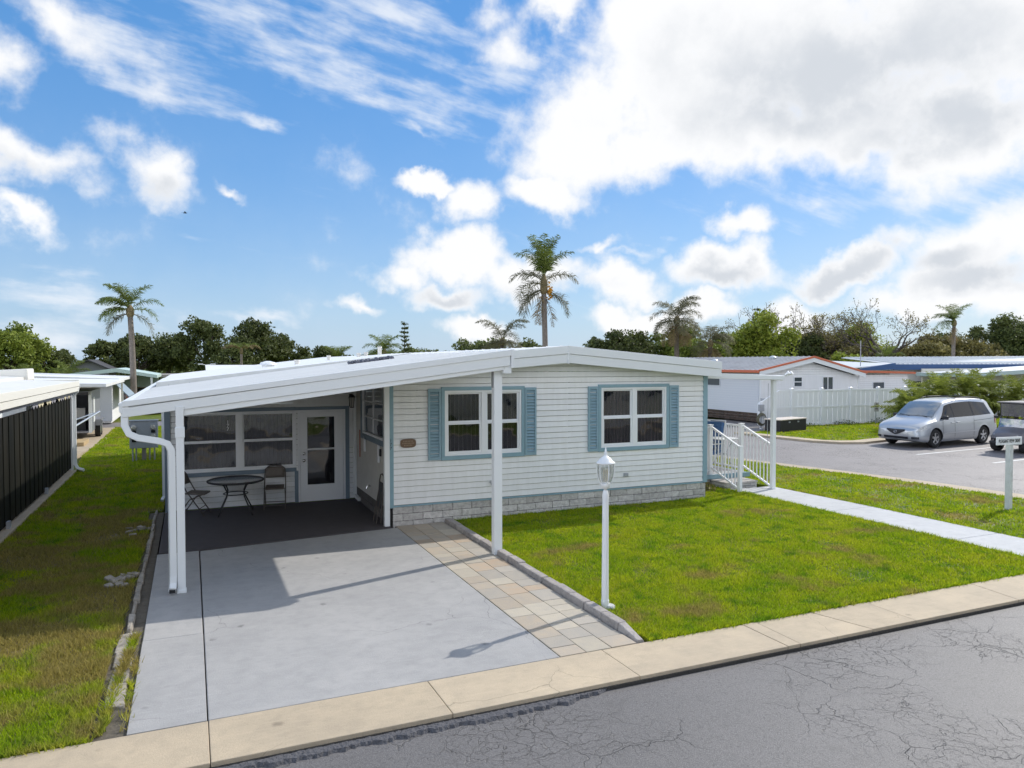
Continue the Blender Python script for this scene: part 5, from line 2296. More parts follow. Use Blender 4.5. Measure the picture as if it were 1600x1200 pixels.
for xx in (-0.25, -1.2):
    s = MB()
    a = at_(xx)
    s.tube([(xx, -a[6] * .9, a[3] + .04), (xx, 0, a[3] + .065), (xx, a[6] * .9, a[3] + .04)], .014, 6)
    s.build('roof_bar', plastic_dark, van, local=True)
# windscreen between cowl and roof (on the top surface) reaching the pillars
wv = []
NW, NU = 8, 12
for j in range(NW + 1):
    x = 1.44 - (1.44 - 0.70) * j / NW
    a = at_(x)
    for i in range(NU + 1):
        s_ = -1 + 2 * i / NU
        base_w = a[5] + (a[6] - a[5]) * min(1, .78 + .1 * j / NW)
        y = s_ * (base_w - .05)
        zt_ = a[3] + .008 - .05 * abs(s_) ** 3 * (0.6)
        wv.append((x + .012, y, zt_ + .012))
s = MB()
s.add(wv, [(j * (NU + 1) + i, j * (NU + 1) + i + 1, (j + 1) * (NU + 1) + i + 1, (j + 1) * (NU + 1) + i) for j in range(NW) for i in range(NU)])
wsg = mat('windscreen', (0.16, 0.19, 0.22), 0.06, spec=0.9, coat=1.0)
s.build('windscreen', wsg, van, local=True, smooth=True)
for k in (-.25, .45):
    s = MB()
    a = at_(1.40)
    s.tube([(1.47, k + .1, 1.13), (1.40, k - .35, 1.19)], .010, 5)
    s.build('wiper', plastic_dark, van, local=True)
# rear glass
s = MB()
s.add([(-2.26, -.56, 1.60), (-2.26, .56, 1.60), (-2.43, .62, 1.16), (-2.43, -.62, 1.16)], [(0, 1, 2, 3)])
s.build('rear_window', car_glass, van, local=True)
# grille: shield shape with a winged badge; lower intake; bumper line; plate
def nose_pt(y, z, off=.012):
    """front surface of the nose at y, z"""
    best = None
    x = 2.50
    while x > 1.9:
        a = at_(x)
        _, zb, zl, zt, w0, w1, w2 = a
        if zb <= z <= zt + .01:
            if z <= zl:
                t = (z - zb) / max(1e-4, zl - zb)
                w = w0 + (w1 - w0) * t
            else:
                w = w1 + (w2 - w1) * (z - zl) / max(1e-4, zt - zl)
            if w >= abs(y):
                return (x + off, y, z)
        x -= 0.01
    return (1.9 + off, y, z)


def nose_patch(name, outline, m, off=.012, n=10, nr=4):
    """outline: function u in 0..1 -> (zlow, zhigh), plus y range"""
    (y0, y1, fz) = outline
    vv = []
    for j in range(nr + 1):
        for i in range(n + 1):
            y = y0 + (y1 - y0) * i / n
            lo, hi = fz(i / n)
            vv.append(nose_pt(y, lo + (hi - lo) * j / nr, off))
    s_ = MB()
    s_.add(vv, [(j * (n + 1) + i, j * (n + 1) + i + 1, (j + 1) * (n + 1) + i + 1, (j + 1) * (n + 1) + i) for j in range(nr) for i in range(n)])
    o = s_.build(name, m, van, local=True)
    so = o.modifiers.new('solid', 'SOLIDIFY')
    so.thickness = .02
    so.offset = 0
    return o


nose_patch('grille', (-.36, .36, lambda u: (0.47 + .16 * abs(2 * u - 1) ** 1.3, .68)), plastic_dark, .02)
nose_patch('lower_intake', (-.48, .48, lambda u: (.335, .415)), plastic_dark, .016)
for sd_ in (-1, 1):
    nose_patch('fog_lamp', (sd_ * .72 - .11, sd_ * .72 + .11, lambda u: (.34, .42)), plastic_dark, .014)
s = MB()
bp_ = nose_pt(0, .585, .035)
s.tube([(bp_[0], .055 * math.cos(R(k * 20)), bp_[2] + .045 * math.sin(R(k * 20))) for k in range(19)], .007, 5, caps=False)
s.tube([(bp_[0], -.045, bp_[2] + .03), (bp_[0], -.02, bp_[2] + .012), (bp_[0], 0, bp_[2] - .018), (bp_[0], .02, bp_[2] + .012), (bp_[0], .045, bp_[2] + .03)], .007, 5)
tag(s.build('badge', chrome, van, local=True), kind='stuff')
for wx in WX:
    for sd_ in (-1, 1):
        make_wheel('wheel', van, wx, sd_ * .83, .345, .215, sd_)

# -------------------------------------------------- golf cart, nose towards -x like the van
cart = thing('golf_cart', 'grey golf cart with black roof and fold down windscreen parked beside the minivan', 'golf cart', (27.45, 16.72, -0.06), math.pi)
cart_body = mat('cart_body', (0.15, 0.14, 0.15), 0.35, coat=0.5, var=0.3, vscale=6)
cart_blk = mat('cart_black', (0.03, 0.03, 0.032), 0.55)
# front cowl
s = MB()
ring = []
for x, zb, zt, w in ((1.22, .42, .52, .34), (1.17, .34, .62, .48), (1.05, .30, .70, .56), (.85, .30, .80, .60), (.62, .30, .90, .62), (.50, .30, .94, .62)):
    half = [(w * .8, zb), (w, zb + .06), (w, zt - .14), (w * .88, zt - .03), (w * .5, zt), (0, zt + .01)]
    ring.append([(x, y, z) for y, z in half] + [(x, -y, z) for y, z in reversed(half[:-1])])
C = len(ring[0])
vv = [p for r_ in ring for p in r_]
ff = [(i * C + k, (i + 1) * C + k, (i + 1) * C + (k + 1) % C, i * C + (k + 1) % C) for i in range(len(ring) - 1) for k in range(C)]
ff += [tuple(range(C)), tuple((len(ring) - 1) * C + k for k in range(C - 1, -1, -1))]
s.add(vv, ff)
s.build('cowl', cart_body, cart, local=True, auto=40)
s = MB()
s.box(-.95, .55, -.58, .58, .26, .34)
s.box(-.95, .55, -.60, -.58, .24, .36)
s.build('floor', cart_blk, cart, local=True, bevel=.01)
s = MB()
s.box(-1.1, -.15, -.60, .60, .34, .66)
s.build('rear_body', cart_body, cart, local=True, bevel=.06)
s = MB()
s.box(-.62, -.08, -.55, .55, .66, .78)
s.build('seat', mat('cart_seat', (0.30, 0.27, 0.23), 0.6), cart, local=True, bevel=.04)
s = MB()
s.cbox((-.68, 0, .98), (.09, 1.08, .42), Euler((0, R(-10), 0)).to_matrix())
s.build('backrest', MATS['cart_seat'], cart, local=True, bevel=.04)
s = MB()
s.box(-1.15, .72, -.60, .60, 1.72, 1.77)
s.build('cart_roof', mat('cart_roof', (0.20, 0.19, 0.19), 0.5), cart, local=True, bevel=.025)
for sd_ in (-1, 1):
    s = MB()
    s.tube([(.62, sd_ * .56, .86), (.50, sd_ * .56, 1.25), (.55, sd_ * .55, 1.73)], .022, 8)
    s.build('roof_post', cart_blk, cart, local=True)
    s = MB()
    s.tube([(-1.0, sd_ * .56, .60), (-.98, sd_ * .56, 1.73)], .022, 8)
    s.build('roof_post', cart_blk, cart, local=True)
    s = MB()
    s.lathe([(.075, -.02), (.07, .015), (.04, .03)], (1.12, sd_ * .40, .56), 14, 'X')
    s.build('headlight', lamp_lens, cart, local=True, smooth=True)
    s = MB()
    s.tube([(.9, sd_ * .62, .34), (.93, sd_ * .63, .52), (.75, sd_ * .64, .62), (.52, sd_ * .63, .55), (.45, sd_ * .62, .32)], .03, 6)
    s.build('fender', cart_blk, cart, local=True)
    s = MB()
    s.cbox((.58, sd_ * .70, 1.20), (.05, .14, .10))
    s.build('mirror', cart_blk, cart, local=True, bevel=.02)
scr = glass_mat('cart_screen', (0.62, 0.62, 0.66), 0.22)
s = MB()
s.cbox((.655, 0, .98), (.012, 1.08, .36), Euler((0, R(-14), 0)).to_matrix())
s.build('windscreen', scr, cart, local=True)
s = MB()
s.cbox((.56, 0, 1.48), (.010, 1.06, .46), Euler((0, R(4), 0)).to_matrix())
s.build('windscreen', scr, cart, local=True)
for z, x in ((1.17, .61), (.80, .70), (1.70, .57)):
    s = MB()
    s.tube([(x, -.55, z), (x, .55, z)], .014, 6)
    s.build('screen_bar', cart_blk, cart, local=True)
s = MB()
s.box(1.20, 1.27, -.50, .50, .30, .38)
s.build('bumper', cart_blk, cart, local=True, bevel=.02)
s = MB()
s.cbox((1.235, 0, .47), (.012, .31, .11), Euler((0, R(-12), 0)).to_matrix())
s.build('front_plate', mat('plate_blue', (0.55, 0.62, 0.75), 0.4), cart, local=True, bevel=.004)
s = MB()
s.tube([(.60, .28, .90), (.34, .28, 1.08)], .018, 6)
s.tube([(.34 + .05 * math.cos(R(k * 24)), .28 + .17 * math.sin(R(k * 24)), 1.08 + .16 * math.cos(R(k * 24))) for k in range(16)], .014, 6, caps=False)
tag(s.build('steering_wheel', cart_blk, cart, local=True), kind='stuff')
for wx in (.80, -.78):
    for sd_ in (-1, 1):
        make_wheel('wheel', cart, wx, sd_ * .50, .26, .22, sd_)

# -------------------------------------------------- saloons far off on the left
CS = [(2.25, .36, .52, .56, .55, .5, .35), (2.15, .24, .62, .68, .78, .74, .55), (1.8, .18, .74, .80, .86, .84, .66), (1.0, .17, .86, .92, .88, .87, .68), (.75, .17, .88, 1.0, .88, .87, .66), (.1, .17, .91, 1.38, .88, .86, .58),
      (-.5, .17, .92, 1.43, .88, .86, .57), (-1.1, .18, .93, 1.36, .88, .86, .57), (-1.6, .2, .93, 1.02, .87, .84, .62), (-2.1, .24, .88, .95, .82, .8, .62), (-2.25, .38, .76, .80, .7, .66, .5)]


def saloon(loc, rz, col, label):
    t = thing('parked_car', label, 'car', loc, rz)
    pm = mat('paint_' + label.split()[0], col, 0.3, metal=0.3, coat=0.5)
    b_, sp_, lp_, tp_, a_ = loft_car(t, CS, pm, (1.35, -1.32), .31, car_glass, n=36, track=.74)
    for sd_ in (1, -1):
        patch(sp_, ((.72, .08), (-.42, .06), (-.42, .88), (.05, .86)), 6, 3, 'side_window', car_glass, t, sd_)
        patch(sp_, ((-.50, .06), (-1.5, .10), (-1.1, .84), (-.50, .88)), 6, 3, 'side_window', car_glass, t, sd_)
        patch(lambda x, q, s_: lp_(x, q, s_, .012), ((2.18, .7), (1.85, .72), (1.88, .95), (2.12, .95)), 3, 2, 'headlight', lamp_lens, t, sd_)
        patch(lambda x, q, s_: lp_(x, q, s_, .012), ((-1.9, .65), (-2.2, .65), (-2.15, .95), (-1.9, .95)), 3, 2, 'tail_light', amber, t, sd_)
        for wx in (1.35, -1.32):
            make_wheel('wheel', t, wx, sd_ * .77, .31, .2, sd_)
    for nm, xa, xb in (('windscreen', .98, .12), ('rear_window', -1.12, -1.58)):
        vv = []
        for j in range(5):
            x = xa + (xb - xa) * j / 4
            a = a_(x)
            for i in range(7):
                s_ = -1 + 2 * i / 6
                vv.append((x, s_ * (a[5] + (a[6] - a[5]) * .85 - .05), a[3] + .02 - .04 * abs(s_) ** 3))
        s_m = MB()
        s_m.add(vv, [(j * 7 + i, j * 7 + i + 1, (j + 1) * 7 + i + 1, (j + 1) * 7 + i) for j in range(4) for i in range(6)])
        s_m.build(nm, car_glass, t, local=True, smooth=True)
    return t


saloon((-3.45, 57.5, 0.0), R(100), (0.13, 0.035, 0.045), 'maroon car under the pale green roofed far carport')
saloon((-1.95, 51.0, 0.0), R(80), (0.09, 0.12, 0.17), 'slate blue car seen just past the low corner of the carport roof')

# ================================================================== WHITE VINYL FENCE
fence = thing('vinyl_fence', 'tall white vinyl privacy fence with capped posts behind the grass island', 'fence', (32, 27.3, 0))
FYY = 27.3
posts = [26.1, 26.81 + 1.955 - 1.955, 28.77, 30.72, 32.67, 34.62, 36.57, 38.5, 40.5, 42.5, 44.5]
posts = [26.81 + 1.955 * i for i in range(10)]
off = wloc(fence)
qm = MB()
qm.box(-.074, .074, -.012, .012, 0.05, 1.70)
picket_me = qm.mesh('fence_picket', white_vinyl)
for x in posts:
    s = MB()
    s.box(x - .065, x + .065, FYY - .065, FYY + .065, -0.1, 1.82)
    s.box(x - .085, x + .085, FYY - .085, FYY + .085, 1.82, 1.85)
    s.add([(x - .07, FYY - .07, 1.85), (x + .07, FYY - .07, 1.85), (x + .07, FYY + .07, 1.85), (x - .07, FYY + .07, 1.85), (x, FYY, 1.89)], [(0, 1, 4), (1, 2, 4), (2, 3, 4), (3, 0, 4)])
    s.build('fence_post', white_vinyl, fence, bevel=.006)
for a, b_ in zip(posts[:-1], posts[1:]):
    for (z0, z1) in ((1.68, 1.78), (0.88, 0.97), (0.04, 0.13)):
        s = MB()
        s.box(a + .066, b_ - .066, FYY - .03, FYY + .03, z0, z1)
        s.build('fence_rail', white_vinyl, fence, bevel=.004)
    n_ = 11
    wdt = (b_ - a - .14) / n_
    for i in range(n_):
        inst(picket_me, 'fence_picket', fence, (a + .07 + wdt * (i + .5) - off.x, FYY - off.y + (0.018 if i % 2 else 0), 0), scale=(wdt / .164, 1, 1))
# the sloping end of the fence
xa, xb = 25.0, 26.745
n_ = 11
for i in range(n_):
    x0 = xa + (xb - xa) * i / n_
    x1 = xa + (xb - xa) * (i + 1) / n_
    za = 1.22 + 0.5 * min(1, (i) / 6.5)
    zb = 1.22 + 0.5 * min(1, (i + 1) / 6.5)
    s = MB()
    s.prism([(x0 + .006, FYY - .012, 0.05), (x1 - .006, FYY - .012, 0.05), (x1 - .006, FYY - .012, zb), (x0 + .006, FYY - .012, za)], (0, FYY - .012, 0), (0, FYY + .012, 0))
    s.build('fence_picket', white_vinyl, fence)
s = MB()
s.bar((xa, FYY, 1.24), (xa + (xb - xa) * .59, FYY, 1.74), .06, .09)
s.bar((xa + (xb - xa) * .59, FYY, 1.74), (xb, FYY, 1.74), .06, .09)
s.build('fence_rail', white_vinyl, fence)
s = MB()
s.box(xa, xb, FYY - .03, FYY + .03, .88, .97)
s.build('fence_rail', white_vinyl, fence)
s = MB()
s.box(24.88, 25.0, FYY - .06, FYY + .06, -.1, 1.26)
s.build('fence_post', white_vinyl, fence, bevel=.006)

# small notice on a thin post before the fence
ns = thing('notice_sign', 'small grey notice board on a thin post in front of the white fence', 'sign', (32.05, 26.9, 0))
s = MB()
s.tube([(0, 0, 0), (0, 0, 1.12)], .022, 6)
s.build('post', grey_metal, ns, local=True)
s = MB()
s.box(-.16, .16, -.05, -.03, .62, 1.08)
s.build('sign_board', mat('notice_grey', (0.42, 0.41, 0.41), 0.6), ns, local=True, bevel=.004)
s = MB()
for z, w_ in ((1.0, .05), (.88, .10), (.76, .10)):
    s.box(-w_, w_, -.056, -.049, z - .03, z + .03)
tag(s.build('print_lines', mat('notice_dark', (0.13, 0.11, 0.11), 0.6), ns, local=True), kind='stuff')

# deck box, tank, hose reel beside it
db = thing('storage_box', 'long black storage box with pale lid at the end of the white fence', 'storage box', (24.95, 25.75, 0), R(14))
s = MB()
s.box(-1.05, 1.05, -.4, .4, 0, .52)
s.build('box_body', mat('box_black', (0.02, 0.02, 0.024), 0.6, var=.3, vscale=9, col2=(.04, .04, .045)), db, local=True, bevel=.02)
s = MB()
s.box(-1.08, 1.08, -.43, .43, .525, .575)
s.build('box_lid', mat('box_lid', (0.62, 0.55, 0.48), 0.6), db, local=True, bevel=.015)
for x in (-.35, .35):
    s = MB()
    s.box(x - .06, x + .06, -.425, -.40, .40, .46)
    s.build('latch', grey_metal, db, local=True)
tk = thing('gas_tank', 'white upright gas tank between the storage box and the red trimmed house', 'tank', (25.55, 27.85, 0))
s = MB()
s.lathe([(.05, 0.02), (.26, .05), (.28, .15), (.28, 1.05), (.24, 1.16), (.12, 1.24), (.10, 1.30), (.10, 1.34)], n=18)
s.build('tank_shell', white_vinyl, tk, local=True, smooth=True)
s = MB()
s.lathe([(.14, 1.25), (.14, 1.38), (.12, 1.38)], n=14)
s.build('tank_collar', grey_metal, tk, local=True)
hr = thing('hose_reel', 'coiled garden hose on a reel below a grey meter box beside the black storage box', 'hose reel', (24.85, 27.2, 0))
for k in range(5):
    s = MB()
    r_ = .30 - .02 * k
    s.tube([(r_ * math.cos(R(a)), -.02 * k, .42 + r_ * math.sin(R(a))) for a in range(0, 361, 24)], .016, 5, caps=False)
    s.build('hose_coil', mat('hose', (0.16, 0.15, 0.10), 0.6), hr, local=True, smooth=True)
s = MB()
s.bar((0, .05, 0), (0, .05, 1.0), .06)
s.build('reel_post', grey_metal, hr, local=True)
s = MB()
s.box(-.13, .13, -.05, .10, .80, 1.12)
s.build('meter_box', grey_metal, hr, local=True, bevel=.01)

# ================================================================== OTHER HOUSES
red_trim = mat('red_trim', (0.58, 0.15, 0.075), 0.5, var=.3, vscale=4, col2=(0.62, 0.22, 0.12))
navy_trim = mat('navy_trim', (0.035, 0.10, 0.26), 0.5)
alu_roof = mat('alu_roof', (0.50, 0.51, 0.53), 0.42, metal=0.35, var=.6, vscale=1.6, col2=(0.36, 0.36, 0.38))
alu_roof2 = mat('alu_roof_bright', (0.58, 0.62, 0.66), 0.4, metal=0.35, var=.4, vscale=1.2, col2=(0.46, 0.5, 0.54))
brickd = mat('dark_brick', (0.10, 0.07, 0.055), 0.9, var=.8, vscale=6, col2=(0.035, 0.03, 0.028), rnd=.2)
far_glass = mat('far_glass', (0.06, 0.075, 0.09), 0.08, spec=.8)
shade_grey_siding = mat('shade_grey_siding', (0.66, 0.69, 0.73), 0.55)  # bluish shade of walls turned from the sun, put into the siding colour


def far_siding(mb, axis, const, a0, a1, z0, z1, sign, top=None, expo=.13):
    z = z0
    while z < z1 - .01:
        zt = min(z + expo, z1)
        poly = clip(clip([(a0, z + .008), (a1, z + .008), (a1, zt), (a0, zt)], 0, 1, 9), 0, -1, 9)
        for (a, b_, c) in (top or []):
            poly = clip(poly, a, b_, c)
        if len(poly) >= 3:
            vv = []
            for u, zz in poly:
                d = .02 - .017 * (zz - z) / expo
                vv.append((u, const + sign * d, zz) if axis == 'x' else (const + sign * d, u, zz))
            n = len(vv)
            bk = [((x, const - sign * .01, zz) if axis == 'x' else (const - sign * .01, y, zz)) for x, y, zz in vv]
            f = [tuple(range(n)), tuple(range(2 * n - 1, n - 1, -1))] + [(i, i + n, (i + 1) % n + n, (i + 1) % n) for i in range(n)]
            mb.add(vv + bk, f)
        z = zt
    return mb


def far_window(parent, axis, const, a0, a1, z0, z1, sign, frame=white_vinyl, rails=1, mull=0):
    s = MB()
    f = .045

    def bx(u0, u1, w0, w1, d0, d1):
        lo, hi = sorted((const + sign * d0, const + sign * d1))
        if axis == 'x':
            s.box(u0, u1, lo, hi, w0, w1)
        else:
            s.box(lo, hi, u0, u1, w0, w1)
    bx(a0, a0 + f, z0, z1, .0, .05)
    bx(a1 - f, a1, z0, z1, .0, .05)
    bx(a0 + f, a1 - f, z0, z0 + f, .0, .05)
    bx(a0 + f, a1 - f, z1 - f, z1, .0, .05)
    for i in range(rails):
        z = z0 + (z1 - z0) * (i + 1) / (rails + 1)
        bx(a0 + f, a1 - f, z - .02, z + .02, .0, .04)
    for i in range(mull):
        x = a0 + (a1 - a0) * (i + 1) / (mull + 1)
        bx(x - .025, x + .025, z0 + f, z1 - f, .0, .042)
    w = s.build('window', frame, parent)
    s = MB()
    bx(a0 + f, a1 - f, z0 + f, z1 - f, .0, .026)
    s.build('pane', far_glass, w)
    return w


def slope_quad(name, p, m, parent, thick=.06):
    """roof plane from four corners (top face), thickened downwards"""
    s = MB()
    q = [Vector(v) for v in p]
    s.prism(q, (0, 0, 0), (0, 0, -thick))
    return s.build(name, m, parent)


def roof_ribs(name, a0, a1, b0, b1, n, m, parent, r=.028):
    """ribs from line a0->a1 (eave) to line b0->b1 (ridge)"""
    a0, a1, b0, b1 = map(Vector, (a0, a1, b0, b1))
    for i in range(n):
        t = (i + .5) / n
        s = MB()
        up = Vector((0, 0, r * .6))
        s.bar(a0.lerp(a1, t) + up, b0.lerp(b1, t) + up, r * 1.6, r * 1.2)
        s.build('roof_rib', m, parent)


# ---- the red trimmed house behind the fence
h2 = thing('mobile_home', 'white gabled home with red roof edges behind the white fence', 'house', (30.7, 30, 0))
X0, XR, X1, Y0, Y1 = 27.2, 30.7, 34.3, 30.0, 44.0
ZE0, ZR, ZE1 = 2.78, 3.45, 2.64
s = MB()
far_siding(s, 'x', Y0, X0, X1, .40, 3.3, -1, [((ZR - ZE0) / -(XR - X0), 1.0, ZE0 - .30 + (ZR - ZE0) / -(XR - X0) * X0), ((ZR - ZE1) / (X1 - XR), 1.0, ZE1 - .30 + (ZR - ZE1) / (X1 - XR) * X1)])
tag(s.build('front_siding', white_siding, h2), kind='stuff')
s = MB()
far_siding(s, 'y', X0, Y0, Y1, .47, 2.55, -1)
tag(s.build('side_siding', shade_grey_siding, h2), kind='stuff')
s = MB()
s.box(X0 + .05, X1 - .05, Y0 + .05, Y1, 0, 2.4)
s.build('wall_core', white_siding, h2)
skirt('y', X0 + .02, Y0, Y1, 0, .46, 3, -1, h2, bl=.45, m=brickd)
s = MB()
s.box(X0 - .03, X0 + .09, Y0 - .03, Y0 + .05, .40, 2.5)
s.build('corner_trim', shade_grey_siding, h2)
far_window(h2, 'x', Y0, 29.56, 30.18, 1.80, 2.36, -1)
far_window(h2, 'x', Y0, 31.62, 32.42, 1.30, 2.36, -1, rails=0, mull=1)
far_window(h2, 'y', X0, 33.0, 34.6, 1.80, 2.44, -1, frame=shade_grey_siding, rails=0)
e_ = .32
lslope = slope_quad('roof', [(X0 - .3, Y0 - e_, ZE0 - .05), (XR, Y0 - e_, ZR), (XR, Y1, ZR), (X0 - .3, Y1, ZE0 - .05)], alu_roof, h2)
rslope = slope_quad('roof', [(XR, Y0 - e_, ZR), (X1 + .3, Y0 - e_, ZE1 - .06), (X1 + .3, Y1, ZE1 - .06), (XR, Y1, ZR)], alu_roof, h2)
roof_ribs('rib', (X0 - .3, Y0 - .2, ZE0 - .05), (X0 - .3, Y1, ZE0 - .05), (XR, Y0 - .2, ZR), (XR, Y1, ZR), 36, alu_roof, lslope)
fascia_strip('red_fascia', [(X0 - .32, ZE0 - .03), (XR, ZR + .03)], .105, Y0 - e_ - .05, Y0 - e_, red_trim, h2)
fascia_strip('red_fascia', [(XR, ZR + .03), (X1 + .32, ZE1 - .04)], .105, Y0 - e_ - .05, Y0 - e_, red_trim, h2)
fascia_strip('white_fascia', [(X0 - .25, ZE0 - .12), (XR, ZR - .08)], .23, Y0 - e_ - .02, Y0 - e_ + .02, white_metal, h2)
fascia_strip('white_fascia', [(XR, ZR - .08), (X1 + .25, ZE1 - .13)], .23, Y0 - e_ - .02, Y0 - e_ + .02, white_metal, h2)
s = MB()
s.box(X0 - .38, X0 - .29, Y0 - e_ - .05, Y1, ZE0 - .19, ZE0 - .05)
s.build('red_gutter', red_trim, h2)
for x in (X0 + .02, X1 - .04):
    s = MB()
    s.tube([(x, Y0 - .30, 2.55), (x, Y0 - .10, 2.40), (x, Y0 - .08, .25), (x - .02, Y0 - .22, .12)], [.05] * 4, 4, sq=True)
    s.build('downspout', white_metal, h2)
for x, y in ((29.2, 36.0), (30.0, 32.0)):
    s = MB()
    zz = ZR - (XR - x) * .21
    s.lathe([(.14, -.05), (.14, .06), (.22, .08), (.18, .15), (.05, .2)], (x, y, zz), 12)
    s.build('roof_vent', alu_roof2, h2, auto=40)
# ---- the little flat wing to its right
wg = thing('shed_annex', 'small white flat roofed annex with a red edge right of the gabled home', 'annex', (37.0, 31, 0))
s = MB()
far_siding(s, 'x', 31.0, 35.0, 39.6, .2, 2.42, -1)
tag(s.build('siding', white_siding, wg), kind='stuff')
s = MB()
s.box(35.05, 39.55, 31.05, 36, 0, 2.4)
s.build('wall_core', mat('annex_side', (0.40, 0.38, 0.35), .7), wg)
s = MB()
s.prism([(34.55, 30.75, 2.70), (39.95, 30.75, 2.56), (39.95, 30.75, 2.44), (34.55, 30.75, 2.56)], (0, 30.75, 0), (0, 36.3, 0))
s.build('roof', red_trim, wg)
far_window(wg, 'x', 31.0, 36.6, 37.6, 1.50, 2.0, -1, rails=0)
# ---- the blue edged house
h3 = thing('mobile_home', 'long white home with navy roof edge and ribbed metal roof', 'house', (56, 36, 0))
s = MB()
far_siding(s, 'x', 36.0, 44.2, 62.0, .2, 2.62, -1)
tag(s.build('siding', white_siding, h3), kind='stuff')
s = MB()
s.box(44.3, 76, 36.05, 42, 0, 2.6)
s.build('wall_core', white_siding, h3)
rp = slope_quad('roof', [(43.9, 35.5, 3.02), (78, 35.5, 3.02), (78, 40.5, 3.72), (44.6, 40.5, 3.50)], alu_roof2, h3, .05)
roof_ribs('rib', (44.2, 35.5, 3.02), (78, 35.5, 3.02), (44.8, 40.5, 3.50), (78, 40.5, 3.72), 70, alu_roof2, rp, .05)
s = MB()
s.box(43.9, 78, 35.42, 35.5, 2.62, 3.0)
s.build('navy_fascia', navy_trim, h3)
s = MB()
s.prism([(40.6, 35.3, 2.72), (43.9, 35.3, 3.10), (43.9, 35.3, 2.66), (40.6, 35.3, 2.58)], (0, 35.3, 0), (0, 35.42, 0))
s.build('navy_fascia', navy_trim, h3)
slope_quad('roof', [(38.5, 35.42, 2.66), (43.9, 35.42, 3.05), (43.9, 41.5, 3.28), (38.5, 41.5, 2.95)], alu_roof2, h3)
far_window(h3, 'x', 36.0, 46.3, 47.8, 1.35, 1.85, -1, rails=0)
far_window(h3, 'x', 36.0, 50.0, 51.9, 1.95, 2.45, -1, rails=0, mull=1)
s = MB()
s.tube([(41.4, 36.0, 2.8), (41.4, 36.0, 4.6)], .03, 6)
s.build('antenna_mast', grey_metal, h3)
# ---- pale green edged carport at the far right
c3 = thing('carport', 'pale green edged flat carport behind the palm hedge', 'carport', (52, 31, 0))
s = MB()
s.prism([(45.5, 31.0, 2.42), (62, 31.0, 3.05), (62, 31.0, 2.75), (45.5, 31.0, 2.20)], (0, 31.0, 0), (0, 35.0, 0))
s.build('carport_roof', mat('sage_metal', (0.44, 0.55, 0.53), .5), c3)
s = MB()
s.prism([(45.5, 31.02, 2.44), (62, 31.02, 3.07), (62, 31.02, 3.055), (45.5, 31.02, 2.425)], (0, 31.02, 0), (0, 35.0, 0))
s.build('roof_skin', alu_roof2, c3)
for x in (46.0, 53.0, 60.0):
    s = MB()
    s.box(x - .07, x + .07, 31.1, 31.24, -.1, 2.25 + (x - 45.5) * .033)
    s.build('carport_post', white_metal, c3)
s = MB()
s.box(46, 62, 34.9, 35.0, 0, 2.7)
s.build('rear_wall', cream_wall, c3)

# ---------------- left side: the screened carport of the neighbour
nc_ = thing('screened_carport', 'neighbouring carport with dark mesh screen wall and pale metal roof', 'carport', (-3.1, 18, 0))
scr_m = mat('dark_screen', (0.009, 0.0095, 0.008), 0.6, var=.8, vscale=1.6, col2=(0.022, 0.019, 0.013), rnd=.25, spec=.08, stretch=(1, 1, .35))
y = 9.0
k = 0
while y < 23.9:
    s = MB()
    wdt = 0.235
    s.box(-3.135 + (k % 2) * .012, -3.115 + (k % 2) * .012, y + .006, min(y + wdt, 23.93) - .006, .13, 2.10)
    s.build('screen_panel', scr_m, nc_)
    y += wdt
    k += 1
s = MB()
s.box(-3.16, -3.14, 9.0, 23.9, .1, 2.1)
s.build('screen_backing', dark_void, nc_)
s = MB()
s.box(-3.35, -2.98, 8.5, 24.05, -.12, .07)
s.build('slab_edge', concrete_tan, nc_, bevel=.015)
for y in (12.6, 15.9, 19.8):
    s = MB()
    s.box(-3.11, -3.05, y, y + .14, .07, .20)
    s.build('anchor_bracket', grey_metal, nc_)
s = MB()
s.box(-3.20, -3.06, 23.92, 24.04, .07, 2.5)
s.build('corner_post', white_metal, nc_)
s = MB()
s.tube([(-2.93, 24.05, 2.40), (-2.95, 24.05, 2.28), (-3.02, 24.08, 2.18), (-3.02, 24.08, .22), (-2.95, 24.05, .09), (-2.80, 23.95, .05)], [.058] * 6, 4, sq=True)
s.build('downspout', white_metal, nc_, bevel=.006)
pale_roof = mat('pale_roof', (0.74, 0.73, 0.70), .5, var=.4, vscale=1.4, col2=(0.6, 0.6, 0.58))
s = MB()
s.prism([(-2.90, 8.5, 2.58), (-9.5, 8.5, 2.84), (-9.5, 8.5, 2.74), (-2.90, 8.5, 2.48)], (0, 8.5, 0), (0, 24.1, 0))
s.build('carport_roof', pale_roof, nc_)
for (z0, z1, x) in ((2.44, 2.59, -2.89), (2.30, 2.43, -2.905)):
    s = MB()
    s.box(x - .05, x, 8.4, 24.15, z0, z1)
    s.build('eave_fascia', mat('cream_metal', (0.76, 0.74, 0.67), .45), nc_, bevel=.006)
s = MB()
s.box(-9.5, -2.9, 24.12, 24.17, 2.34, 2.62)
s.build('end_fascia', MATS['cream_metal'], nc_)
s = MB()
s.box(-3.08, -3.02, 9, 24.0, 2.22, 2.34)
s.build('valance_board', mat('grey_valance', (0.30, 0.29, 0.32), .7), nc_)
val_m = mat('scallop_cream', (0.62, 0.55, 0.38), .7, rnd=.15)
y = 18.2
k = 0
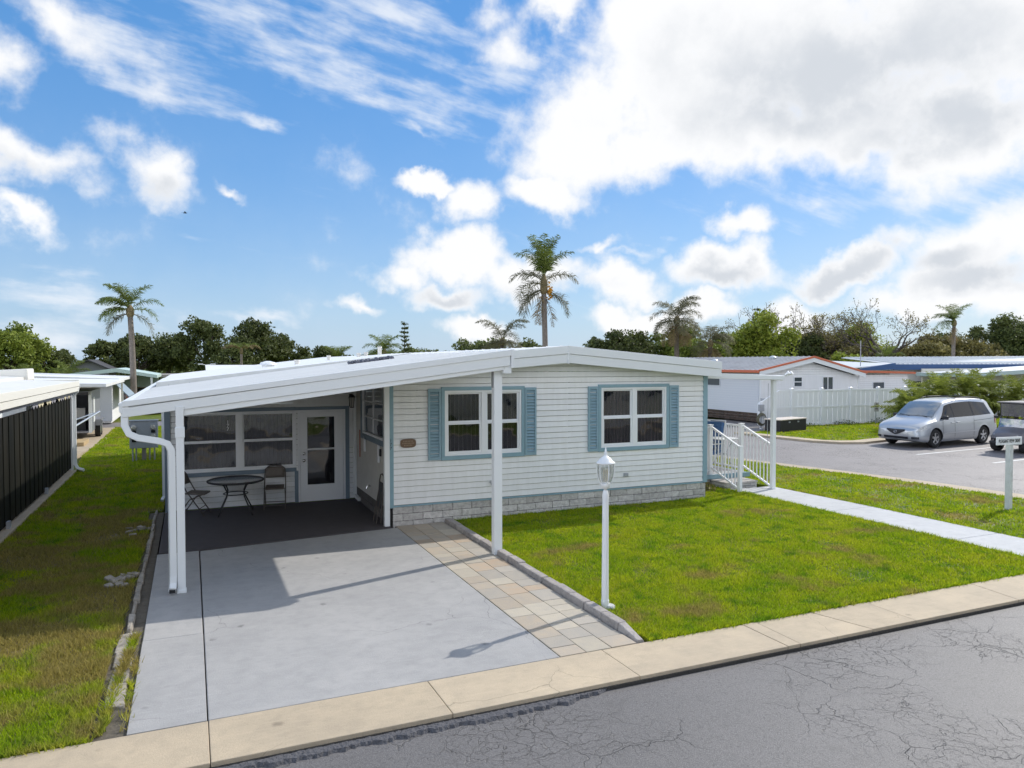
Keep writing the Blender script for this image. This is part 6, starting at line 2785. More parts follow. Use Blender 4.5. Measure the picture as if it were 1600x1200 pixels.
while y < 23.6:
    if k not in (4, 9):
        s = MB()
        yy = y
        pts = [(-3.055, yy, 2.225), (-3.055, yy + .30, 2.225), (-3.055, yy + .30, 2.17), (-3.055, yy + .24, 2.155), (-3.055, yy + .15, 2.11), (-3.055, yy + .06, 2.155), (-3.055, yy, 2.17)]
        s.prism(pts, (0, 0, 0), (.012, 0, 0))
        s.build('scallop', val_m if k in (2, 3, 5, 6, 10, 13, 15) else MATS['grey_valance'], nc_)
    y += .33
    k += 1
s = MB()
s.box(-9.4, -3.36, 8.5, 24.05, -.12, .05)
s.build('carport_floor', concrete_tan, nc_)
for y in (8.6, 13.7, 18.8):
    s = MB()
    s.box(-3.26, -3.17, y, y + .09, .05, 2.5)
    s.build('carport_post', white_metal, nc_)
# the roof of the home behind it with its vent box
h4 = thing('mobile_home', 'low home with broad white roof behind the screened carport', 'house', (-7.5, 26, 0))
s = MB()
s.prism([(-9.4, 12.0, 2.94), (-4.3, 12.0, 2.70), (-4.3, 12.0, 2.6), (-9.4, 12.0, 2.8)], (0, 12.0, 0), (0, 25.6, 0))
s.build('roof', pale_roof, h4)
s = MB()
s.box(-13, -5.0, 12.2, 25.4, 0, 2.6)
s.build('wall_core', white_siding, h4)
s = MB()
s.cbox((-4.7, 25.0, 2.74), (1.0, .9, .34), Euler((0, R(-3), 0)).to_matrix())
s.build('roof_unit', mat('unit_white', (0.82, 0.80, 0.74), .5), h4, bevel=.03)
s = MB()
s.box(-5.0, -4.9, 24.5, 24.54, 2.62, 2.70)
s.build('unit_slot', dark_void, h4)
# next home with white roof and bluish sloped awning
h5 = thing('mobile_home', 'white roofed home behind the enclosed trailer', 'house', (-7, 45, 0))
s = MB()
s.box(-13, -3.75, 43.0, 50, 0, 2.1)
s.build('wall_core', white_siding, h5)
s = MB()
far_siding(s, 'y', -3.72, 43.0, 50.0, .1, 2.1, 1)
tag(s.build('siding', white_siding, h5), kind='stuff')
s = MB()
s.prism([(-3.3, 42.0, 2.30), (-13, 42.0, 2.72), (-13, 42.0, 2.5), (-3.3, 42.0, 2.15)], (0, 42.0, 0), (0, 50.5, 0))
s.build('roof', roof_m, h5)
s = MB()
s.prism([(-3.6, 43.4, 2.05), (-2.95, 43.4, 1.35), (-2.95, 43.4, 1.30), (-3.6, 43.4, 2.0)], (0, 43.4, 0), (0, 47.5, 0))
s.build('awning', mat('steel_awning', (0.30, 0.37, 0.42), .5, metal=.3), h5)
s = MB()
s.box(-4.6, -3.7, 42.94, 43.0, .1, 2.1)
s.build('end_wall', shade_grey_siding, h5)
# mid roof between
h6 = thing('carport', 'low white flat carport roof over the enclosed trailer', 'carport', (-5.5, 34, 0))
s = MB()
s.prism([(-2.95, 32.0, 2.30), (-9, 32.0, 2.44), (-9, 32.0, 2.32), (-2.95, 32.0, 2.18)], (0, 32.0, 0), (0, 40.6, 0))
s.build('carport_roof', roof_m, h6)
for y in (40.3,):
    s = MB()
    s.box(-3.08, -3.0, y, y + .08, 0, 2.15)
    s.build('carport_post', white_metal, h6)
# the far pale green carport with posts over the maroon car
h7 = thing('carport', 'far pale green roofed carport over a maroon car', 'carport', (-4, 57, 0))
s = MB()
s.prism([(-2.0, 54.0, 2.30), (-4.4, 54.0, 2.75), (-7.2, 54.0, 2.40), (-7.2, 54.0, 2.2), (-4.4, 54.0, 2.5), (-2.0, 54.0, 2.1)], (0, 54.0, 0), (0, 62, 0))
s.build('carport_roof', mat('pale_green_metal', (0.50, 0.62, 0.57), .5), h7)
for x in (-4.55, -2.4):
    s = MB()
    s.box(x, x + .12, 54.1, 54.22, 0, 2.3)
    s.build('carport_post', white_metal, h7)
s = MB()
s.box(-7, -2.2, 61.5, 61.6, 0, 2.2)
s.build('rear_wall', mat('teal_wall', (0.30, 0.36, 0.36), .7), h7)
# grey gabled house far back
h8 = thing('house', 'dark grey gabled house among the far oaks', 'house', (-8.2, 78, 0))
gw = mat('grey_house', (0.17, 0.175, 0.20), .8)
s = MB()
s.prism([(-10.2, 78, 0), (-7.0, 78, 0), (-7.0, 78, 2.5), (-8.6, 78, 3.25), (-10.2, 78, 2.6)], (0, 78, 0), (0, 86, 0))
s.build('wall', gw, h8)
rdk = mat('dark_roof', (0.06, 0.06, 0.065), .8)
slope_quad('roof', [(-10.9, 77.6, 2.45), (-8.6, 77.6, 3.42), (-8.6, 86, 3.42), (-10.9, 86, 2.45)], rdk, h8, .12)
slope_quad('roof', [(-8.6, 77.6, 3.42), (-6.5, 77.6, 2.40), (-6.5, 86, 2.40), (-8.6, 86, 3.42)], rdk, h8, .12)
far_window(h8, 'x', 78.0, -7.75, -7.2, 1.5, 2.1, -1, rails=0, frame=gw)
# yellow band building beyond the house roof
h9 = thing('house', 'yellow walled building with brown flat roof beyond the white roof', 'house', (0.5, 66, 0))
s = MB()
s.box(-1.9, 5, 66, 72, 0, 1.95)
s.build('wall', mat('yellow_wall', (0.62, 0.46, 0.14), .7), h9)
s = MB()
s.box(-2.3, 5.4, 65.6, 72.4, 1.95, 2.15)
s.build('roof', mat('brown_roof', (0.33, 0.31, 0.29), .7), h9)
h10 = thing('mobile_home', 'row home with dull white roof beyond the carport', 'house', (8, 54, 0))
s = MB()
s.box(1.5, 16, 54.0, 60, 0, 2.3)
s.build('wall', white_siding, h10)
s = MB()
s.prism([(1.0, 53.6, 2.36), (16.6, 53.6, 2.36), (16.6, 57, 2.95), (1.0, 57, 2.95)], (0, 0, 0), (0, 0, -.1))
s.build('roof', roof_m, h10)

# ---------------- meter pedestal behind the carport corner
mp = thing('meter_stand', 'grey electric meter cabinet on steel legs beside the house rear corner', 'meter cabinet', (-1.36, 25.9, 0))
for x, w_ in ((-.27, .20), (0, .26), (.27, .20)):
    s = MB()
    s.box(x - w_ / 2 - .03, x + w_ / 2 + .03, -.12, .12, .42, 1.26)
    s.build('cabinet', grey_metal, mp, local=True, bevel=.012)
s = MB()
s.box(-.42, .42, -.15, .15, 1.265, 1.30)
s.build('cabinet_top', grey_metal, mp, local=True, bevel=.01)
for x, z in ((-.27, 1.08), (-.27, .80), (.27, .80), (.27, 1.08)):
    s = MB()
    s.lathe([(.085, .12), (.085, .17), (.07, .22), (.055, .25), (.01, .255)], (x, 0, 0), 14, 'Y')
    s.v = [(a, -b_, c + z) for a, b_, c in s.v]
    m_ = s.build('meter', mat('meter_glass', (0.50, 0.48, 0.42), .2, coat=.8), mp, local=True, auto=40)
    s = MB()
    s.box(x - .06, x + .06, -.16, -.115, z - .18, z - .10)
    s.build('meter_slot', dark_void, mp, local=True)
for x in (-.32, -.22, .16, .30):
    s = MB()
    s.tube([(x, 0, -.05), (x, 0, .44)], .022, 6)
    s.build('conduit', grey_metal, mp, local=True)
s = MB()
s.box(-.06, .06, -.04, .04, -.05, .44)
s.build('post', mat('meter_post', (0.28, 0.25, 0.22), .8), mp, local=True)

# ---------------- enclosed trailer with open back, ramp, utility trailer
pad = MB()
pad.ground([(-8, 25.5), (-3.75, 25.5), (-3.10, 33), (-3.15, 39.8), (-8, 39.8)], -.12, .012)
struct('parking_pad', pad, concrete_tan)
et = thing('enclosed_trailer', 'grey enclosed trailer open at the back and full of dark goods', 'trailer', (-4.58, 33.0, 0), R(2))
tsk = mat('trailer_skin', (0.30, 0.31, 0.35), .4, metal=.4)
tdk = mat('trailer_dark', (0.04, 0.04, 0.05), .5)
s = MB()
s.box(-1.0, -.94, .0, 5.0, .42, 1.92)
s.box(.94, 1.0, 0, 5.0, .42, 1.92)
s.box(-.94, .94, 4.94, 5.0, .42, 1.92)
s.box(-1.0, 1.0, 0, 5.0, .36, .42)
s.box(-1.02, 1.02, -.02, 5.02, 1.92, 1.98)
s.build('trailer_box', tsk, et, local=True)
for sx_ in (-1, 1):
    s = MB()
    s.box(sx_ * .97 - .05, sx_ * .97 + .05, -.04, .02, .36, 1.96)
    s.build('rear_frame', white_metal if sx_ > 0 else tdk, et, local=True)
s = MB()
s.box(-1.0, 1.0, -.04, .02, 1.84, 1.96)
s.build('rear_header', tdk, et, local=True)
s = MB()
s.box(1.0, 1.02, 1.0, 1.7, .7, 1.7)
s.build('side_door', white_metal, et, local=True)
for yy in (2.3, 3.1):
    for sx_ in (-1, 1):
        s = MB()
        r_ = .34
        s.lathe([(r_ * .6, -.1), (r_, -.1), (r_, .1), (r_ * .6, .1)], (sx_ * 1.08, yy, r_), 22, 'X')
        w_ = s.build('wheel', black_rubber, et, local=True, auto=40)
        s = MB()
        s.lathe([(r_ * .58, -.07), (r_ * .5, .0), (r_ * .58, .105)], (sx_ * 1.08, yy, r_), 16, 'X')
        s.build('rim', rim_m, w_, local=True)
s = MB()
s.box(.96, 1.24, 1.85, 3.55, .70, .75)
s.box(.96, 1.24, 1.85, 1.92, .50, .70)
s.build('fender', tsk, et, local=True)
rnd = random.Random(12)
gm_ = [mat('goods_%s' % c, v, .8) for c, v in (('red', (0.30, 0.11, 0.07)), ('grey', (0.16, 0.16, 0.18)), ('black', (0.04, 0.04, 0.04)), ('white', (0.45, 0.45, 0.45)))]
for i, (gc, where) in enumerate((('red', 'on the floor at the left'), ('grey', 'on the floor in the middle'), ('black', 'on the floor at the right'), ('white', 'stacked high at the right'), ('red', 'stacked high in the middle'), ('grey', 'stacked high at the left'))):
    x = (-.6, 0, .6, .55, -.05, -.6)[i]
    z = (.42, .42, .42, .86, .86, .86)[i]
    w_, h_ = rnd.uniform(.35, .55), .435
    s = MB()
    s.box(x - w_ / 2, x + w_ / 2, .35 + rnd.uniform(0, .4), 1.2, z, z + h_)
    tag(s.build('goods_crate', MATS['goods_' + gc], None, bevel=.01), '%s crate %s inside the open enclosed trailer' % ({'red': 'dull red', 'grey': 'dark grey', 'black': 'black', 'white': 'pale grey'}[gc], where), 'crate', 'crates inside the enclosed trailer')
    o = bpy.context.scene.objects[-1]
for o in [o for o in bpy.data.objects if o.name.startswith('goods_crate')]:
    o.matrix_world = Matrix.Translation((-4.58, 33.0, 0)) @ Matrix.Rotation(R(2), 4, 'Z')
rmp = thing('wooden_ramp', 'pale plywood ramp lying on the slab behind the enclosed trailer', 'ramp', (-4.05, 31.9, 0))
s = MB()
s.prism([(-.55, -.7, .015), (.42, -.7, .015), (.42, -.7, .16), (-.55, -.7, .16)], (0, -.7, 0), (0, .8, 0))
s.build('ramp_board', mat('plywood', (0.50, 0.37, 0.20), .8, var=.5, vscale=5), rmp, local=True, bevel=.01)
ut = thing('utility_trailer', 'small black utility trailer with a long steel pole resting on it', 'trailer', (-4.45, 28.6, 0))
s = MB()
s.box(-.7, .62, -1.2, 1.2, .42, .50)
s.build('bed', tdk, ut, local=True)
for z in (.72, .95):
    s = MB()
    s.bar((.6, -1.2, z), (.6, 1.2, z), .03)
    s.build('side_rail', tdk, ut, local=True)
for sx_ in (-1, 1):
    s = MB()
    r_ = .31
    s.lathe([(r_ * .6, -.1), (r_, -.1), (r_, .1), (r_ * .6, .1)], (sx_ * .78, -.2, r_), 22, 'X')
    w_ = s.build('wheel', black_rubber, ut, local=True, auto=40)
    s = MB()
    s.lathe([(r_ * .58, -.07), (r_ * .4, .0), (r_ * .58, .105)], (sx_ * .78, -.2, r_), 16, 'X')
    s.build('rim', rim_m, w_, local=True)
pole_m = mat('steel_pole', (0.42, 0.46, 0.52), .4, metal=.5)
s = MB()
s.tube([(-3.95, 28.2, .72), (-3.05, 30.6, 1.32)], .035, 8)
tag(s.build('steel_pole', pole_m, None), 'long steel pole slanting up from the utility trailer', 'pole')
s = MB()
s.tube([(-3.90, 28.0, 1.06), (-3.2, 30.5, 1.28)], .022, 6)
tag(s.build('steel_pole', pole_m, None), 'thinner steel pole above the long slanting one', 'pole')
s = MB()
s.tube([(-4.02, 27.9, .9), (-4.18, 28.0, 1.75)], .03, 6)
s.tube([(-4.02, 27.9, .9), (-3.80, 28.1, 1.7)], .022, 6)
tag(s.build('forked_pole', pole_m, None), 'forked upright pole standing beside the utility trailer', 'pole')
s = MB()
s.tube([(-3.35, 25.2, -.05), (-3.36, 25.22, .7), (-3.33, 25.2, 1.25)], .016, 6)
tag(s.build('garden_stake', mat('green_stake', (0.08, 0.12, 0.05), .7), None), 'thin green stake standing in the grass past the screened carport', 'stake')

# light poles
def light_pole(x, y, h, label):
    t = thing('light_pole', label, 'light pole', (x, y, 0))
    s = MB()
    s.tube([(0, 0, -.1), (0, 0, h)], [.06, .045], 8)
    s.build('pole', white_metal, t, local=True)
    for sx_ in (-1, 1):
        s = MB()
        s.tube([(0, 0, h - .05), (sx_ * .35, 0, h + .02)], .025, 6)
        s.build('arm', white_metal, t, local=True)
        s = MB()
        s.box(min(sx_ * .3, sx_ * .72), max(sx_ * .3, sx_ * .72), -.1, .1, h, h + .08)
        s.build('lamp_head', white_metal, t, local=True, bevel=.02)


light_pole(1.36, 70.3, 2.95, 'slim white light pole with twin heads before the far oaks')

# the bird
bd = thing('bird', 'small dark bird gliding high in the blue sky on the left', 'bird', (-0.23, 65.6, 15.24))
s = MB()
s.tube([(-.16, 0, 0), (-.08, 0, .01), (.05, 0, .015), (.12, 0, .02), (.17, 0, .015)], [.01, .035, .045, .03, .008], 8)
s.add([(-.02, 0, .03), (.08, 0, .03), (.03, .22, .09), (-.06, .42, .06), (-.06, .2, .07)], [(0, 1, 2, 4), (4, 2, 3)])
s.add([(-.02, 0, .03), (.08, 0, .03), (.03, -.22, .09), (-.06, -.42, .06), (-.06, -.2, .07)], [(4, 2, 1, 0), (3, 2, 4)])
s.add([(-.14, 0, .01), (-.26, .05, .01), (-.26, -.05, .01)], [(0, 1, 2)])
s.build('bird_body', mat('bird_dark', (0.03, 0.03, 0.035), .8), bd, local=True)

# ---------------- across the street, behind the camera: what the front windows mirror
for (xa, xb, lb) in ((-4, 9, 'pale home across the street, opposite the carport'), (14, 28, 'pale home across the street, opposite the right hand lawn')):
    h11 = thing('mobile_home', lb, 'house', (xa, -7.5, 0))
    s = MB()
    s.box(xa, xb, -16, -7.5, -.1, 2.6)
    s.build('wall', cream_wall, h11)
    s = MB()
    xm = (xa + xb) / 2
    s.prism([(xa - .4, -16.4, 2.6), (xb + .4, -16.4, 2.6), (xb + .4, -16.4, 2.8), (xm, -16.4, 3.4), (xa - .4, -16.4, 2.8)], (0, -16.4, 0), (0, -7.1, 0))
    s.build('roof', roof_m, h11)
    for k in range(3):
        x = xa + 1.5 + k * 4
        far_window(h11, 'x', -7.5, x, x + 1.8, 1.1, 2.2, 1, mull=1)
s = MB()
s.ground([(-60, -40), (60, -40), (60, -3.2), (-60, -3.2)], -.13, .0)
struct('lawn', s, lawn_soil)
s = MB()
s.ground([(-60, -3.2), (60, -3.2), (60, -2.5), (-60, -2.5)], -.13, .01)
struct('kerb_strip', s, concrete_tan)
for (xa, xb) in ((-3, 5), (16, 24)):
    s = MB()
    s.ground([(xa, -7.4), (xb, -7.4), (xb, -3.25), (xa, -3.25)], -.12, .012)
    struct('driveway', s, concrete_grey)

# ================================================================== TREES
def leaf_mat(name, c1, c2, trans=.3):
    m = bpy.data.materials.new(name)
    m.use_nodes = True
    nt = m.node_tree
    N, L = nt.nodes.new, nt.links.new
    b = nt.nodes['Principled BSDF']
    at = N('ShaderNodeAttribute')
    at.attribute_name = 'tone'
    mx = N('ShaderNodeMix')
    mx.data_type = 'RGBA'
    L(at.outputs['Fac'], mx.inputs[0])
    mx.inputs[6].default_value = (*c1, 1)
    mx.inputs[7].default_value = (*c2, 1)
    oi = N('ShaderNodeObjectInfo')
    mr = N('ShaderNodeMapRange')
    mr.inputs[3].default_value = .85
    mr.inputs[4].default_value = 1.2
    L(oi.outputs['Random'], mr.inputs[0])
    h = N('ShaderNodeHueSaturation')
    L(mx.outputs[2], h.inputs['Color'])
    L(mr.outputs[0], h.inputs['Value'])
    L(h.outputs[0], b.inputs['Base Color'])
    b.inputs['Roughness'].default_value = .6
    b.inputs['Specular IOR Level'].default_value = .3
    t = N('ShaderNodeBsdfTranslucent')
    L(h.outputs[0], t.inputs[0])
    ms = N('ShaderNodeMixShader')
    ms.inputs[0].default_value = trans
    L(b.outputs[0], ms.inputs[1])
    L(t.outputs[0], ms.inputs[2])
    L(ms.outputs[0], nt.nodes['Material Output'].inputs['Surface'])
    return m


LM = {'d': leaf_mat('oak_leaf', (0.05, 0.07, 0.022), (0.15, 0.175, 0.05)),
      'm': leaf_mat('mid_leaf', (0.07, 0.10, 0.022), (0.20, 0.24, 0.05)),
      'g': leaf_mat('green_leaf', (0.09, 0.13, 0.02), (0.27, 0.32, 0.05)),
      'y': leaf_mat('lime_leaf', (0.14, 0.19, 0.022), (0.36, 0.40, 0.06)),
      'b': leaf_mat('dry_leafage', (0.12, 0.11, 0.038), (0.30, 0.26, 0.09))}
bark = mat('bark', (0.11, 0.09, 0.075), .95, var=.6, vscale=6, col2=(0.20, 0.17, 0.145), bump=.03, bscale=14)
bark_pale = mat('bark_pale', (0.24, 0.205, 0.18), .9, var=.6, vscale=7, col2=(0.14, 0.12, 0.10), bump=.02, bscale=20)


def tree(x, y, h, w, kind, seed, label, dens=1.0, base=0.0, group=None):
    r_ = np.random.default_rng(seed)
    rnd = random.Random(seed)
    h *= 1.12
    t = thing('oak_tree' if kind in 'db' else 'leafy_tree', label, 'tree', (x, y, 0), 0, group)
    z0 = h * .10
    cz = z0 + (h - z0) * .52
    rz = (h - z0) * .5
    rw = w * .5
    nl = max(9, int(7 + w * 2.0))
    cen = []
    for i in range(nl):
        for _ in range(30):
            d = r_.normal(size=3)
            d /= np.linalg.norm(d)
            rr = r_.uniform(.35, .92)
            if d[2] > -.75:
                break
        cen.append((d[0] * rw * rr, d[1] * rw * rr, cz + d[2] * rz * rr * .85))
    V, T = [], []
    for c in cen:
        R_ = r_.uniform(.16, .30) * w * .72
        n = int((150 + 60 * R_ * R_ * 3) * dens)
        d = r_.normal(size=(n, 3))
        d /= np.linalg.norm(d, axis=1)[:, None]
        rad = R_ * (r_.random(n) ** .42) * (1 + .25 * np.sin(d[:, 0] * 5 + c[0]) * np.cos(d[:, 2] * 4))
        p = np.array(c) + d * rad[:, None] * np.array([1, 1, .72])
        s_ = r_.uniform(.10, .24, n)
        u = r_.normal(size=(n, 3))
        u /= np.linalg.norm(u, axis=1)[:, None]
        nr = d * .8 + r_.normal(size=(n, 3)) * .7 + np.array([0, 0, .4])
        v = np.cross(nr, u)
        v /= np.linalg.norm(v, axis=1)[:, None] + 1e-6
        q = np.stack([p - u * s_[:, None], p + v * s_[:, None] * .55, p + u * s_[:, None], p - v * s_[:, None] * .55], 1)
        V.append(q)
        tone = np.clip(r_.normal(.45, .22, n) + r_.uniform(-.15, .2), 0, 1)
        T.append(tone)
    # loose sprays that break the outline
    n = int(40 * nl * dens)
    d = r_.normal(size=(n, 3))
    d /= np.linalg.norm(d, axis=1)[:, None]
    d[:, 2] = np.abs(d[:, 2]) * .9 - .25
    p = np.array([0, 0, cz]) + d * np.array([rw, rw, rz]) * r_.uniform(.75, 1.05, n)[:, None]
    s_ = r_.uniform(.08, .20, n)
    u = r_.normal(size=(n, 3))
    u /= np.linalg.norm(u, axis=1)[:, None]
    v = np.cross(u, r_.normal(size=(n, 3)))
    v /= np.linalg.norm(v, axis=1)[:, None] + 1e-6
    V.append(np.stack([p - u * s_[:, None], p + v * s_[:, None] * .5, p + u * s_[:, None], p - v * s_[:, None] * .5], 1))
    T.append(np.clip(r_.normal(.5, .2, n), 0, 1))
    me = np_mesh('crown', np.concatenate(V), 4, LM[kind], np.concatenate(T))
    inst(me, 'crown', t)
    s = MB()
    tr = .035 * h + .04
    top = Vector((rnd.uniform(-.2, .2), rnd.uniform(-.2, .2), z0 + h * .28))
    s.tube([(0, 0, -.1), (rnd.uniform(-.05, .05), 0, z0 * .8), top], [tr * 1.25, tr, tr * .75], 8)
    for c in cen[:9]:
        m_ = top.lerp(Vector(c), .5) + Vector((0, 0, -.15))
        s.tube([top * .9, m_, c], [tr * .5, tr * .28, tr * .08], 5)
    s.build('trunk', bark, t, local=True, smooth=True)
    return t


KL = {'d': ('dark oak', 'evergreen oak'), 'm': ('mid green leafy tree', ''), 'g': ('fresh green bushy tree', ''), 'y': ('lime green rounded tree', ''), 'b': ('brownish thin leaved oak', '')}
TREES = [
    (-16.1, 85.7, 6.2, 7.5, 'g', 'fresh green bushy tree above the roofs at the far left edge'),
    (-22.7, 97.3, 6.0, 8.4, 'd', 'dark oak rising beyond the left frame edge'),
    (-14.1, 93.5, 5.0, 5.2, 'd', 'dark oak just right of the fresh green tree at far left'),
    (-13.2, 97.5, 4.7, 3.0, 'd', 'small dark oak left of the dark grey gabled house'),
    (-8.0, 88.6, 5.4, 4.8, 'd', 'dark oak above the right end of the dark grey gabled house'),
    (-5.2, 89.6, 6.2, 7.0, 'd', 'broad dark oak behind the tall palm on the left'),
    (-2.3, 92.7, 6.8, 7.3, 'd', 'broad dark oak just right of the tall left palm'),
    (1.7, 88.8, 7.6, 6.8, 'd', 'tall dark oak with a spire of leaves above the twin head light pole'),
    (4.2, 81.1, 5.0, 5.3, 'd', 'low dark oak behind the brown topped palm'),
    (6.7, 84.4, 7.1, 7.7, 'd', 'tall dark oak right of the brown topped palm'),
    (9.9, 87.3, 5.9, 5.1, 'd', 'dark oak at the right end of the left oak row'),
    (13.0, 92.6, 4.4, 3.1, 'd', 'small lone dark oak in the gap right of the left oak row'),
    (18.5, 88.0, 3.8, 4.6, 'd', 'low dark tree just above the vent pipes on the roof'),
    (25.1, 85.1, 4.6, 5.4, 'm', 'mid green leafy tree right of the tall pine'),
    (28.6, 85.7, 4.8, 4.7, 'd', 'dark oak halfway between the pine and the drooping dark palm'),
    (30.4, 80.6, 5.5, 6.0, 'd', 'dark oak left of the drooping dark palm'),
    (34.7, 76.5, 4.7, 3.7, 'd', 'small dark tree right of the drooping dark palm'),
    (42.7, 73.0, 6.1, 5.1, 'd', 'dark oak right of the roof ridge, leftmost of the right tree row'),
    (44.5, 70.0, 7.0, 6.4, 'd', 'dark oak left of the shaggy palms above the right roof slope'),
    (49.6, 72.2, 6.0, 6.0, 'm', 'mid green leafy tree behind the shaggy palm'),
    (49.3, 63.6, 5.7, 6.8, 'g', 'fresh green bushy tree under the shaggy palms'),
    (53.1, 64.1, 5.3, 6.3, 'g', 'fresh green bushy tree right of the shaggy palms'),
    (51.2, 56.2, 7.4, 6.9, 'y', 'rounded lime green tree above the ribbed roof with red edge'),
    (64.1, 63.6, 6.4, 5.8, 'd', 'dark oak right of the slender bare tree'),
    (69.6, 65.6, 7.3, 7.7, 'b', 'brownish thin leaved oak above the red gable peak'),
    (66.8, 58.1, 4.6, 6.3, 'b', 'low brownish oak left of the wide bare tree'),
    (76.5, 58.2, 5.4, 6.6, 'b', 'brownish oak right of the wide bare tree'),
    (84.1, 61.4, 5.2, 4.7, 'm', 'mid green tree behind the windswept palm'),
    (84.1, 57.1, 6.0, 6.7, 'b', 'brownish oak right of the windswept palm'),
    (90.5, 58.6, 7.9, 7.0, 'd', 'dark glossy oak near the right frame edge'),
    (91.3, 56.1, 9.0, 7.7, 'd', 'tallest dark oak cut by the right frame edge'),
    (60.3, 54.4, 3.9, 3.9, 'y', 'small lime green tree just above the red gable peak'),
    (80.9, 65.0, 4.5, 8.8, 'm', 'wide mid green tree behind the wide bare tree'),
    (60.1, 61.0, 3.6, 4.9, 'g', 'low green tree below the slender bare tree'),
    (97.7, 55.5, 8.3, 8.6, 'd', 'dark oak beyond the right frame edge'),
    (57.6, 69.0, 6.6, 7.0, 'm', 'mid green tree between the lime green tree and the shaggy palms'),
    (46.8, 74.0, 6.6, 6.5, 'd', 'dark oak behind the plumed shaggy palm'),
    (74.0, 65.5, 6.4, 8.0, 'b', 'brownish oak right behind the wide bare tree'),
    (79.6, 58.2, 6.6, 6.5, 'b', 'brownish green oak left of the windswept palm'),
    (87.5, 62.0, 7.2, 7.5, 'd', 'dark oak right behind the windswept palm'),
    (68.0, 70.0, 6.6, 8.0, 'd', 'dark oak behind the brownish trees over the red gable'),
    (55.5, 60.5, 5.0, 6.0, 'y', 'lime green tree low between bushy tree and bare tree'),
    (94.0, 59.5, 8.2, 7.0, 'd', 'dark oak just left of the tallest one at the right edge'),
    (21.5, 90.0, 4.6, 5.0, 'd', 'low dark oak behind the narrow pine'),
    (27.0, 92.0, 5.2, 6.0, 'd', 'dark oak far behind the gap right of the pine'),
    (33.0, 84.0, 5.6, 6.5, 'm', 'mid green tree behind the drooping dark palm'),
    (37.5, 78.5, 5.2, 6.0, 'd', 'dark oak just left of the tall fruiting palm trunk'),
    (23.5, 80.0, 4.6, 5.0, 'm', 'mid green bushy tree at the foot of the narrow pine'),
    (15.5, 95.0, 4.8, 6.0, 'd', 'low dark oak far left of the vent pipes'),
    (51.0, 68.0, 7.2, 6.0, 'g', 'fresh green tree just right of the plumed shaggy palm'),
    (72.5, 62.5, 7.0, 7.0, 'y', 'yellow green tree between the red gable and the wide bare tree'),
]
for i, (x, y, h, w, kd, lb) in enumerate(TREES):
    tree(x, y, h, w, kd, 100 + i, lb)


for i, (x, y, h, w, kd, lb) in enumerate(((-4, -14, 6, 6, 'm', 'leafy tree across the street, left of the pale home'), (17, -13, 7, 7, 'd', 'dark oak across the street, right of the pale home'), (26, -16, 8, 8, 'd', 'second dark oak across the street, further right'))):
    tree(x, y, h, w, kd, 300 + i, lb)


# far woodland that closes the gaps low on the horizon
def woodland(name, pts, n, hmax, m, label):
    r_ = np.random.default_rng(77)
    P = []
    for i in range(len(pts) - 1):
        (x0, y0), (x1, y1) = pts[i], pts[i + 1]
        L_ = math.hypot(x1 - x0, y1 - y0)
        k = int(n * L_ / 100)
        t_ = r_.random(k)
        hh = hmax * (.55 + .3 * np.sin(t_ * L_ * .35 + i) * np.sin(t_ * L_ * .83) + .15 * np.sin(t_ * L_ * 2.1))
        z = hh * r_.random(k) ** .8
        P.append(np.stack([x0 + (x1 - x0) * t_ + r_.normal(0, 1.2, k), y0 + (y1 - y0) * t_ + r_.normal(0, 1.2, k), z], 1))
    p = np.concatenate(P)
    k = len(p)
    s_ = r_.uniform(.15, .34, k)
    u = r_.normal(size=(k, 3))
    u /= np.linalg.norm(u, axis=1)[:, None]
    v = np.cross(u, r_.normal(size=(k, 3)))
    v /= np.linalg.norm(v, axis=1)[:, None] + 1e-6
    q = np.stack([p - u * s_[:, None], p + v * s_[:, None] * .6, p + u * s_[:, None], p - v * s_[:, None] * .6], 1)
    me = np_mesh(name, q, 4, m, np.clip(r_.normal(.4, .25, k), 0, 1))
    tag(inst(me, name, None), label, 'woodland', kind='stuff')


woodland('woodland', [(-60, 112), (-20, 112), (20, 106), (50, 92), (75, 76), (110, 66), (150, 40)], 20000, 4.6, LM['d'], 'far dark undergrowth closing the horizon behind all trees')
woodland('woodland', [(-24, 84), (-10, 84)], 16000, 2.9, LM['g'], 'bright green undergrowth below the far left trees')
woodland('woodland', [(44, 58), (58, 58), (70, 56), (92, 53)], 14000, 3.0, LM['b'], 'mixed brown and green shrubs under the right hand trees')


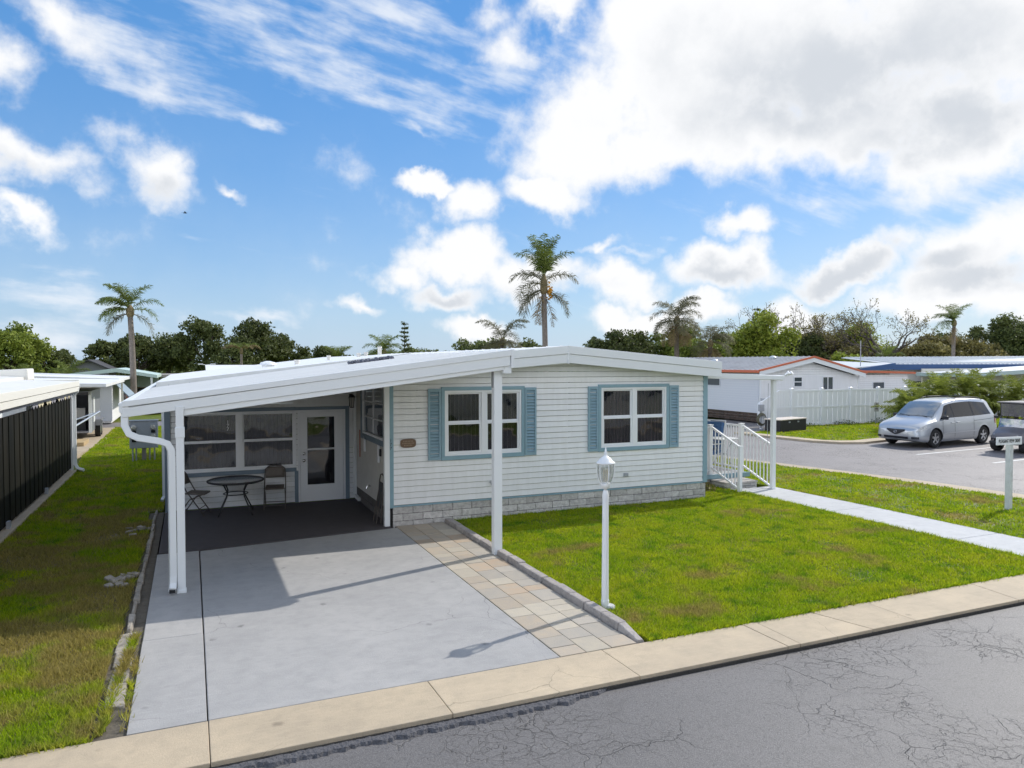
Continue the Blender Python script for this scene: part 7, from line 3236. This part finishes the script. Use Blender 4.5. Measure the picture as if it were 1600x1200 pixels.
# ---------------- bare trees
def bare_tree(x, y, h, spread, seed, label, leaves=0, m=bark, thin=1.0):
    rnd = random.Random(seed)
    t = thing('bare_tree', label, 'tree', (x, y, 0))
    limbs = []
    tips = []

    def grow(p, d, ln, r_, lev):
        pts = [p]
        rs = [r_]
        q = p
        k = 4
        for i in range(k):
            d = (d + Vector((rnd.gauss(0, .16), rnd.gauss(0, .16), rnd.gauss(.03, .12)))).normalized()
            q = q + d * ln / k
            pts.append(q)
            rs.append(r_ * (1 - .45 * (i + 1) / k))
        limbs.append((pts, rs, lev))
        if lev >= 5:
            tips.append(q)
            return
        n = rnd.choice((2, 2, 3)) if lev > 0 else rnd.choice((4, 5))
        for i in range(n):
            a = rnd.uniform(0, 6.283)
            tilt = rnd.uniform(.35, .85) if lev else rnd.uniform(.5, 1.0) * spread
            ax = d.orthogonal().normalized()
            ax.rotate(Matrix.Rotation(a + i * 6.283 / n, 3, d))
            nd = (d * math.cos(tilt) + ax * math.sin(tilt) + Vector((0, 0, .12))).normalized()
            grow(q, nd, ln * rnd.uniform(.62, .82), rs[-1] * rnd.uniform(.62, .80), lev + 1)
        if lev > 0:
            for i in (1, 2, 3):
                if rnd.random() < .55:
                    a = rnd.uniform(0, 6.28)
                    ax = d.orthogonal().normalized()
                    ax.rotate(Matrix.Rotation(a, 3, d))
                    if lev < 5:
                        grow(pts[i], (d * .5 + ax).normalized(), ln * .5, rs[i] * .45, max(lev + 2, 4))
    grow(Vector((0, 0, -.1)), Vector((0, 0, 1)), h * .27, h * .048 * thin, 0)
    zmax = max(p.z for pts, _, _ in limbs for p in pts)
    k = h / zmax
    trunk, twigs = MB(), MB()
    for pts, rs, lev in limbs:
        pp = [p * k for p in pts]
        if lev == 0:
            trunk.tube(pp, [r_ * k for r_ in rs], 9)
        else:
            twigs.tube(pp, [max(r_ * k, .020) for r_ in rs], 5 if lev < 3 else 3, caps=False)
    trunk.build('trunk', m, t, local=True, smooth=True)
    tag(twigs.build('branches', m, t, local=True, smooth=True), kind='stuff')
    if leaves:
        r_ = np.random.default_rng(seed)
        c = np.array([tuple(tp * k) for tp in tips])
        c = c[r_.integers(0, len(c), leaves)] + r_.normal(0, .16, (leaves, 3))
        s_ = r_.uniform(.05, .12, leaves)
        u = r_.normal(size=(leaves, 3))
        u /= np.linalg.norm(u, axis=1)[:, None]
        v = np.cross(u, r_.normal(size=(leaves, 3)))
        v /= np.linalg.norm(v, axis=1)[:, None] + 1e-6
        q = np.stack([c - u * s_[:, None], c + v * s_[:, None] * .6, c + u * s_[:, None], c - v * s_[:, None] * .6], 1)
        inst(np_mesh('crown', q, 4, LM['b'], r_.random(leaves)), 'crown', t)
    return t


bark_mid = mat('bark_mid', (0.11, 0.09, 0.08), .95, var=.5, vscale=6)
bare_tree(69.9, 56.7, 9.9, 1.0, 5, 'wide leafless tree with spreading limbs on the right', 2200, bark_mid)
bare_tree(58.5, 61.7, 9.7, .45, 8, 'slender half bare tree right of the lime green tree', 700, bark_mid, .75)
bare_tree(66.8, 61.5, 8.6, .9, 13, 'thin leaved bare tree left of the wide leafless tree', 2600, bark_mid, .8)


# ---------------- conifers (Norfolk pine like)
def conifer(x, y, h, w, seed, label, tiers=16):
    rnd = random.Random(seed)
    r_ = np.random.default_rng(seed)
    t = thing('pine_tree', label, 'tree', (x, y, 0))
    s = MB()
    s.tube([(0, 0, -.1), (0, 0, h * .96)], [.12, .02], 7)
    s.build('trunk', bark, t, local=True)
    P = []
    for i in range(tiers):
        z = h * (.12 + .86 * i / tiers)
        L_ = w * .5 * (1 - .72 * (i / tiers)) * rnd.uniform(.8, 1.15)
        for k in range(6):
            a = rnd.uniform(0, 6.28)
            n = int(26 * L_ + 10)
            u_ = r_.random(n)
            P.append(np.stack([np.cos(a) * u_ * L_ + r_.normal(0, .05, n), np.sin(a) * u_ * L_ + r_.normal(0, .05, n), z + .28 * u_ * L_ + r_.normal(0, .06, n)], 1))
    c = np.concatenate(P)
    n = len(c)
    s_ = r_.uniform(.06, .13, n)
    u = r_.normal(size=(n, 3))
    u /= np.linalg.norm(u, axis=1)[:, None]
    v = np.cross(u, r_.normal(size=(n, 3)))
    v /= np.linalg.norm(v, axis=1)[:, None] + 1e-6
    inst(np_mesh('crown', np.stack([c - u * s_[:, None], c + v * s_[:, None] * .5, c + u * s_[:, None], c - v * s_[:, None] * .5], 1), 4, LM['d'], r_.random(n) * .6), 'crown', t)


conifer(20.05, 73.1, 7.6, 2.3, 3, 'tall narrow pine behind the roof vents', 15)
conifer(63.5, 70.4, 10.4, 2.6, 4, 'dark pine tip rising behind the lime green tree', 14)

# ---------------- palms
frond_m = leaf_mat('palm_frond', (0.07, 0.10, 0.025), (0.21, 0.26, 0.06), .35)
frond_dull = leaf_mat('palm_frond_dull', (0.08, 0.08, 0.045), (0.21, 0.20, 0.11), .35)
frond_dry = leaf_mat('palm_frond_dry', (0.13, 0.09, 0.045), (0.30, 0.22, 0.11), .2)
rachis_m = mat('rachis', (0.16, 0.17, 0.07), .6)


def frond_mesh(name, L_, elev, droop, seed, m, leaflet=.5, n=46, plume=.6, twist=0.0):
    """feather frond growing from the origin along +x"""
    rnd = random.Random(seed)
    pts = []
    p = Vector((0, 0, 0))
    a = R(elev)
    N_ = 14
    for i in range(N_ + 1):
        pts.append(p.copy())
        a -= R(droop) / N_ * (0.45 + 1.1 * i / N_)
        p = p + Vector((math.cos(a), 0, math.sin(a))) * (L_ / N_)
    V, T = [], []
    for sgn in (-1, 1):
        for i in range(n):
            t_ = .12 + .88 * (i + rnd.random() * .5) / n
            f = t_ * N_
            j = min(int(f), N_ - 1)
            b_ = pts[j].lerp(pts[j + 1], f - j)
            d = (pts[j + 1] - pts[j]).normalized()
            ll = leaflet * (math.sin(math.pi * min(1, t_ * .88 + .12)) ** .6) * rnd.uniform(.75, 1.1)
            side = Vector((0, sgn, 0))
            nrm = d.cross(side) * sgn
            up = Vector((-d.z, 0, d.x))
            dir_ = (side * rnd.uniform(.55, .95) + d * rnd.uniform(.35, .75) + up * rnd.uniform(-.3, plume)).normalized()
            e1 = b_ + dir_ * ll * .5
            dir2 = (dir_ + Vector((0, 0, -rnd.uniform(.4, 1.0)))).normalized()
            e2 = e1 + dir2 * ll * .55
            w = d * (.010 + .010 * rnd.random()) * (1 + L_ * .12)
            V.append([b_ - w * .6, b_ + w * .6, e1 + w, e1 - w])
            V.append([e1 - w, e1 + w, e2 + w * .15, e2 - w * .15])
            tt = min(1, max(0, rnd.gauss(.5, .2)))
            T += [tt, tt]
    # rachis as thin crossed strips
    for i in range(N_):
        r0 = .022 * (1 - i / N_) + .005
        r1 = .022 * (1 - (i + 1) / N_) + .005
        for w in (Vector((0, 1, 0)), Vector((0, 0, 1))):
            V.append([pts[i] - w * r0, pts[i] + w * r0, pts[i + 1] + w * r1, pts[i + 1] - w * r1])
            T.append(.75)
    arr = np.array([[tuple(v) for v in q] for q in V], dtype=np.float32)
    return np_mesh(name, arr, 4, m, np.array(T))


def palm(x, y, h_trunk, label, fronds, rad=.14, lean=(0, 0), trunk_m=None, name='palm_tree', fruit=False, neck=.5, cat='palm'):
    """fronds: list of (mesh, azimuth deg, roll)"""
    t = thing(name, label, cat, (x, y, 0))
    s = MB()
    pts = []
    for i in range(9):
        u = i / 8
        pts.append((lean[0] * u * u, lean[1] * u * u, -.1 + (h_trunk + .1) * u))
    s.tube(pts, [rad * 1.35] + [rad * (1.08 - .22 * u / 8) for u in range(1, 9)], 12)
    s.build('trunk', trunk_m or bark_pale, t, local=True, smooth=True)
    top = Vector(pts[-1])
    # leaf bases
    if neck:
        s = MB()
        s.lathe([(rad * .8, -.15), (rad * 1.35, .05), (rad * 1.2, neck * .6), (rad * .5, neck)], tuple(top), 10)
        s.build('leaf_bases', mat('leaf_bases', (0.22, 0.17, 0.09), .9, var=.7, vscale=9, col2=(0.12, 0.10, 0.05)), t, local=True, smooth=True)
    if fruit:
        s = MB()
        rnd = random.Random(1)
        for i in range(40):
            s.cbox((top.x + .26 + rnd.gauss(0, .07), top.y - .15 + rnd.gauss(0, .1), top.z - .05 + rnd.gauss(0, .22)), (.07, .07, .07), Euler((rnd.random(), rnd.random(), 0)).to_matrix())
        tag(s.build('fruit_cluster', mat('palm_fruit', (0.60, 0.30, 0.04), .6), t, local=True), kind='stuff')
    for me, az, up in fronds:
        inst(me, 'frond', t, (top.x, top.y, top.z + neck * .55 * up), (0, 0, R(az)))
    return t


random.seed(31)
# meshes shared by the palms
FU = [frond_mesh('frond', 2.3, 86, 45, 1, frond_m, .60, 40), frond_mesh('frond', 2.2, 72, 80, 2, frond_m, .66, 40), frond_mesh('frond', 2.1, 42, 105, 3, frond_dull, .72, 38),
      frond_mesh('frond', 2.1, 18, 115, 4, frond_dull, .75, 38), frond_mesh('frond', 2.0, -12, 85, 5, frond_dull, .75, 36), frond_mesh('frond', 1.8, -60, 30, 6, frond_dry, .5, 34)]
FD = [frond_mesh('frond', 2.7, 70, 105, 11, frond_dull, .8, 46), frond_mesh('frond', 2.7, 45, 120, 12, frond_dull, .8, 46), frond_mesh('frond', 2.4, 10, 110, 13, frond_dull, .8, 46), frond_mesh('frond', 2.2, -30, 70, 14, frond_dry, .7, 42),
      frond_mesh('frond', 3.0, 76, 105, 15, frond_dull, .7, 60)]
FS = [frond_mesh('frond', 2.1, 74, 75, 21, frond_m, .58, 38), frond_mesh('frond', 2.1, 48, 95, 22, frond_m, .6, 38), frond_mesh('frond', 2.0, 18, 95, 23, frond_m, .6, 38)]


def ring(ms, n, az0=0, up=1.0):
    return [(ms[i % len(ms)] if isinstance(ms, list) else ms, az0 + 360 * i / n + random.uniform(-14, 14), up) for i in range(n)]


# tall palm in the middle: high tuft, arching sides, hanging older fronds
palm(16.84, 34.11, 6.75, 'tall palm with orange fruit rising behind the house ridge',
     ring(FU[0], 7, 0, 1.6) + ring(FU[1], 6, 20, 1.4) + [(FU[2], 165, 1.0), (FU[2], -15, 1.0), (FU[3], 190, .7), (FU[2], 210, .9), (FU[2], 60, 1.0), (FU[3], 100, .8)] +
     [(FU[4], 160, .2), (FU[4], 176, .3), (FU[4], -20, .2), (FU[4], -35, .0), (FU[4], 120, .1), (FU[5], 80, 0), (FU[5], 0, -.2), (FU[5], 200, 0)],
     .15, (-.12, 0), bark_pale, fruit=True, neck=.9)
# left palm: windswept, fronds streaming to the left
palm(-3.09, 49.4, 5.95, 'tall windswept palm with pale trunk on the left',
     [(FS[0], a, 1.3) for a in (60, 120, 150, 180, 200, 240, 330)] + [(FS[1], a, 1.0) for a in (135, 150, 163, 178, 192, 210, 230)] + [(FS[2], a, .8) for a in (150, 170, 185, 200, 140)] + [(FS[1], 5, 1.0), (FS[2], -25, .8), (FU[4], 165, .4), (FU[4], 195, .3), (FU[4], 350, .3)],
     .17, (-.15, .1), bark_pale, neck=.6)
palm(14.51, 59.15, 3.75, 'low full palm just left of the narrow pine', ring(FS, 16, 0) + ring(FS[2], 8, 10, .4), .16, (0, 0), bark)
palm(22.57, 53.43, 4.6, 'dark drooping palm half hidden behind the main roof', ring(FD, 9, 0) + ring(FD[2], 8, 30, .5) + [(FD[4], -20, 1.2), (FD[4], 0, 1.2)], .2, (0, 0), bark)
palm(35.15, 47.93, 6.3, 'shaggy palm with one high plume right of the main roof', ring(FD[:3], 12, 0) + [(FD[4], -5, 1.8), (FD[4], 8, 1.6)] + ring(FD[2], 8, 20, .3) + ring(FD[3], 8, 0, -.5), .2, (0, 0), bark)
palm(38.86, 48.49, 4.5, 'shaggy low palm leaning right below the plumed palm', ring(FD[:3], 11, 40) + [(FD[1], -10, 1.0), (FD[1], 10, 1.1), (FD[2], -20, .8)] + ring(FD[3], 7, 0, -.3), .2, (0, 0), bark)
palm(58.88, 41.90, 6.3, 'windswept palm with a leaning crown above the navy edged roof', ring(FS[0], 5, 0, 1.2) + [(FS[1], a, 1.0) for a in (150, 165, 180, 195, 215)] + [(FS[2], a, .7) for a in (160, 185, 200)] + [(FU[5], 30, 0), (FU[5], 200, 0)], .16, (.1, 0), bark_pale)
palm(4.49, 74.45, 4.05, 'brown topped palm with thin trunk in front of the far oaks', [(frond_mesh('frond', 2.0, 40, 90, 41, frond_dry, .5, 40), a, 1) for a in (0, 70, 150, 180, 210, 300)] + ring(FS[1], 4, 30), .12, (0, 0), bark_pale)
palm(12.91, 70.76, 3.0, 'small upright palm left of the vent pipes', ring(FS[0], 9, 0, 1.2), .12, (0, 0), bark)
palm(-12.5, 70.98, 1.4, 'low yellow green palm at the far left under the trees', ring(FS, 12, 0), .14, (0, 0), bark)
palm(-9.5, 73.0, 1.7, 'low palm beside the dark grey gabled house', ring(FS, 11, 40), .14, (0, 0), bark)
palm(64.5, 53.0, 3.2, 'small palm among shrubs left of the wide bare tree', ring(FS, 10, 40), .14, (0, 0), bark)

# the palm hedge behind the minivan
hm = leaf_mat('hedge_frond', (0.10, 0.14, 0.022), (0.38, 0.42, 0.08), .4)
FH = [frond_mesh('frond', 1.5, 82, 60, 51, hm, .34, 40), frond_mesh('frond', 1.5, 65, 90, 52, hm, .34, 40), frond_mesh('frond', 1.45, 48, 100, 53, hm, .34, 40), frond_mesh('frond', 1.3, 25, 100, 54, hm, .32, 38), frond_mesh('frond', 1.2, 0, 70, 55, frond_dull, .3, 36)]
HEDGE = [(29.6, 23.0, 0.75, 'bushy hedge palm at the left end, drooping beside the white fence'), (30.8, 23.6, 1.15, 'bushy hedge palm second from the left behind the minivan roof'), (32.0, 23.4, 1.5, 'bushy hedge palm above the rear of the minivan'),
         (33.2, 23.0, 1.65, 'yellow tinged hedge palm between minivan and golf cart'), (34.7, 23.1, 1.6, 'bushy hedge palm above the golf cart roof'), (36.2, 22.5, 1.35, 'bushy hedge palm at the right frame edge'), (37.6, 22.0, 1.35, 'bushy hedge palm beyond the right frame edge')]
for i, (x, y, h, lb) in enumerate(HEDGE):
    random.seed(60 + i)
    fr = ring(FH[0], 4, 0, 1.3) + ring(FH[1], 6, 20, 1.1) + ring(FH[2], 8, 5, .9) + ring(FH[3], 8, 33, .3) + ring(FH[4], 8, 0, -.6) + ring(FH[3], 8, 12, -.5)
    p_ = palm(x, y, h - .35, lb, fr, .10, (0, 0), bark, 'hedge_palm', False, .5, 'palm')
    for j in range(3):
        a = random.uniform(0, 6.28)
        r_ = random.uniform(.25, .5)
        hh = h * random.uniform(.3, .75)
        for k in range(7):
            inst(FH[random.choice((0, 1, 2, 2, 3))], 'frond', p_, (math.cos(a) * r_, math.sin(a) * r_, hh), (0, 0, random.uniform(0, 6.28)))

# low plants: ivy at the foot of the fence, weeds by the porch block
def shrub(x, y, w, h, n, label, m, seed):
    r_ = np.random.default_rng(seed)
    d = r_.normal(size=(n, 3))
    d /= np.linalg.norm(d, axis=1)[:, None]
    p = d * (r_.random(n) ** .4)[:, None] * np.array([w / 2, w / 2, h])
    p[:, 2] = np.abs(p[:, 2])
    s_ = r_.uniform(.02, .05, n)
    u = r_.normal(size=(n, 3))
    u /= np.linalg.norm(u, axis=1)[:, None]
    v = np.cross(u, r_.normal(size=(n, 3)))
    v /= np.linalg.norm(v, axis=1)[:, None] + 1e-6
    me = np_mesh('shrub', np.stack([p - u * s_[:, None], p + v * s_[:, None] * .6, p + u * s_[:, None], p - v * s_[:, None] * .6], 1), 4, m, r_.random(n))
    o = inst(me, 'shrub', None, (x, y, 0))
    tag(o, label, 'plant')


shrub(11.35, 14.5, .8, .22, 420, 'dry low weeds in the corner beside the porch steps', LM['b'], 1)
shrub(30.0, 27.05, 1.6, .25, 300, 'low dark weeds at the foot of the white fence, left of the notice', LM['d'], 2)
shrub(32.6, 27.0, 1.5, .28, 300, 'low dark weeds at the foot of the white fence under the notice', LM['d'], 3)
shrub(27.5, 27.05, 1.3, .18, 200, 'low weeds along the white fence beside the storage box', LM['m'], 4)
